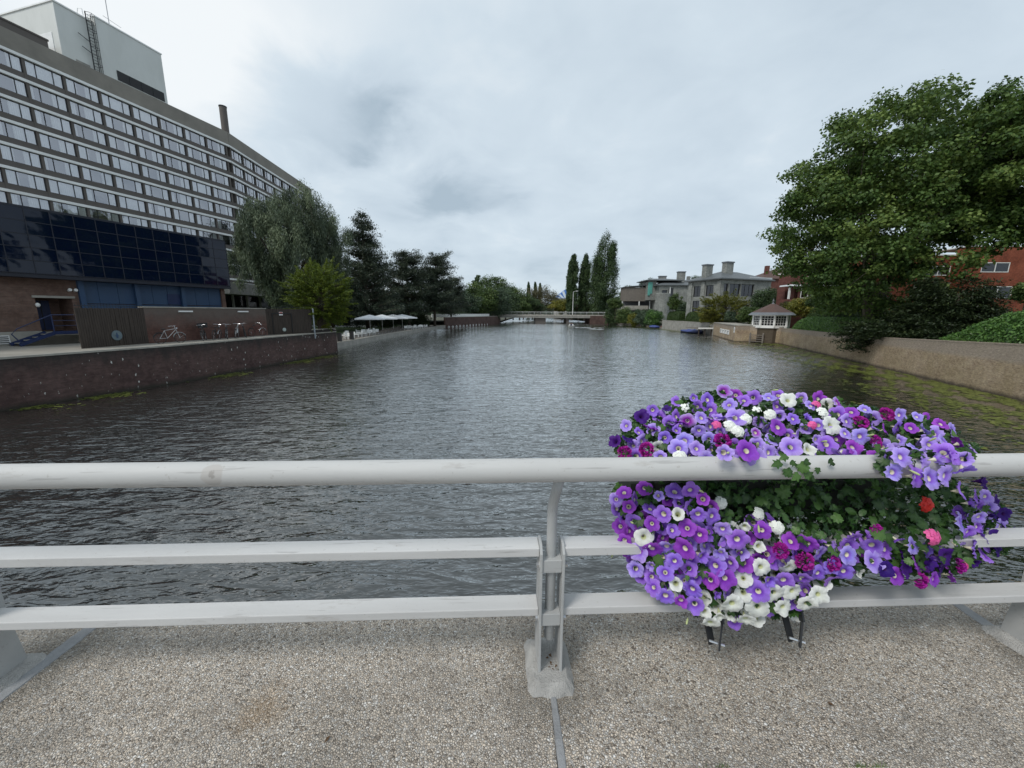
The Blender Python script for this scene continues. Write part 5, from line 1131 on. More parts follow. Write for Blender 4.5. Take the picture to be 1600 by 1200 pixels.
props(MB().ell((0, 0, 0.3), (0.9, 0.5, 0.45)).build('orange_buoy', plain('orange', (0.4, 0.08, 0.02)), None, tuple(on_z(1036, 512.5, 0)), smooth=True), 'rust orange buoy floating between the two covered boats', 'buoy')
jt = thing('jetty', 'low white edged wooden jetty at the foot of the mooring wall', 'jetty', (39.9, 83.2, 0), R(0))
MB().box(0, 3.3, 0, 6, 1.35, 1.5).build('deck', M['wood_grey'], jt); MB().box(0, 3.3, -0.1, -0.002, 1.3, 1.6).build('edge_board', M['white_paint'], jt)
for x in (0.3, 1.6, 3.0): MB().lathe([(0.13, -1), (0.13, 1.35)], 8, (x, 0.3, 0)).build('pile', M['wood_dark'], jt)
wbn = on_z(1056, 499, 2.5); o = thing('garden_bench', 'long low white bench on the quay beside the box hedge', 'bench', tuple(wbn), R(95)); MB().box(-2.6, 2.6, -0.25, 0.25, 0.45, 0.55).build('seat', M['white_paint'], o)
for x in (-2.4, 0, 2.4): MB().box(x-.06, x+.06, -0.2, 0.2, 0, 0.45).build('leg', M['white_paint'], o)

# rowing boat with people
def person(label, loc, rz, top, mat, kind='sit'):
    """seated figure: one skinned body surface with clothing and hair as children"""
    me = bpy.data.meshes.new('person'); 
    V = [(0, 0, 0.42), (0, 0.02, 0.62), (0, 0.0, 0.88), (0, 0, 1.0), (0, 0.02, 1.14),
         (-0.19, 0, 0.86), (-0.27, 0.1, 0.62), (-0.22, 0.34, 0.55), (0.19, 0, 0.86), (0.27, 0.1, 0.62), (0.22, 0.34, 0.55),
         (-0.1, 0.02, 0.42), (-0.12, 0.42, 0.46), (-0.12, 0.5, 0.08), (-0.12, 0.62, 0.05), (0.1, 0.02, 0.42), (0.12, 0.42, 0.46), (0.12, 0.5, 0.08), (0.12, 0.62, 0.05)]
    E_ = [(0, 1), (1, 2), (2, 3), (3, 4), (2, 5), (5, 6), (6, 7), (2, 8), (8, 9), (9, 10), (0, 11), (11, 12), (12, 13), (13, 14), (0, 15), (15, 16), (16, 17), (17, 18)]
    rad = [0.15, 0.14, 0.13, 0.05, 0.10, 0.06, 0.045, 0.035, 0.06, 0.045, 0.035, 0.1, 0.075, 0.05, 0.04, 0.1, 0.075, 0.05, 0.04]
    me.from_pydata(V, E_, []); o = obj('person', me, None, loc, (0, 0, rz)); o.modifiers.new('skin', 'SKIN'); me.materials.append(mat)
    for i, s in enumerate(me.skin_vertices[0].data): s.radius = (rad[i], rad[i]*0.9)
    me.skin_vertices[0].data[0].use_root = True
    sb_ = o.modifiers.new('sub', 'SUBSURF'); sb_.levels = 1; sb_.render_levels = 1
    MB().ell((0, 0.0, 1.17), (0.095, 0.115, 0.13), 10, 7).build('face', M['skin'], o, smooth=True); MB().ell((0, -0.03, 1.22), (0.115, 0.12, 0.11), 10, 7).build('hair', top, o, smooth=True)
    return props(o, label, 'person')
bb = on_z(893, 511, 0); rb_ = hull_boat('open_boat', 'small open white boat carrying people toward the far bridge, with a wake', (bb.x, bb.y, 0), R(75), 5.5, 1.9)
hair = plain('hair', (0.03, 0.02, 0.012), 0.7)
for k, (dx, dy, mt, lb) in enumerate(((-0.45, 0.9, 'white_paint', 'person in a white top seated at the left of the small open boat'), (0.35, 1.3, 'navy_cloth', 'person in dark clothes seated in the bow of the small open boat'), (0.3, -0.6, 'canvas', 'person in a pale top at the stern of the small open boat'), (-0.35, -1.2, 'navy_cloth', 'person in dark clothes at the left stern of the small open boat'))):
    person(lb, (bb.x+dx, bb.y+dy, 0.0), R(180 if k % 2 else 20), hair, M[mt])
M['foam'] = plain('foam', (0.6, 0.63, 0.65), 0.5)
wk = MB(); rg = np.random.default_rng(5)
for k in range(34):
    f = rg.random(); side = rg.choice((-1, 1)); p = on_z(900+f*42, 511.5+side*1.4*f+f*2.5+rg.normal()*0.25, 0); r_ = 0.12+0.2*rg.random()
    wk.prism([(p.x+r_*2.5*math.cos(a), p.y+r_*math.sin(a)) for a in (0, 1.2, 2.4, 3.6, 4.9)], 0.0, 0.02)
props(wk.build('wake', M['foam']), kind='stuff')

# ------------------------------------------------------------------ right bank vegetation
def hedge(label, poly, z0, z1, seed, mat='hedge_leaf', leaf=0.11, dens=260, rnd_=0.45, name='hedge', zf=None, cat='hedge', tintb=0.5, jit=0.06):
    """clipped hedge over a ground polygon (4 corners), rounded shoulders; zf scales the height along the first side"""
    rg = np.random.default_rng(seed); P4 = [np.array(p, float) for p in poly]; t = thing(name, label, cat, (P4[0][0], P4[0][1], z0)); o_ = P4[0]
    nu, nv = 40, 14
    def pt(u, v):
        b_ = P4[0]*(1-u)+P4[1]*u; tp_ = P4[3]*(1-u)+P4[2]*u; q = b_*(1-v)+tp_*v
        e = (abs(2*v-1))**(2.2/rnd_); eu = (abs(2*u-1))**(6/rnd_)
        h = (z1-z0)*(zf(u) if zf else 1)*math.sqrt(max(0, 1-e))*max(0.0, 1-eu)**0.5*(1+0.025*math.sin(u*23+v*3)+0.02*math.sin(u*51+v*9))
        return np.array([q[0]-o_[0], q[1]-o_[1], h])
    us = 0.5-0.5*np.cos(np.linspace(0, PI, nu)); vs_ = 0.5-0.5*np.cos(np.linspace(0, PI, nv))
    G = np.array([[pt(u, v) for v in vs_] for u in us])
    core = G.copy(); cen_ = G.reshape(-1, 3).mean(0); cen_[2] = 0; 
    ev = (core*np.array([1, 1, 0.97])+np.array([0, 0, -0.03])).reshape(-1, 3); ef = np.array([(i*nv+j, (i+1)*nv+j, (i+1)*nv+j+1, i*nv+j+1) for i in range(nu-1) for j in range(nv-1)])
    A_ = G[:-1, :-1]; B1 = G[1:, :-1]; C1 = G[1:, 1:]; D1 = G[:-1, 1:]; nr = np.cross(C1-A_, D1-B1); ar = np.linalg.norm(nr, axis=2)/2
    cnt = rg.poisson(ar*dens).ravel(); id_ = np.repeat(np.arange(len(cnt)), cnt); i_, j_ = id_//(nv-1), id_ % (nv-1)
    a, b_ = rg.random((2, len(id_), 1)); P = (A_[i_, j_]*(1-a)+B1[i_, j_]*a)*(1-b_)+(D1[i_, j_]*(1-a)+C1[i_, j_]*a)*b_
    nn = nr[i_, j_]/np.maximum(np.linalg.norm(nr[i_, j_], axis=1, keepdims=True), 1e-6); nn *= np.sign((nn*(P-cen_)).sum(1, keepdims=True)+1e-9)
    P = P+nn*(rg.normal(size=(len(P), 1))*jit+jit*0.8)
    cl = np.sin(P[:, 0]*5.1+P[:, 2]*3.7)*np.sin(P[:, 1]*4.3-P[:, 2]*6.1)*0.12
    me = leaf_mesh('foliage', P, nn*0.7+rg.normal(size=P.shape)*0.6, leaf*(0.7+0.6*rg.random(len(P))), 0.65, M[mat], tintb+cl+rg.normal(size=len(P))*0.17, None, (ev, ef, 0.0)); obj('foliage', me, t); return t
def wp(s, off): # point along the garden wall: s along, off behind
    return (RW0[0]+u19[0]*s+off*math.cos(R(19)), RW0[1]+u19[1]*s-off*math.sin(R(19)))
hedge('large rounded bright green hedge on the wall at the right edge', [wp(-9, 0.55), wp(7.6, 0.55), wp(7.6, 6.5), wp(-9, 6.5)], 2.75, 5.05, 81, leaf=0.15, dens=420, rnd_=0.62, jit=0.09, zf=lambda u: 1 if u < 0.62 else max(0.25, 1-((u-0.62)/0.38)**2.0*0.9), tintb=0.55)
hedge('low rounded green hedge on the wall just right of the pavilion', [wp(18.5, 0.55), wp(37.8, 0.6), wp(37.8, 3.4), wp(18.5, 3.4)], 2.40, 4.0, 82, leaf=0.15, dens=260, rnd_=0.6, tintb=0.78, jit=0.08)
hedge('long straight dark clipped hedge behind the low rounded one', [wp(13, 6.0), wp(46, 4.5), wp(46, 5.9), wp(13, 7.4)], 2.2, 4.75, 83, leaf=0.15, dens=160, rnd_=0.16, tintb=0.3, mat='green_leaf')
hedge('clipped box hedge on the quay left of the flagpole', [(45.4, 107), (45.8, 115.5), (48.6, 115.5), (48.2, 107)], 2.5, 4.95, 84, 'green_leaf', leaf=0.2, dens=110, rnd_=0.3, tintb=0.3)
hedge('clipped box hedge on the quay right of the flagpole', [(45.4, 90), (45.9, 103.5), (48.7, 103.5), (48.3, 90)], 2.5, 4.75, 85, 'green_leaf', leaf=0.2, dens=110, rnd_=0.3, tintb=0.35)
# spreading yew drooping over the wall
def yew(label, seed):
    rg = np.random.default_rng(seed); base = (*wp(13.0, 4.2), 2.3); t = thing('yew_tree', label, 'tree', base); P = []; idx = []; m = MB(); c = 0
    tips = []
    for k in range(330):
        a = rg.random()*2*PI; f = rg.random(); z = 0.5+f*4.6; rl = (5.7*(1-f*0.5))*(0.35+0.65*rg.random()**0.5)
        d = np.array([math.cos(a), math.sin(a)]); al = d[0]*u19[0]+d[1]*u19[1]; rl *= 0.62+0.38*abs(al)
        rl *= 1-0.30*max(0, -al); tips.append((d[0]*rl, d[1]*rl, z+0.12*rl*(0.4+0.6*f)-0.016*rl*rl*(1.3-f))); tips[-1] = (tips[-1][0], tips[-1][1], tips[-1][2]*(1-0.80*min(1, max(0, -al*rl/5.5))))
    for k in range(60):   # boughs hanging over the wall towards the canal
        s_ = rg.uniform(0.2, 5.6); o_ = rg.uniform(-1.7, 0.5); q = wp(13.0+s_, o_); lowz = -1.15 if 2.2 < s_ < 5.2 else 0.2
        tips.append((q[0]-base[0], q[1]-base[1], rg.uniform(lowz, 1.8)))
    for tp_ in tips:
        tp_ = np.array(tp_); rr = np.linalg.norm(tp_[:2])
        if rr > 99: m.tube([(0, 0, max(0.3, tp_[2]*0.5)), tuple(tp_*0.6+np.array([0, 0, .25])), tuple(tp_)], [0.09, 0.05, 0.02], 4, 0, False)
        for q in np.arange(1.0, 0.25, -0.50/max(1, rr)):
            n = 66; pc = tp_*q+np.array([0, 0, 0.25*math.sin(q*PI)])
            P.append(rg.normal(size=(n, 3))*np.array([0.36, 0.36, 0.10])+pc); idx.append(np.full(n, c)); c += 1
    P = np.vstack(P); idx = np.concatenate(idx); tn = rg.normal(size=c)
    Nn = rg.normal(size=P.shape)*0.45; Nn[:, 2] += 0.8; ax = P*np.array([1, 1, 0]); ax = ax/np.maximum(np.linalg.norm(ax, axis=1, keepdims=True), .1)+rg.normal(size=P.shape)*0.7; ax[:, 2] -= 0.3
    obj('crown', leaf_mesh('crown', P, Nn, 0.22*(0.6+0.8*rg.random(len(P))), 0.38, M['yew_leaf'], 0.42+tn[idx]*0.13+rg.normal(size=len(P))*0.18, ax), t)
    m.tube([(0, 0, -0.2), (0.1, 0, 1.5), (0, 0.1, 4)], [0.4, 0.3, 0.08], 8); m.build('trunk', M['bark'], t, smooth=True)
yew('dark spreading yew whose boughs hang over the right bank wall', 91)
# plane trees
def plane_tree(label, base, cen, rad, seed, n, per, cat='tree', group=None, leaf=0.27, keep=None):
    return broad_tree('plane_tree', label, base, cen, rad, M['plane_leaf'], seed, nclump=n, clump=0.105, per=per, leaf=leaf, asp=0.8, trunk=0.55, forks=6, bark='plane_bark', hollow=0.32, irr=0.13, group=group, tintb=0.5, shell=0.2, keep=keep)
plane_tree('huge plane tree with dense green crown rising behind the dark yew', (36.6, 40.5, 2.2), (37.2, 40.5, 14.2), (10.4, 9.0, 10.9), 101, 600, 205, keep=lambda c: ~((c[:, 0] > 2.0) & (c[:, 2] < 8.6+0.12*c[:, 0])))
plane_tree('tall plane tree cut by the right edge of the view', (47.5, 35, 2.2), (47.0, 35.5, 17.6), (10.0, 8.5, 7.6), 102, 420, 200)
plane_tree('plane tree on the right bank beyond the right edge, mirrored in the black glass', (49, 17, 2.2), (47, 17, 13.5), (10.5, 9, 9.5), 103, 170, 120, leaf=0.4)
# assorted shrubs on the right bank: (label, px, py centre, Y, rx px, ry px, mat)
SH = [('feathery golden maple in front of the near grey house', 1134, 484, 84, 42, 24, 'yellow_leaf', 'spiky'),
      ('dark round evergreen between the near grey house and the brick villa', 1196, 468, 80, 23, 20, 'poplar_leaf', 'b'),
      ('golden maple beside the jetty, lower and left of the other', 1108, 494, 88, 18, 9, 'yellow_leaf', 'b'),
      ('soft grey green shrub between the golden maple and the pavilion', 1145, 496, 80, 17, 9, 'blue_green_leaf', 'b'),
      ('olive green shrub touching the pavilion on its left', 1172, 492, 70, 18, 13, 'green_leaf', 'b'),
      ('small reddish brown shrub left of the pavilion', 1158, 494, 76, 6, 11, 'brown_leaf', 'b'),
      ('yellowish small tree right of the pavilion roof', 1258, 480, 64.5, 30, 16, 'yellow_leaf', 'b'),
      ('dark brown shrub right behind the pavilion', 1232, 480, 68, 14, 10, 'brown_leaf', 'b'),
      ('upright light green tree in front of the farther grey house', 1056, 474, 112, 13, 15, 'green_leaf', 'b'),
      ('darker green bush touching the upright light green tree', 1068, 482, 111, 11, 10, 'blue_green_leaf', 'b'),
      ('light green bush beside the tallest poplar, highest of the bank shrubs', 962, 474, 150, 14, 9, 'green_leaf', 'b'),
      ('dark green shrub at the right end of the far bridge', 957, 494, 152, 14, 15, 'poplar_leaf', 'b'),
      ('green shrub hanging to the water below the balcony, leftmost', 976, 494, 145, 16, 14, 'green_leaf', 'b'),
      ('yellow green rounded shrub at the water edge below the stair tower', 990, 499, 136, 11, 11, 'yellow_leaf', 'b'),
      ('grey green grassy shrub at the water edge under the farther grey house', 1003, 499, 130, 13, 12, 'blue_green_leaf', 'b'),
      ('deep green shrub at the water edge left of the small covered boat', 1022, 496, 124, 15, 13, 'hedge_leaf', 'b'),
      ('dark shrub mass behind the water edge shrubs', 1010, 490, 138, 30, 7, 'poplar_leaf', 'b'),
      ('dark green shrub behind the plane tree trunk and the yew', 1352, 466, 46, 40, 22, 'poplar_leaf', 'b'),
      ('olive green shrub under the left side of the plane tree crown', 1292, 470, 54, 34, 15, 'green_leaf', 'b'),
      ('green tree tuft leaning in from the right edge above the rounded hedge', 1607, 457, 27, 12, 9, 'green_leaf', 'b')]
for k, (lb, px, py, Y, rx, ry, mt, kd) in enumerate(SH):
    c_ = at(px, py, Y); r_ = (rx*Y/FPX, rx*Y/FPX*0.7, ry*Y/FPX)
    if kd == 'spiky': spiky_tree('maple_tree', lb, (c_.x, c_.y, 2.1), tuple(c_), r_, M[mt], 200+k, n=300, per=70, leaf=0.28, clump=(1.0, 0.3), trunk=0.12, tintb=0.35)
    else:
        nm = 'small_tree' if ('tree' in lb and 'trunk' not in lb and 'plane tree crown' not in lb) or 'maple' in lb else 'shrub'; r_ = tuple(max(v, 0.8) for v in r_)
        o = bush(nm, lb, tuple(c_), r_, M[mt], 200+k, n=int(30+rx*2), per=110, leaf=0.12+Y*0.0016, cat='tree' if nm == 'small_tree' else 'bush')
        if c_.z-r_[2] > 2.4: MB().tube([(0, 0, -(c_.z-r_[2]-2.0)), (0, 0, 0.5)], [0.12, 0.08], 6).build('trunk', M['bark'], o)

# floating weed and lily pads
def weed(name, fn, n, seed):
    rg = np.random.default_rng(seed); m = MB(); tint = []
    for k in range(n):
        x, y, r_ = fn(rg); 
        if x is None: continue
        a0 = rg.random()*6.28; m.mesh([(x+r_*math.cos(a0+q), y+r_*math.sin(a0+q)*0.9, 0.012+0.008*rg.random()) for q in (0.15, 1.2, 2.2, 3.14, 4.1, 5.1, 6.1)], [(0, 1, 2, 3, 4, 5, 6)])
    o = m.build(name, M['lily']); a = o.data.attributes.new('tint', 'FLOAT', 'FACE'); a.data.foreach_set('value', np.clip(0.5+rg.normal(size=len(m.f))*0.25, 0, 1).astype(np.float32)); return props(o, kind='stuff')
def fr1(rg):
    s = rg.uniform(-12, 46); off = -abs(rg.normal())*3.1-0.15; q = wp(s, off)
    v = math.sin(s*0.9+off*2.3)+math.sin(s*2.3-off*4.9)+0.8*math.sin(s*0.35+1.1+off*0.9)
    if s < 3: v += 0.5
    if v < 0.05+0.16*abs(off)+rg.normal()*0.7: return None, None, None
    return q[0], q[1], rg.uniform(0.06, 0.14)
weed('lily_pads', fr1, 30000, 301)
def fr2(rg):
    Y = rg.uniform(14, 42.5); X = qx(Y, 0)+abs(rg.normal())*0.75+0.1
    cl = 1.0*max(math.exp(-((Y-c_)/w_)**2) for c_, w_ in ((17.9, 0.5), (20.6, 0.8), (27.6, 1.2), (35.5, 1.6), (39, 1.8)))
    if rg.random() > cl**1.5: return None, None, None
    return X, Y, rg.uniform(0.05, 0.11)
weed('water_weed', fr2, 3800, 302)
def fr3(rg):
    f = rg.random(); Y = 84+f*70; X = float(np.interp(Y, [82, 96, 116, 135, 150, 170], [42.6, 43.6, 44.6, 44.2, 45.4, 42]))-abs(rg.normal())*1.6-0.2
    if math.sin(Y*0.7)+math.sin(Y*1.9) < -0.2: return None, None, None
    return X, Y, rg.uniform(0.15, 0.32)
weed('bank_weed', fr3, 1800, 303)

# ------------------------------------------------------------------ bridge ledge under the camera
LZ = 2.93; RYAW = R(2.4); RY0 = 1.46
def aggregate():
    b = NB('aggregate_concrete'); 
    v1 = b.n('ShaderNodeTexVoronoi'); b.set(v1.inputs['Vector'], b.map((1, 1, 1))); b.set(v1.inputs['Scale'], 105.0); b.set(v1.inputs['Randomness'], 1.0)
    v2 = b.n('ShaderNodeTexVoronoi'); b.set(v2.inputs['Vector'], b.map((1, 1, 1), loc=(3, 2, 0))); b.set(v2.inputs['Scale'], 230.0)
    ve = b.n('ShaderNodeTexVoronoi', feature='DISTANCE_TO_EDGE'); b.set(ve.inputs['Vector'], b.map((1, 1, 1))); b.set(ve.inputs['Scale'], 105.0)
    s1 = b.n('ShaderNodeSeparateColor'); b.set(s1.inputs[0], v1.outputs['Color']); s2 = b.n('ShaderNodeSeparateColor'); b.set(s2.inputs[0], v2.outputs['Color'])
    stops = [(0.0, (0.13, 0.11, 0.09)), (0.16, (0.34, 0.28, 0.22)), (0.36, (0.62, 0.53, 0.43)), (0.60, (0.76, 0.66, 0.54)), (0.78, (0.48, 0.46, 0.43)), (0.90, (0.78, 0.73, 0.66)), (1.0, (0.88, 0.86, 0.82))]
    c1 = b.ramp(s1.outputs[0], stops); c2 = b.ramp(s2.outputs[1], stops)
    pick = b.math('GREATER_THAN', b.noise(60, 2, 0.5, off=2), 0.52)
    c = b.mix(pick, c1, c2)
    edge = b.rng(ve.outputs['Distance'], 0.0, 0.11, 0.55, 0.0); c = b.mix(edge, c, (0.15, 0.135, 0.12))
    big = b.noise(2.2, 5, 0.6, off=1); c = b.mix(b.rng(big, 0.32, 0.56, 0.50, 0.0), c, (0.22, 0.20, 0.175))
    c = b.mix(b.rng(b.noise(0.9, 3, 0.5, off=6), 0.45, 0.7, 0, 0.25), c, (0.50, 0.44, 0.38))
    for jx in (-2.25, 0.19, 2.62):   # grime gathered round the post feet
        dj = b.n('ShaderNodeVectorMath', operation='DISTANCE'); b.set(dj.inputs[0], b.map((1, 0.7, 1))); dj.inputs[1].default_value = (jx, 1.08, 0)
        c = b.mix(b.rng(b.math('ADD', dj.outputs['Value'], b.math('MULTIPLY', b.noise(12, 4, 0.65), 0.16)), 0.34, 0.20, 0, 0.5), c, (0.13, 0.12, 0.10))
    wht = b.rng(b.noise(26, 2, 0.5, off=21), 0.70, 0.72, 0, 0.7); c = b.mix(wht, c, (0.80, 0.78, 0.74))
    # rust spot left of the middle post
    d = b.n('ShaderNodeVectorMath', operation='DISTANCE'); b.set(d.inputs[0], b.map((1, 1, 1))); d.inputs[1].default_value = (-1.06, 1.36, 0)
    rs = b.rng(b.math('ADD', d.outputs['Value'], b.math('MULTIPLY', b.noise(9, 4, 0.6), 0.22)), 0.24, 0.13, 0, 0.5); c = b.mix(rs, c, (0.34, 0.22, 0.11))
    h = b.math('ADD', b.rng(ve.outputs['Distance'], 0, 0.25), b.math('MULTIPLY', s1.outputs[1], 1.1))
    nm = b.bump(h, 0.0045, 1.0, b.bump(b.noise(14, 4), 0.01))
    return b.out(b.bsdf(c, 0.75, 0, 0.35, nm))
M['aggregate'] = aggregate()
M['sealant'] = plain('sealant', (0.24, 0.245, 0.25), 0.75, var=0.25, scale=9, bump=0.004)
M['mortar'] = plain('mortar', (0.40, 0.39, 0.37), 0.9, var=0.22, scale=14, bump=0.012)
ledge = struct(bpy.data.objects.new('bridge_ledge', None)); link(ledge); ledge.location = (0, 0, LZ)
JX = (-6.9, -4.66, -2.25, 0.19, 2.62, 5.05, 7.5)
EDG = 1.98
for a, b_ in zip(JX[:-1], JX[1:]):
    MB().mesh([(x, y, z) for z in (-0.45, 0) for x, y in ((a+0.011, -0.25+a*0.042), (b_-0.011, -0.25+b_*0.042), (b_-0.011, EDG+b_*0.042), (a+0.011, EDG+a*0.042))], [(3, 2, 1, 0), (4, 5, 6, 7), (0, 1, 5, 4), (1, 2, 6, 5), (2, 3, 7, 6), (3, 0, 4, 7)]).build('ledge_slab', M['aggregate'], ledge, bevel=0.008)
# jointing compound: irregular strips, a little proud
def strip(x, y0, y1, w0, w1, seed, bend=0.0):
    r2 = random.Random(seed); m = MB(); n = 46; prev = None
    for k in range(n+1):
        f = k/n; y = y0+(y1-y0)*f; w_ = w0+(w1-w0)*f; a = x+bend*math.sin(f*3)-w_/2+r2.uniform(-.3, .3)*0.006; b2 = x+bend*math.sin(f*3)+w_/2+r2.uniform(-.3, .3)*0.006; h = 0.003+r2.uniform(0, 0.002)
        cur = [(a, y, -0.004), (a+0.006, y, h), (b2-0.006, y, h), (b2, y, -0.004)]
        if prev:
            for i in range(3): m.face([prev[i], prev[i+1], cur[i+1], cur[i]])
        prev = cur
    return m
strip(-2.25, 0.6, 1.86, 0.085, 0.075, 1, 0.01).build('joint_sealant', M['sealant'], ledge)
strip(2.62, 0.6, 2.06, 0.085, 0.07, 2, -0.01).build('joint_sealant', M['sealant'], ledge)
strip(0.19, 0.6, 1.42, 0.05, 0.03, 3, 0.008).build('joint_sealant', M['sealant'], ledge)
struct(MB().box(-40, 40, -9, -0.3, -0.5, 0.001).build('bridge_road', M['asphalt'], None, (0, 0, LZ-0.001)))
struct(MB().box(-40, -6.95, -0.28, 1.7, -0.45, 0).box(7.55, 40, -0.28, 2.1, -0.45, 0).build('outer_ledge', M['aggregate'], None, (0, 0, LZ)))
struct(MB().box(-40, 40, -9, 1.5, -0.9, -0.46).build('bridge_beam', M['old_concrete'], None, (0, 0, LZ)))

# ------------------------------------------------------------------ railing
def railmat(name, col, rough=0.45):
    b = NB(name); n = b.noise(1.4, 6, 0.65, b.map((0.5, 3, 3))); s = b.noise(18, 5, 0.7, b.map((0.15, 1, 1)), 3)
    c = b.ramp(n, [(0.3, tuple(x*0.88 for x in col)), (0.7, tuple(min(1, x*1.08) for x in col))])
    sc_ = b.rng(b.noise(7, 8, 0.75, b.map((0.25, 1, 1)), 9), 0.58, 0.66, 0, 0.5); c = b.mix(sc_, c, (0.30, 0.27, 0.24))
    spk = b.rng(b.noise(55, 3, 0.6, off=4), 0.64, 0.70, 0, 0.5); c = b.mix(spk, c, (0.35, 0.33, 0.30))
    scr = b.rng(b.noise(3.0, 3, 0.6, b.map((1.2, 22, 22), (0, 0, R(3))), 31), 0.62, 0.66, 0, 0.5); c = b.mix(scr, c, (0.30, 0.29, 0.28))
    d = b.n('ShaderNodeVectorMath', operation='DISTANCE'); b.set(d.inputs[0], b.co); d.inputs[1].default_value = (-1.14, -0.04, 1.055)
    fl = b.rng(b.math('ADD', d.outputs['Value'], b.math('MULTIPLY', b.noise(28, 4, 0.6), 0.03)), 0.060, 0.054, 0, 0.55); c = b.mix(fl, c, (0.40, 0.37, 0.34))
    fl2 = b.rng(b.math('ADD', d.outputs['Value'], b.math('MULTIPLY', b.noise(45, 4, 0.7), 0.05)), 0.040, 0.036, 0, 0.6); c = b.mix(fl2, c, (0.25, 0.23, 0.21))
    return b.out(b.bsdf(c, b.rng(s, 0.3, 0.7, rough+0.1, rough+0.3), 0.05, 0.3, b.bump(n, 0.002)))
M['rail'] = railmat('rail_paint', (0.52, 0.515, 0.50)); M['rail_bar'] = railmat('bar_paint', (0.58, 0.575, 0.565), 0.5); M['post_metal'] = railmat('post_paint', (0.42, 0.425, 0.42), 0.5)
rail = thing('bridge_railing', 'pale grey tubular bridge railing with two flat bars and bolted plate posts', 'railing', (0, RY0, LZ), RYAW)
m = MB(); n = 40
m.tube([(-7+14*k/n, 0, 1.042) for k in range(n+1)], 0.048, 40); hr = m.build('handrail', M['rail'], rail, smooth=True)
# weathered patch of flaked coating on the tube
M['flake'] = plain('flake', (0.40, 0.385, 0.36), 0.8, var=0.25, scale=30, bump=0.004)
BY0, BY1 = 0.065, 0.158; PXS = (-4.86, -2.44, -0.0+0.0, 2.42, 4.85)
PXS = (-4.83, -2.42, 0.19, 2.44, 4.9)
PXS = (-4.86, -2.36, 0.185, 2.665, 5.1)
for i, (a, b_) in enumerate(zip((-7,)+PXS, PXS+(7,))):
    for z0, z1 in ((0.606, 0.648), (0.306, 0.345)):
        MB().box(a+0.056, b_-0.056, BY0, BY1, z0, z1).build('rail_bar', M['rail_bar'], rail, bevel=0.004)
def make_post(x):
    p = bpy.data.objects.new('post', None); link(p, rail); p.location = (x, 0, 0)
    for s in (-1, 1):
        pl = MB(); y0, y1 = 0.045, 0.175
        prof = [(y0-0.01, 0.0), (y1+0.03, 0.0), (y1, 0.30), (y1, 0.63), (y1-0.03, 0.662), (y0+0.03, 0.662), (y0, 0.63), (y0, 0.30)]
        vs = [(s*0.0435, a, z) for a, z in prof]+[(s*0.0555, a, z) for a, z in prof]; k = len(prof)
        fs = [tuple(range(k)), tuple(range(2*k-1, k-1, -1))]+[(i, k+i, k+(i+1) % k, (i+1) % k) for i in range(k)]
        pl.mesh(vs, fs).build('side_plate', M['post_metal'], p, bevel=0.002)
    MB().tube([(0, 0.095, 0.155), (0, 0.095, 0.17), (0, 0.095, 0.6), (0, 0.095, 0.80), (0.001, 0.088, 0.845), (0.003, 0.07, 0.88), (0.008, 0.045, 0.935), (0.014, 0.012, 1.0)], [0.012, 0.0225, 0.0225, 0.0225, 0.0225, 0.0225, 0.0225, 0.0225], 24).build('tube', M['post_metal'], p, smooth=True)
    for z in (0.535, 0.265):
        MB().box(-0.043, 0.043, 0.052, 0.089, z, z+0.06).build('clamp', M['post_metal'], p, bevel=0.002)
        MB().box(-0.043, 0.043, 0.0905, 0.13, z+0.001, z+0.059).build('clamp', M['post_metal'], p, bevel=0.002)
        for s in (-1, 1):
            for y, dz in ((0.068, 0.03), (0.125, 0.052)):
                MB().lathe([(0.012, 0), (0.012, 0.014)], 6).build('bolt', M['chrome'], p, (s*0.0555, y, z+dz), (0, R(90)*s, 0))
                MB().lathe([(0.017, 0), (0.017, 0.003)], 12).build('washer', M['post_metal'], p, (s*0.0555, y, z+dz-0.0), (0, R(90)*s, 0))
    bp = MB(); r2 = random.Random(int(x*100)); N_ = 28
    def ring(sx, sy, z, j):
        out_ = []
        for k in range(N_):
            a = 2*PI*k/N_; ca, sa_ = math.cos(a), math.sin(a); q = 1/max(abs(ca), abs(sa_))**0.85
            out_.append((sx*ca*q*(1+r2.uniform(-j, j)), 0.10+sy*sa_*q*(1+r2.uniform(-j, j)), z+r2.uniform(-j, j)*0.02))
        return out_
    rings = [ring(0.112, 0.160, -0.001, 0.045), ring(0.102, 0.148, 0.010, 0.03), ring(0.082, 0.126, 0.030, 0.012), ring(0.076, 0.118, 0.034, 0.0)]
    vs = [v for r_ in rings for v in r_]; fs = [(i*N_+k, i*N_+(k+1) % N_, (i+1)*N_+(k+1) % N_, (i+1)*N_+k) for i in range(3) for k in range(N_)]+[tuple(3*N_+k for k in range(N_))]
    bp.mesh(vs, fs).build('mortar_pad', M['mortar'], p)
    lt = MB(); 
    for k in range(9): 
        x0, y0 = r2.uniform(-0.03, 0.03), r2.uniform(0.05, 0.14); a = r2.uniform(0, 6); lt.face([(x0, y0, 0.03), (x0+.02*math.cos(a), y0+.02*math.sin(a), 0.034+.01*r2.random()), (x0+.024*math.cos(a+.5), y0+.024*math.sin(a+.5), 0.036)])
    lt.build('dry_leaves', M['brown_litter'], p)
    return p
M['brown_litter'] = plain('brown_litter', (0.10, 0.055, 0.025), 0.9)
for x in PXS: make_post(x)

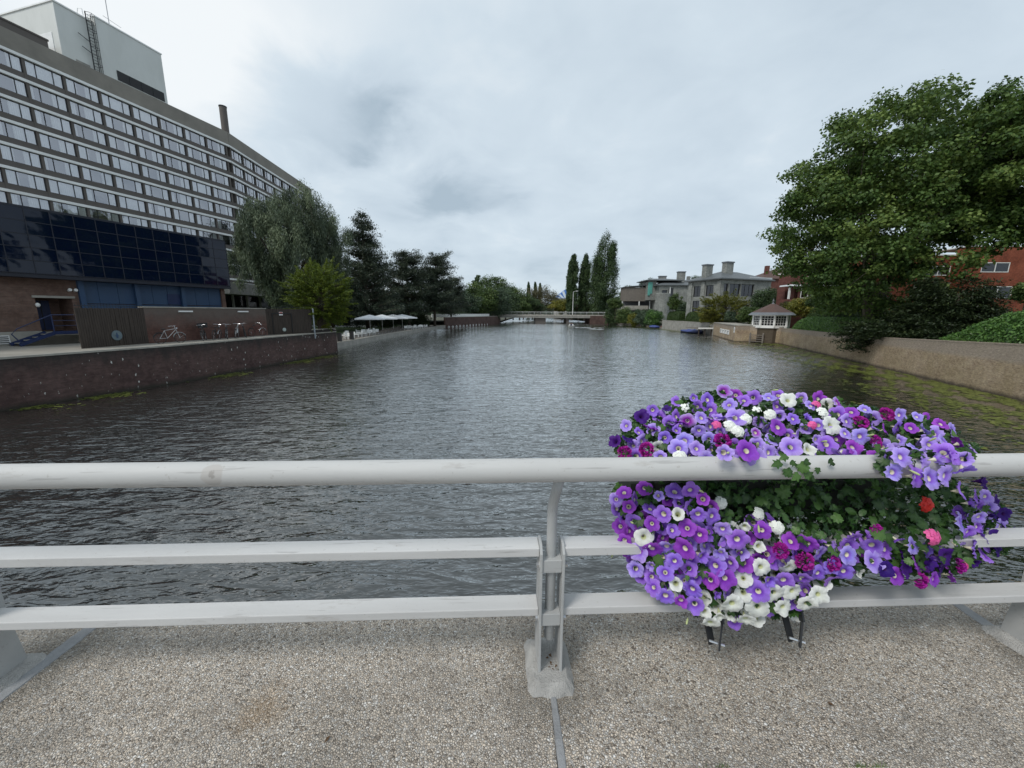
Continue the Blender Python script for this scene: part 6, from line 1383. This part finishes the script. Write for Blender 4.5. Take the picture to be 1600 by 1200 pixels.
# ------------------------------------------------------------------ flowers
def petalmat(name, col, rim, throat=(0.80, 0.76, 0.58), tr=0.20, vein=0.25, ring=None):
    b = NB(name); a = b.n('ShaderNodeAttribute'); a.attribute_name = 'rad'; g = b.n('ShaderNodeAttribute'); g.attribute_name = 'ang'
    oi = b.n('ShaderNodeObjectInfo'); r_ = a.outputs['Fac']
    base = b.mix(b.rng(r_, 0.45, 1.0), col, rim)
    hs = b.n('ShaderNodeHueSaturation'); b.set(hs.inputs['Color'], base); b.set(hs.inputs['Hue'], b.rng(oi.outputs['Random'], 0, 1, 0.485, 0.515)); b.set(hs.inputs['Value'], b.rng(b.noise(40, 3), 0.3, 0.7, 0.85, 1.12))
    v = b.math('ABSOLUTE', b.math('SINE', b.math('MULTIPLY', g.outputs['Fac'], 2.5))); vn = b.rng(v, 0.0, 0.16, vein, 0.0)
    v2 = b.math('ABSOLUTE', b.math('SINE', b.math('MULTIPLY', g.outputs['Fac'], 12.5))); vn = b.math('MAXIMUM', vn, b.rng(v2, 0, 0.35, vein*0.5, 0))
    vn = b.math('MULTIPLY', vn, b.rng(r_, 1.0, 0.6, 0.2, 1.0))
    c = b.mix(vn, hs.outputs[0], tuple(x*0.35 for x in col))
    if ring: c = b.mix(b.math('MULTIPLY', b.rng(r_, 0.5, 0.27), 0.85), c, ring)
    c = b.mix(b.rng(r_, 0.25, 0.20), c, throat); c = b.mix(b.rng(r_, 0.10, 0.05), c, tuple(x*0.4 for x in throat))
    p = b.bsdf(c, 0.6, 0, 0.25); t = b.n('ShaderNodeBsdfTranslucent'); b.set(t.inputs[0], c)
    m = b.n('ShaderNodeMixShader'); b.set(m.inputs[0], tr); b.set(m.inputs[1], p); b.set(m.inputs[2], t.outputs[0]); return b.out(m.outputs[0])
PM = {'lav': petalmat('petal_lavender', (0.36, 0.25, 0.82), (0.52, 0.40, 0.90), ring=(0.22, 0.08, 0.55)), 'vio': petalmat('petal_violet', (0.29, 0.13, 0.70), (0.40, 0.23, 0.82), ring=(0.16, 0.03, 0.45)),
      'pur': petalmat('petal_purple', (0.27, 0.045, 0.50), (0.38, 0.09, 0.62), ring=(0.16, 0.01, 0.33)), 'deep': petalmat('petal_deep', (0.040, 0.006, 0.15), (0.065, 0.01, 0.22), throat=(0.05, 0.01, 0.12)),
      'white': petalmat('petal_white', (0.74, 0.76, 0.70), (0.82, 0.83, 0.80), throat=(0.60, 0.63, 0.36), vein=0.06), 'mag': petalmat('petal_magenta', (0.30, 0.008, 0.22), (0.42, 0.02, 0.34), throat=(0.2, 0.005, 0.15)),
      'mix': petalmat('petal_two_tone', (0.36, 0.06, 0.52), (0.50, 0.40, 0.80), ring=(0.25, 0.02, 0.35))}
def petunia_mesh(name, mat, Rp, seed, droop=0.0, openf=1.0):
    r2 = random.Random(seed); na = 30; fr_ = [0.05, 0.10, 0.17, 0.24, 0.36, 0.52, 0.70, 0.86, 1.0]; zz = [-0.75, -0.50, -0.30, -0.18, -0.10, -0.02, 0.0, -0.01, -0.04]
    ph = r2.random()*6.28; amp = [r2.uniform(0.9, 1.08) for _ in range(5)]; V = []; rad = []; ang = []
    wv = [r2.uniform(-0.20, 0.18) for _ in range(5)]; s2 = r2.uniform(0, 6); ruf = r2.uniform(0.03, 0.075)
    for f, z in zip(fr_, zz):
        for k in range(na):
            th = 2*PI*k/na; lobe = int(((th+PI/5) % (2*PI))/(2*PI/5)) % 5; c5 = abs(math.cos(2.5*th))
            sh = 1-(1-f and 0)-(0.17*(1-c5**0.55))*max(0, (f-0.3)/0.7)
            rr = Rp*f*sh*(1+(amp[lobe]-1)*max(0, (f-.3)/.7)*c5)*(openf if f > 0.3 else 1)
            zq = Rp*(z+(1-openf)*f*0.9)+Rp*max(0, f-0.3)*(wv[lobe]*c5*1.6+ruf*2.2*math.sin(11*th+s2)*f+0.10*math.cos(5*th)*(1-f*0.4)+ruf*math.sin(17*th))
            V.append((rr*math.cos(th), rr*math.sin(th), zq-droop*(rr*math.cos(th+ph))**2/Rp)); rad.append(f); ang.append(th+PI/5)
    F = [(i*na+k, i*na+(k+1) % na, (i+1)*na+(k+1) % na, (i+1)*na+k) for i in range(len(fr_)-1) for k in range(na)]
    me = bpy.data.meshes.new(name); me.from_pydata(V, [], F); me.materials.append(mat)
    for nm, d in (('rad', rad), ('ang', ang)): a = me.attributes.new(nm, 'FLOAT', 'POINT'); a.data.foreach_set('value', d)
    me.polygons.foreach_set('use_smooth', [True]*len(F)); me.update(); return me
PET = {c: [petunia_mesh('petunia', PM[c], 0.0455*(0.94 if c == 'deep' else 1), 10*i+j, droop=(0.0, 0.15, 0.3, 0.1, 0.25, 0.45)[j], openf=(1, 0.97, 0.9, 0.82, 0.95, 0.62)[j]) for j in range(6)] for i, c in enumerate(PM)}
def pom_mesh(name, mat, Rp, seed, n=46):
    r2 = random.Random(seed); V = []; F = []; rad = []
    for k in range(n):
        z = r2.uniform(0.0, 1); a = r2.random()*6.28; d = Vector((math.cos(a)*math.sqrt(1-z*z), math.sin(a)*math.sqrt(1-z*z), z*0.7+0.1)); t_ = d.orthogonal().normalized(); t_.rotate(Matrix.Rotation(r2.random()*6.28, 3, d)); b_ = d.cross(t_)
        c_ = d*Rp*0.62; w_ = Rp*r2.uniform(0.22, 0.34); h = Rp*0.5; k0 = len(V)
        V += [tuple(c_-b_*w_*0.5), tuple(c_+d*h*0.6-b_*w_+t_*w_*0.3), tuple(c_+d*h-b_*w_*.3), tuple(c_+d*h*0.85+b_*w_*.4+t_*w_*.3), tuple(c_+d*h*0.6+b_*w_), tuple(c_+b_*w_*0.5)]
        F.append(tuple(range(k0, k0+6))); rad += [0.4, 0.8, 1, 1, 0.8, 0.4]
    me = bpy.data.meshes.new(name); me.from_pydata(V, [], F); me.materials.append(mat)
    for nm, dd in (('rad', rad), ('ang', [0.4]*len(V))): a = me.attributes.new(nm, 'FLOAT', 'POINT'); a.data.foreach_set('value', dd)
    me.update(); return me
def cluster_mesh(name, mat, Rc, rf, n, seed, npet=5, stem=True):
    r2 = random.Random(seed); V = []; F = []; mi = []
    for k in range(n):
        q = math.sqrt((k+0.5)/n); a = k*2.399+r2.random()*0.4; d = Vector((q*math.cos(a), q*math.sin(a), math.sqrt(max(0.05, 1-q*q)))); c_ = Vector((d.x*Rc, d.y*Rc, d.z*Rc*0.55)); nn = (d+Vector((r2.uniform(-.3, .3), r2.uniform(-.3, .3), 0.5))).normalized(); t_ = nn.orthogonal().normalized(); t_.rotate(Matrix.Rotation(r2.random()*6, 3, nn)); b_ = nn.cross(t_)
        for p in range(npet):
            a1 = 2*PI*p/npet; u_ = t_*math.cos(a1)+b_*math.sin(a1); s_ = -t_*math.sin(a1)+b_*math.cos(a1); k0 = len(V)
            V += [tuple(c_), tuple(c_+u_*rf*0.55-s_*rf*0.42+nn*rf*.1), tuple(c_+u_*rf*1.0-s_*rf*0.28), tuple(c_+u_*rf*1.0+s_*rf*0.28), tuple(c_+u_*rf*0.55+s_*rf*0.42+nn*rf*.1)]; F.append(tuple(range(k0, k0+5))); mi.append(0)
        if stem:
            k0 = len(V); e = Vector((0, 0, -Rc*0.8)); V += [tuple(c_), tuple(c_+Vector((0.0015, 0, 0))), tuple(e+Vector((0.0015, 0, 0))), tuple(e)]; F.append((k0, k0+1, k0+2, k0+3)); mi.append(1)
    me = bpy.data.meshes.new(name); me.from_pydata(V, [], F); me.materials.append(mat); me.materials.append(M['stem']); me.polygons.foreach_set('material_index', mi); me.update(); return me
M['stem'] = plain('stem', (0.09, 0.14, 0.03), 0.6)
M['floret_white'] = plain('floret_white', (0.80, 0.82, 0.76), 0.6, var=0.05); M['floret_red'] = plain('floret_red', (0.60, 0.015, 0.008), 0.5, var=0.15, scale=60); M['floret_pink'] = plain('floret_pink', (0.72, 0.10, 0.32), 0.5, var=0.15, scale=60)
M['bud'] = plain('bud', (0.42, 0.48, 0.22), 0.6)
def leafm(name, d_, m_, l_):
    b = NB(name); oi = b.n('ShaderNodeObjectInfo'); a = b.n('ShaderNodeAttribute'); a.attribute_name = 'tint'
    f = b.math('FRACT', b.math('ADD', oi.outputs['Random'], a.outputs['Fac'])); c = b.ramp(f, [(0.05, d_), (0.6, m_), (0.98, l_)])
    g = b.n('ShaderNodeAttribute'); g.attribute_name = 'vein'; c = b.mix(b.math('MULTIPLY', g.outputs['Fac'], 0.25), c, (0.16, 0.26, 0.07))
    p = b.bsdf(c, 0.42, 0, 0.4, b.bump(b.noise(90, 3), 0.001)); t = b.n('ShaderNodeBsdfTranslucent'); b.set(t.inputs[0], c); m = b.n('ShaderNodeMixShader'); b.set(m.inputs[0], 0.18); b.set(m.inputs[1], p); b.set(m.inputs[2], t.outputs[0]); return b.out(m.outputs[0])
M['ivy'] = leafm('ivy', (0.013, 0.042, 0.010), (0.032, 0.088, 0.018), (0.075, 0.16, 0.035))
def lobed_leaf(kind, s):
    if kind == 0: o = [(0, -.5), (.28, -.52), (.5, -.25), (.36, -.08), (.62, .2), (.3, .2), (.16, .52), (0, .72)]     # ivy
    elif kind == 1: o = [(0, -.5), (.18, -.46), (.34, -.2), (.40, .05), (.33, .32), (.16, .55), (0, .68)]              # ovate
    else: o = [(0, -.4), (.25, -.55), (.52, -.4), (.44, -.15), (.64, .05), (.46, .18), (.50, .46), (.25, .42), (.16, .62), (0, .55)]  # geranium
    out_ = [(x*s, y*s) for x, y in o]+[(-x*s, y*s) for x, y in reversed(o[1:-1])]
    V = [(0, 0, 0)]+[(x, y, -0.9*abs(x)*abs(x)/s+0.12*s*math.sin(9*x/s+5*y/s)-0.35*max(0, y)**2/s+abs(x)*0.18) for x, y in out_]; n = len(out_)
    me = bpy.data.meshes.new('leaf'); me.from_pydata(V, [], [(0, 1+k, 1+(k+1) % n) for k in range(n)]); me.materials.append(M['ivy'])
    a = me.attributes.new('vein', 'FLOAT', 'POINT'); a.data.foreach_set('value', [1.0]+[0.0]*n); me.polygons.foreach_set('use_smooth', [True]*n); me.update(); return me
LEAF = [lobed_leaf(0, 0.042), lobed_leaf(1, 0.040), lobed_leaf(2, 0.046), lobed_leaf(0, 0.034)]

basket = thing('flower_basket', 'overflowing flower planter of purple, violet and white petunias hanging on the railing', 'flower planter', (1.2, RY0+0.05, LZ), RYAW)
Binv = Matrix.LocRotScale(Vector((1.2, RY0+0.05, LZ)), Matrix.Rotation(RYAW, 3, 'Z'), None).inverted()
# trough and brackets
M['trough'] = plain('trough', (0.02, 0.024, 0.018), 0.6)
MB().prism([(-0.60, 0.24), (0.60, 0.24), (0.60, 0.42), (-0.60, 0.42)], 0.70, 0.88, top=[(-0.63, 0.21), (0.63, 0.21), (0.63, 0.45), (-0.63, 0.45)]).build('trough', M['trough'], basket)
for px_, in ((1113,), (1240,)):
    q = Binv @ at(px_, 1003, RY0+0.05+0.0)
    MB().bar((q.x-0.012, -0.005, q.z+0.005), (q.x-0.035, 0.10, 0.42), 0.030, 0.008).bar((q.x-0.035, 0.10, 0.42), (q.x-0.03, 0.26, 0.72), 0.030, 0.008).build('bracket', M['dark_metal'], basket)
    MB().bar((q.x+0.008, -0.03, q.z), (q.x+0.028, 0.0, 0.30), 0.008, 0.030).bar((q.x+0.028, 0.0, 0.30), (q.x+0.05, 0.24, 0.72), 0.008, 0.030).build('bracket', M['dark_metal'], basket)
    MB().tube([(q.x-0.03, -0.01, q.z+0.03), (q.x+0.03, -0.03, q.z+0.02)], 0.006, 6).build('bolt', M['chrome'], basket)

# outline of the hanging mass as seen from the deck, with its depth: a tall rounded cushion whose upper half sits behind the tube
def inside(poly, x, y):
    c = False; j = len(poly)-1
    for i in range(len(poly)):
        (xi, yi), (xj, yj) = poly[i], poly[j]
        if (yi > y) != (yj > y) and x < (xj-xi)*(y-yi)/(yj-yi)+xi: c = not c
        j = i
    return c
UP = [(968, 722), (958, 690), (985, 655), (1030, 632), (1090, 618), (1130, 610), (1180, 614), (1250, 618), (1320, 628), (1390, 645), (1440, 650), (1490, 668), (1528, 700), (1530, 722), (1505, 742), (1490, 755), (1450, 752), (1425, 738), (1390, 742), (1370, 722), (1300, 716), (1245, 712), (1190, 720), (1100, 718)]
LOW = [(958, 762), (1108, 762), (1112, 800), (1140, 830), (1170, 818), (1190, 800), (1215, 812), (1235, 845), (1270, 850), (1300, 850), (1330, 840), (1360, 838), (1372, 870), (1350, 895), (1310, 905), (1290, 925), (1265, 935), (1250, 958), (1190, 962), (1160, 978), (1140, 975), (1085, 958), (1065, 940), (1020, 918), (990, 895), (975, 860), (968, 820)]
LOWR = [(1372, 862), (1400, 845), (1440, 852), (1480, 858), (1530, 845), (1545, 868), (1500, 890), (1462, 905), (1425, 895), (1385, 885)]
RIGHT = [(1500, 765), (1545, 765), (1572, 800), (1584, 835), (1572, 866), (1525, 866), (1505, 835), (1498, 800)]
GREEN = [(1112, 766), (1500, 766), (1530, 850), (1520, 878), (1440, 890), (1380, 880), (1300, 872), (1230, 855), (1185, 815), (1130, 830), (1112, 800)]
def depth(px, py):
    X = (px-800)/FPX*1.55; e = max(0, abs(px-1262)/312.0); cur = 0.22*max(0, e-0.55)**2*4
    if py < 745: y = RY0+0.055+max(0, (728-py))/120*0.40
    else:
        f = (py-760)/220; y = RY0+0.055-0.075*math.sin(min(1, max(0, f)*1.25)*PI*0.55)+0.03*max(0, f-0.75)
        if inside(GREEN, px, py): y += 0.085*min(1, max(0, (832-py)/35))
    if 1372 < px < 1518 and 704 < py < 768: return RY0-0.072+0.042*X
    if 1118 < px < 1185 and 698 < py < 722: return RY0-0.045+0.042*X
    return y+0.042*X+cur
def place_flower(mesh, name, px, py, dy=0.0, tilt=0.35, sc_=1.0, spin=None, nrm=None):
    P = at(px, py, depth(px, py)+dy)
    if py < 745: n_ = Vector(((px-1262)/650, -0.85, 0.62-0.35*max(0, (py-690)/50)))
    else: n_ = Vector((max(-0.6, min(0.42, (px-1240)/360*0.8)), -1.0, 0.38-0.55*max(0, (py-840)/140)))
    if nrm: n_ = Vector(nrm)
    n_ = (n_.normalized()+Vector((rnd.gauss(0, 1), rnd.gauss(0, 1), rnd.gauss(0, 1)))*tilt*0.6).normalized()
    if n_.y > -0.05: n_.y = -abs(n_.y)-0.15; n_.normalize()
    q = n_.to_track_quat('Z', 'Y').to_matrix().to_4x4() @ Matrix.Rotation(spin if spin is not None else rnd.random()*6.28, 4, 'Z') @ Matrix.Scale(sc_, 4)
    o = obj(name, mesh, basket); o.matrix_basis = Binv @ Matrix.Translation(P) @ q; return o
spots_ = []
def far_enough(x, y, d): return all((x-a)**2+(y-b_)**2 > d*d for a, b_ in spots_)
# double magenta, verbena and geranium heads where the photo has them
pomm = [pom_mesh('double_petunia', PM['mag'], 0.036, s, 60) for s in (1, 2, 3)]
for x, y in ((1365, 690), (1218, 860), (1256, 876), (1384, 648), (1344, 660), (1011, 703), (976, 708), (1128, 690), (1497, 884), (1366, 830), (1300, 880), (1436, 906)): place_flower(rnd.choice(pomm), 'double_petunia', x, y, -0.015, 0.2, rnd.uniform(0.85, 1.1)); spots_.append((x, y))
vm = [cluster_mesh('verbena_head', M['floret_white'], 0.026, 0.011, 16, s) for s in (1, 2)]; vs_m = cluster_mesh('verbena_head', M['floret_white'], 0.020, 0.008, 8, 5)
for x, y in ((1214, 824), (1185, 803), (1125, 786), (1140, 666), (1165, 655), (1152, 674), (1182, 640), (1285, 645), (1062, 714), (1070, 637), (1203, 648)): place_flower(rnd.choice(vm) if y > 650 or x > 1200 else vs_m, 'verbena_head', x, y, -0.012, 0.2); spots_.append((x, y))
gr = cluster_mesh('geranium_head', M['floret_red'], 0.026, 0.015, 13, 7); gp_ = cluster_mesh('geranium_head', M['floret_pink'], 0.028, 0.016, 13, 8)
place_flower(gr, 'geranium_head', 1447, 788, -0.05, 0.1, 1.0, nrm=(0.1, -1, 0.4))['label'] = 'red geranium head'; place_flower(gp_, 'geranium_head', 1457, 839, -0.05, 0.1, 1.0, nrm=(0.1, -1, 0.4))['label'] = 'pink geranium head'
gs = cluster_mesh('geranium_head', M['floret_pink'], 0.018, 0.010, 9, 9)
for x, y in ((1120, 664), (1276, 632), (1270, 664), (1507, 884)): place_flower(gs, 'geranium_head', x, y, -0.01, 0.2)
spots_ += [(1447, 788), (1457, 839), (1440, 795), (1462, 846)]
def colour(x, y):
    r_ = rnd.random()
    if y < 750:
        if x < 1060 and y < 665: return 'deep' if r_ < 0.5 else 'vio'
        if x < 985: return 'deep' if r_ < 0.35 else ('mix' if r_ < 0.6 else 'lav')
        if 1215 < x < 1335 and y < 680 and r_ < 0.08: return 'white'
        if x > 1380: return 'lav' if r_ < 0.62 else ('vio' if r_ < 0.85 else 'pur')
        return 'lav' if r_ < 0.48 else ('vio' if r_ < 0.75 else ('pur' if r_ < 0.9 else ('white' if r_ < 0.92 else 'mix')))
    if x > 1370: return ('deep' if r_ < 0.55 else 'pur') if y > 865 else (('deep' if x > 1545 and r_ < .7 else 'vio') if r_ < 0.8 else 'lav')
    if y > 925: return 'white' if r_ < 0.6 else 'vio'
    if x > 1150 and y > 890: return 'white' if r_ < 0.25 else 'vio'
    if x > 1120 and x < 1240 and r_ < 0.18: return 'white'
    if x < 1010 and r_ < 0.3: return 'pur'
    return 'vio' if r_ < 0.48 else ('lav' if r_ < 0.72 else ('pur' if r_ < 0.9 else ('white' if r_ < 0.93 and x < 1060 else 'mix')))
forced = [(1006, 840, 'white'), (1056, 912, 'white'), (1185, 853, 'white'), (1190, 887, 'white'), (1153, 844, 'vio'), (1410, 714, 'lav'), (1396, 738, 'lav'), (1479, 744, 'lav'), (1477, 690, 'lav'), (1236, 698, 'lav'), (1168, 704, 'pur'), (1131, 707, 'lav'), (1433, 745, 'vio'), (1334, 699, 'pur'), (1217, 667, 'pur'), (1298, 884, 'vio'), (1326, 868, 'lav'), (1427, 853, 'lav'), (1524, 858, 'vio'), (1262, 702, 'white'), (1232, 625, 'white'), (1300, 664, 'white'), (1150, 652, 'lav'), (1070, 688, 'lav'), (1060, 700, 'lav'), (1002, 650, 'deep'), (961, 690, 'deep'), (1134, 905, 'pur'),
          (1100, 955, 'white'), (1125, 962, 'white'), (1165, 968, 'white'), (1185, 950, 'white'), (1210, 928, 'white'), (1240, 925, 'white'), (1225, 950, 'white'), (1280, 930, 'white'), (1110, 975, 'white'), (1262, 945, 'white'), (1145, 945, 'white'), (1086, 945, 'vio'), (1040, 932, 'vio'), (1064, 938, 'pur'), (1385, 890, 'deep'), (1415, 890, 'deep'), (1450, 880, 'deep'), (1480, 870, 'deep'), (1460, 905, 'pur'), (1555, 840, 'deep'), (1560, 858, 'deep'), (1400, 900, 'pur'), (1535, 752, 'deep')]
cnt = 0; LIM = 296
for x, y, c_ in forced: place_flower(rnd.choice(PET[c_]), 'petunia', x, y, -0.02, 0.22, rnd.uniform(0.95, 1.15)); spots_.append((x, y)); cnt += 1
r3 = random.Random(99)
tries = 0
while cnt < LIM and tries < 30000:
    tries += 1; x = r3.uniform(945, 1585); y = r3.uniform(605, 985); reg = None
    for nm, p_, d_ in (('u', UP, 22.5), ('l', LOW, 22), ('lr', LOWR, 19), ('r', RIGHT, 19)):
        if inside(p_, x, y): reg = d_; break
    if not reg: continue
    if reg and y < 690: reg *= 0.88
    if not far_enough(x, y, reg) or x < 962: continue
    c_ = colour(x, y); place_flower(rnd.choice(PET[c_]), 'petunia', x, y, rnd.uniform(-0.02, 0.02), 0.60, rnd.uniform(0.78, 1.10)*(0.86 if y < 690 else 1)); spots_.append((x, y)); cnt += 1
print('petunias', cnt, 'tries', tries)
# buds
bm = MB().lathe([(0.002, 0), (0.005, 0.012), (0.0065, 0.03), (0.005, 0.042), (0.001, 0.048)], 8).data('bud', M['bud'], True)
for x, y in ((1140, 706), (1185, 820), (1183, 700), (1158, 865), (985, 815), (960, 860), (1100, 770), (1206, 610), (1283, 690), (1354, 682), (1420, 734), (1450, 690), (1250, 905), (1075, 965), (1063, 668), (1490, 770)): place_flower(bm, 'bud', x, y, -0.02, 0.6, 0.75)
# leaves: individual ones where the green shows, the rest as filling
nl = 0
while nl < 285:
    x = r3.uniform(950, 1570); y = r3.uniform(620, 960)
    g = inside(GREEN, x, y)
    if not (g or ((inside(UP, x, y) or inside(LOW, x, y) or inside(LOWR, x, y)) and r3.random() < 0.16)): continue
    if g and inside(LOW, x, y) and r3.random() < 0.6: continue
    P = at(x, y, depth(x, y)+(r3.uniform(-0.045, 0.05) if g else r3.uniform(-0.005, 0.03))); n_ = Vector((r3.gauss(0, .45), -0.75, 0.65+r3.gauss(0, .3))).normalized()
    q = n_.to_track_quat('Z', 'Y').to_matrix().to_4x4() @ Matrix.Rotation(PI+r3.gauss(0, 0.9), 4, 'Z') @ Matrix.Scale(r3.uniform(0.6, 1.15), 4)
    o = obj('leaf', LEAF[r3.randrange(4)], basket); o.matrix_basis = Binv @ Matrix.Translation(P) @ q; nl += 1
for x, y in ((1225, 715), (1240, 724), (1255, 730), (1265, 742), (1232, 738), (1278, 735), (1262, 722), (1215, 725), (1245, 745), (1272, 748), (1375, 728), (1385, 738), (1300, 722), (1372, 700)):   # sprays draping over the tube
    P = at(x, y, RY0-0.062+0.042*(x-800)/387); n_ = Vector((r3.gauss(0, .3), -0.9, 0.4)).normalized()
    q = n_.to_track_quat('Z', 'Y').to_matrix().to_4x4() @ Matrix.Rotation(PI+r3.gauss(0, 0.7), 4, 'Z') @ Matrix.Scale(r3.uniform(0.6, 0.95), 4)
    o = obj('leaf', LEAF[r3.choice((0, 2, 3))], basket); o.matrix_basis = Binv @ Matrix.Translation(P) @ q
# filling foliage through the whole depth of the mass, and blossoms on its far side
V = []; F = []; tn = []
lv = [(tuple(v.co for v in l.vertices), [tuple(p.vertices) for p in l.polygons]) for l in LEAF]
def addleaf(P, n_, s):
    q = Matrix.Translation(P) @ n_.to_track_quat('Z', 'Y').to_matrix().to_4x4() @ Matrix.Rotation(r3.random()*6.28, 4, 'Z') @ Matrix.Scale(s, 4); vs, fs = lv[r3.randrange(4)]; k = len(V)
    V.extend([tuple(Binv @ (q @ v)) for v in vs]); F.extend([tuple(i+k for i in f) for f in fs]); tn.extend([r3.random()]*len(fs))
n = 0
while n < 5200:
    x = r3.uniform(950, 1575); y = r3.uniform(612, 965)
    if not any(inside(p_, x, y) for p_ in (UP, LOW, LOWR, RIGHT, GREEN)) and not (1000 < x < 1500 and 715 < y < 775): continue
    u_ = r3.random()**1.3; back = 0.02+u_*(0.40 if y > 745 else 0.30); yy = depth(x, y)+back
    P = at(x, y, yy)
    if 722 < y < 768 and yy < RY0+0.09+0.042*P.x: continue
    addleaf(P, Vector((r3.gauss(0, 1), r3.gauss(-0.4, 1), r3.gauss(0.6, 1))).normalized(), r3.uniform(0.6, 1.1)); n += 1
me = bpy.data.meshes.new('foliage'); me.from_pydata(V, [], F); me.materials.append(M['ivy']); a = me.attributes.new('tint', 'FLOAT', 'FACE'); a.data.foreach_set('value', tn); me.update()
props(obj('foliage', me, basket), kind='stuff')
V = []; F = []; rad = []; ang = []; mi = []; cols = ['lav', 'vio', 'white', 'pur']
for k in range(80):
    a_ = r3.uniform(0, PI*0.95); X = r3.uniform(0.68, 1.8); Y = RY0+0.30+0.24*math.sin(a_)+0.042*X; Z = LZ+0.80+0.40*math.cos(a_)-0.15*abs(X-1.2)
    n_ = Vector((r3.gauss(0, .3), math.sin(a_)+0.3, math.cos(a_))).normalized(); ci = r3.randrange(4); s_ = PET[cols[ci]][r3.randrange(5)]; q = Binv @ Matrix.Translation((X, Y, Z)) @ n_.to_track_quat('Z', 'Y').to_matrix().to_4x4(); k0 = len(V)
    V.extend([tuple(q @ v.co) for v in s_.vertices]); F.extend([tuple(i+k0 for i in p.vertices) for p in s_.polygons]); mi.extend([ci]*len(s_.polygons)); rad.extend([d.value for d in s_.attributes['rad'].data]); ang.extend([d.value for d in s_.attributes['ang'].data])
tries = 0; nf = 0
while tries < 9000 and nf < 170:
    tries += 1; x = r3.uniform(962, 1582); y = r3.uniform(608, 975)
    if not any(inside(p_, x, y) for p_ in (UP, LOW, LOWR, RIGHT)) or (718 < y < 768): continue
    if not far_enough(x, y, 14.5): continue
    spots_.append((x, y)); c_ = colour(x, y); c_ = c_ if c_ in cols else 'vio'; ci = cols.index(c_); s_ = PET[c_][r3.randrange(5)]
    P = at(x, y, depth(x, y)+r3.uniform(0.02, 0.05)); n_ = Vector((r3.gauss(0, .45), -0.9, 0.45+r3.gauss(0, .35))).normalized()
    q = Binv @ Matrix.Translation(P) @ n_.to_track_quat('Z', 'Y').to_matrix().to_4x4() @ Matrix.Scale(r3.uniform(0.8, 1.0), 4); k0 = len(V); nf += 1
    V.extend([tuple(q @ v.co) for v in s_.vertices]); F.extend([tuple(i+k0 for i in p.vertices) for p in s_.polygons]); mi.extend([ci]*len(s_.polygons)); rad.extend([d.value for d in s_.attributes['rad'].data]); ang.extend([d.value for d in s_.attributes['ang'].data])
print('filler blossoms', nf)
me = bpy.data.meshes.new('blossoms'); me.from_pydata(V, [], F); [me.materials.append(PM[c]) for c in cols]; me.polygons.foreach_set('material_index', mi); me.polygons.foreach_set('use_smooth', [True]*len(F))
for nm, dd in (('rad', rad), ('ang', ang)): a = me.attributes.new(nm, 'FLOAT', 'POINT'); a.data.foreach_set('value', dd)
me.update(); props(obj('blossoms', me, basket), kind='stuff')
# small grass tufts and fallen petals at the front edge of the ledge
m = MB()
for k in range(60):
    p = on_z(r3.choice((1345, 1120, 1350, 1360))+r3.gauss(0, 12), 1199, LZ); h = r3.uniform(0.01, 0.03); m.face([(p.x, p.y, LZ), (p.x+0.003, p.y, LZ), (p.x+r3.gauss(0, .008), p.y+r3.gauss(0, .005), LZ+h)])
props(m.build('moss_tufts', M['stem']), kind='stuff')
for k, (x, y) in enumerate(((512, 1155), (1297, 1100))):
    p = on_z(x, y, LZ+0.004); o = MB().face([(-0.016, 0, 0), (-0.004, -0.006, 0.004), (0.014, 0, 0.002), (0.0, 0.007, 0.005)]).build('dry_leaf', M['brown_litter'], None, tuple(p), (0, 0, r3.random()*3))
    props(o, ('tiny dark dry leaf lying on the ledge near the bottom left', 'tiny brown dry leaf lying on the ledge below the flowers')[k], 'leaf')
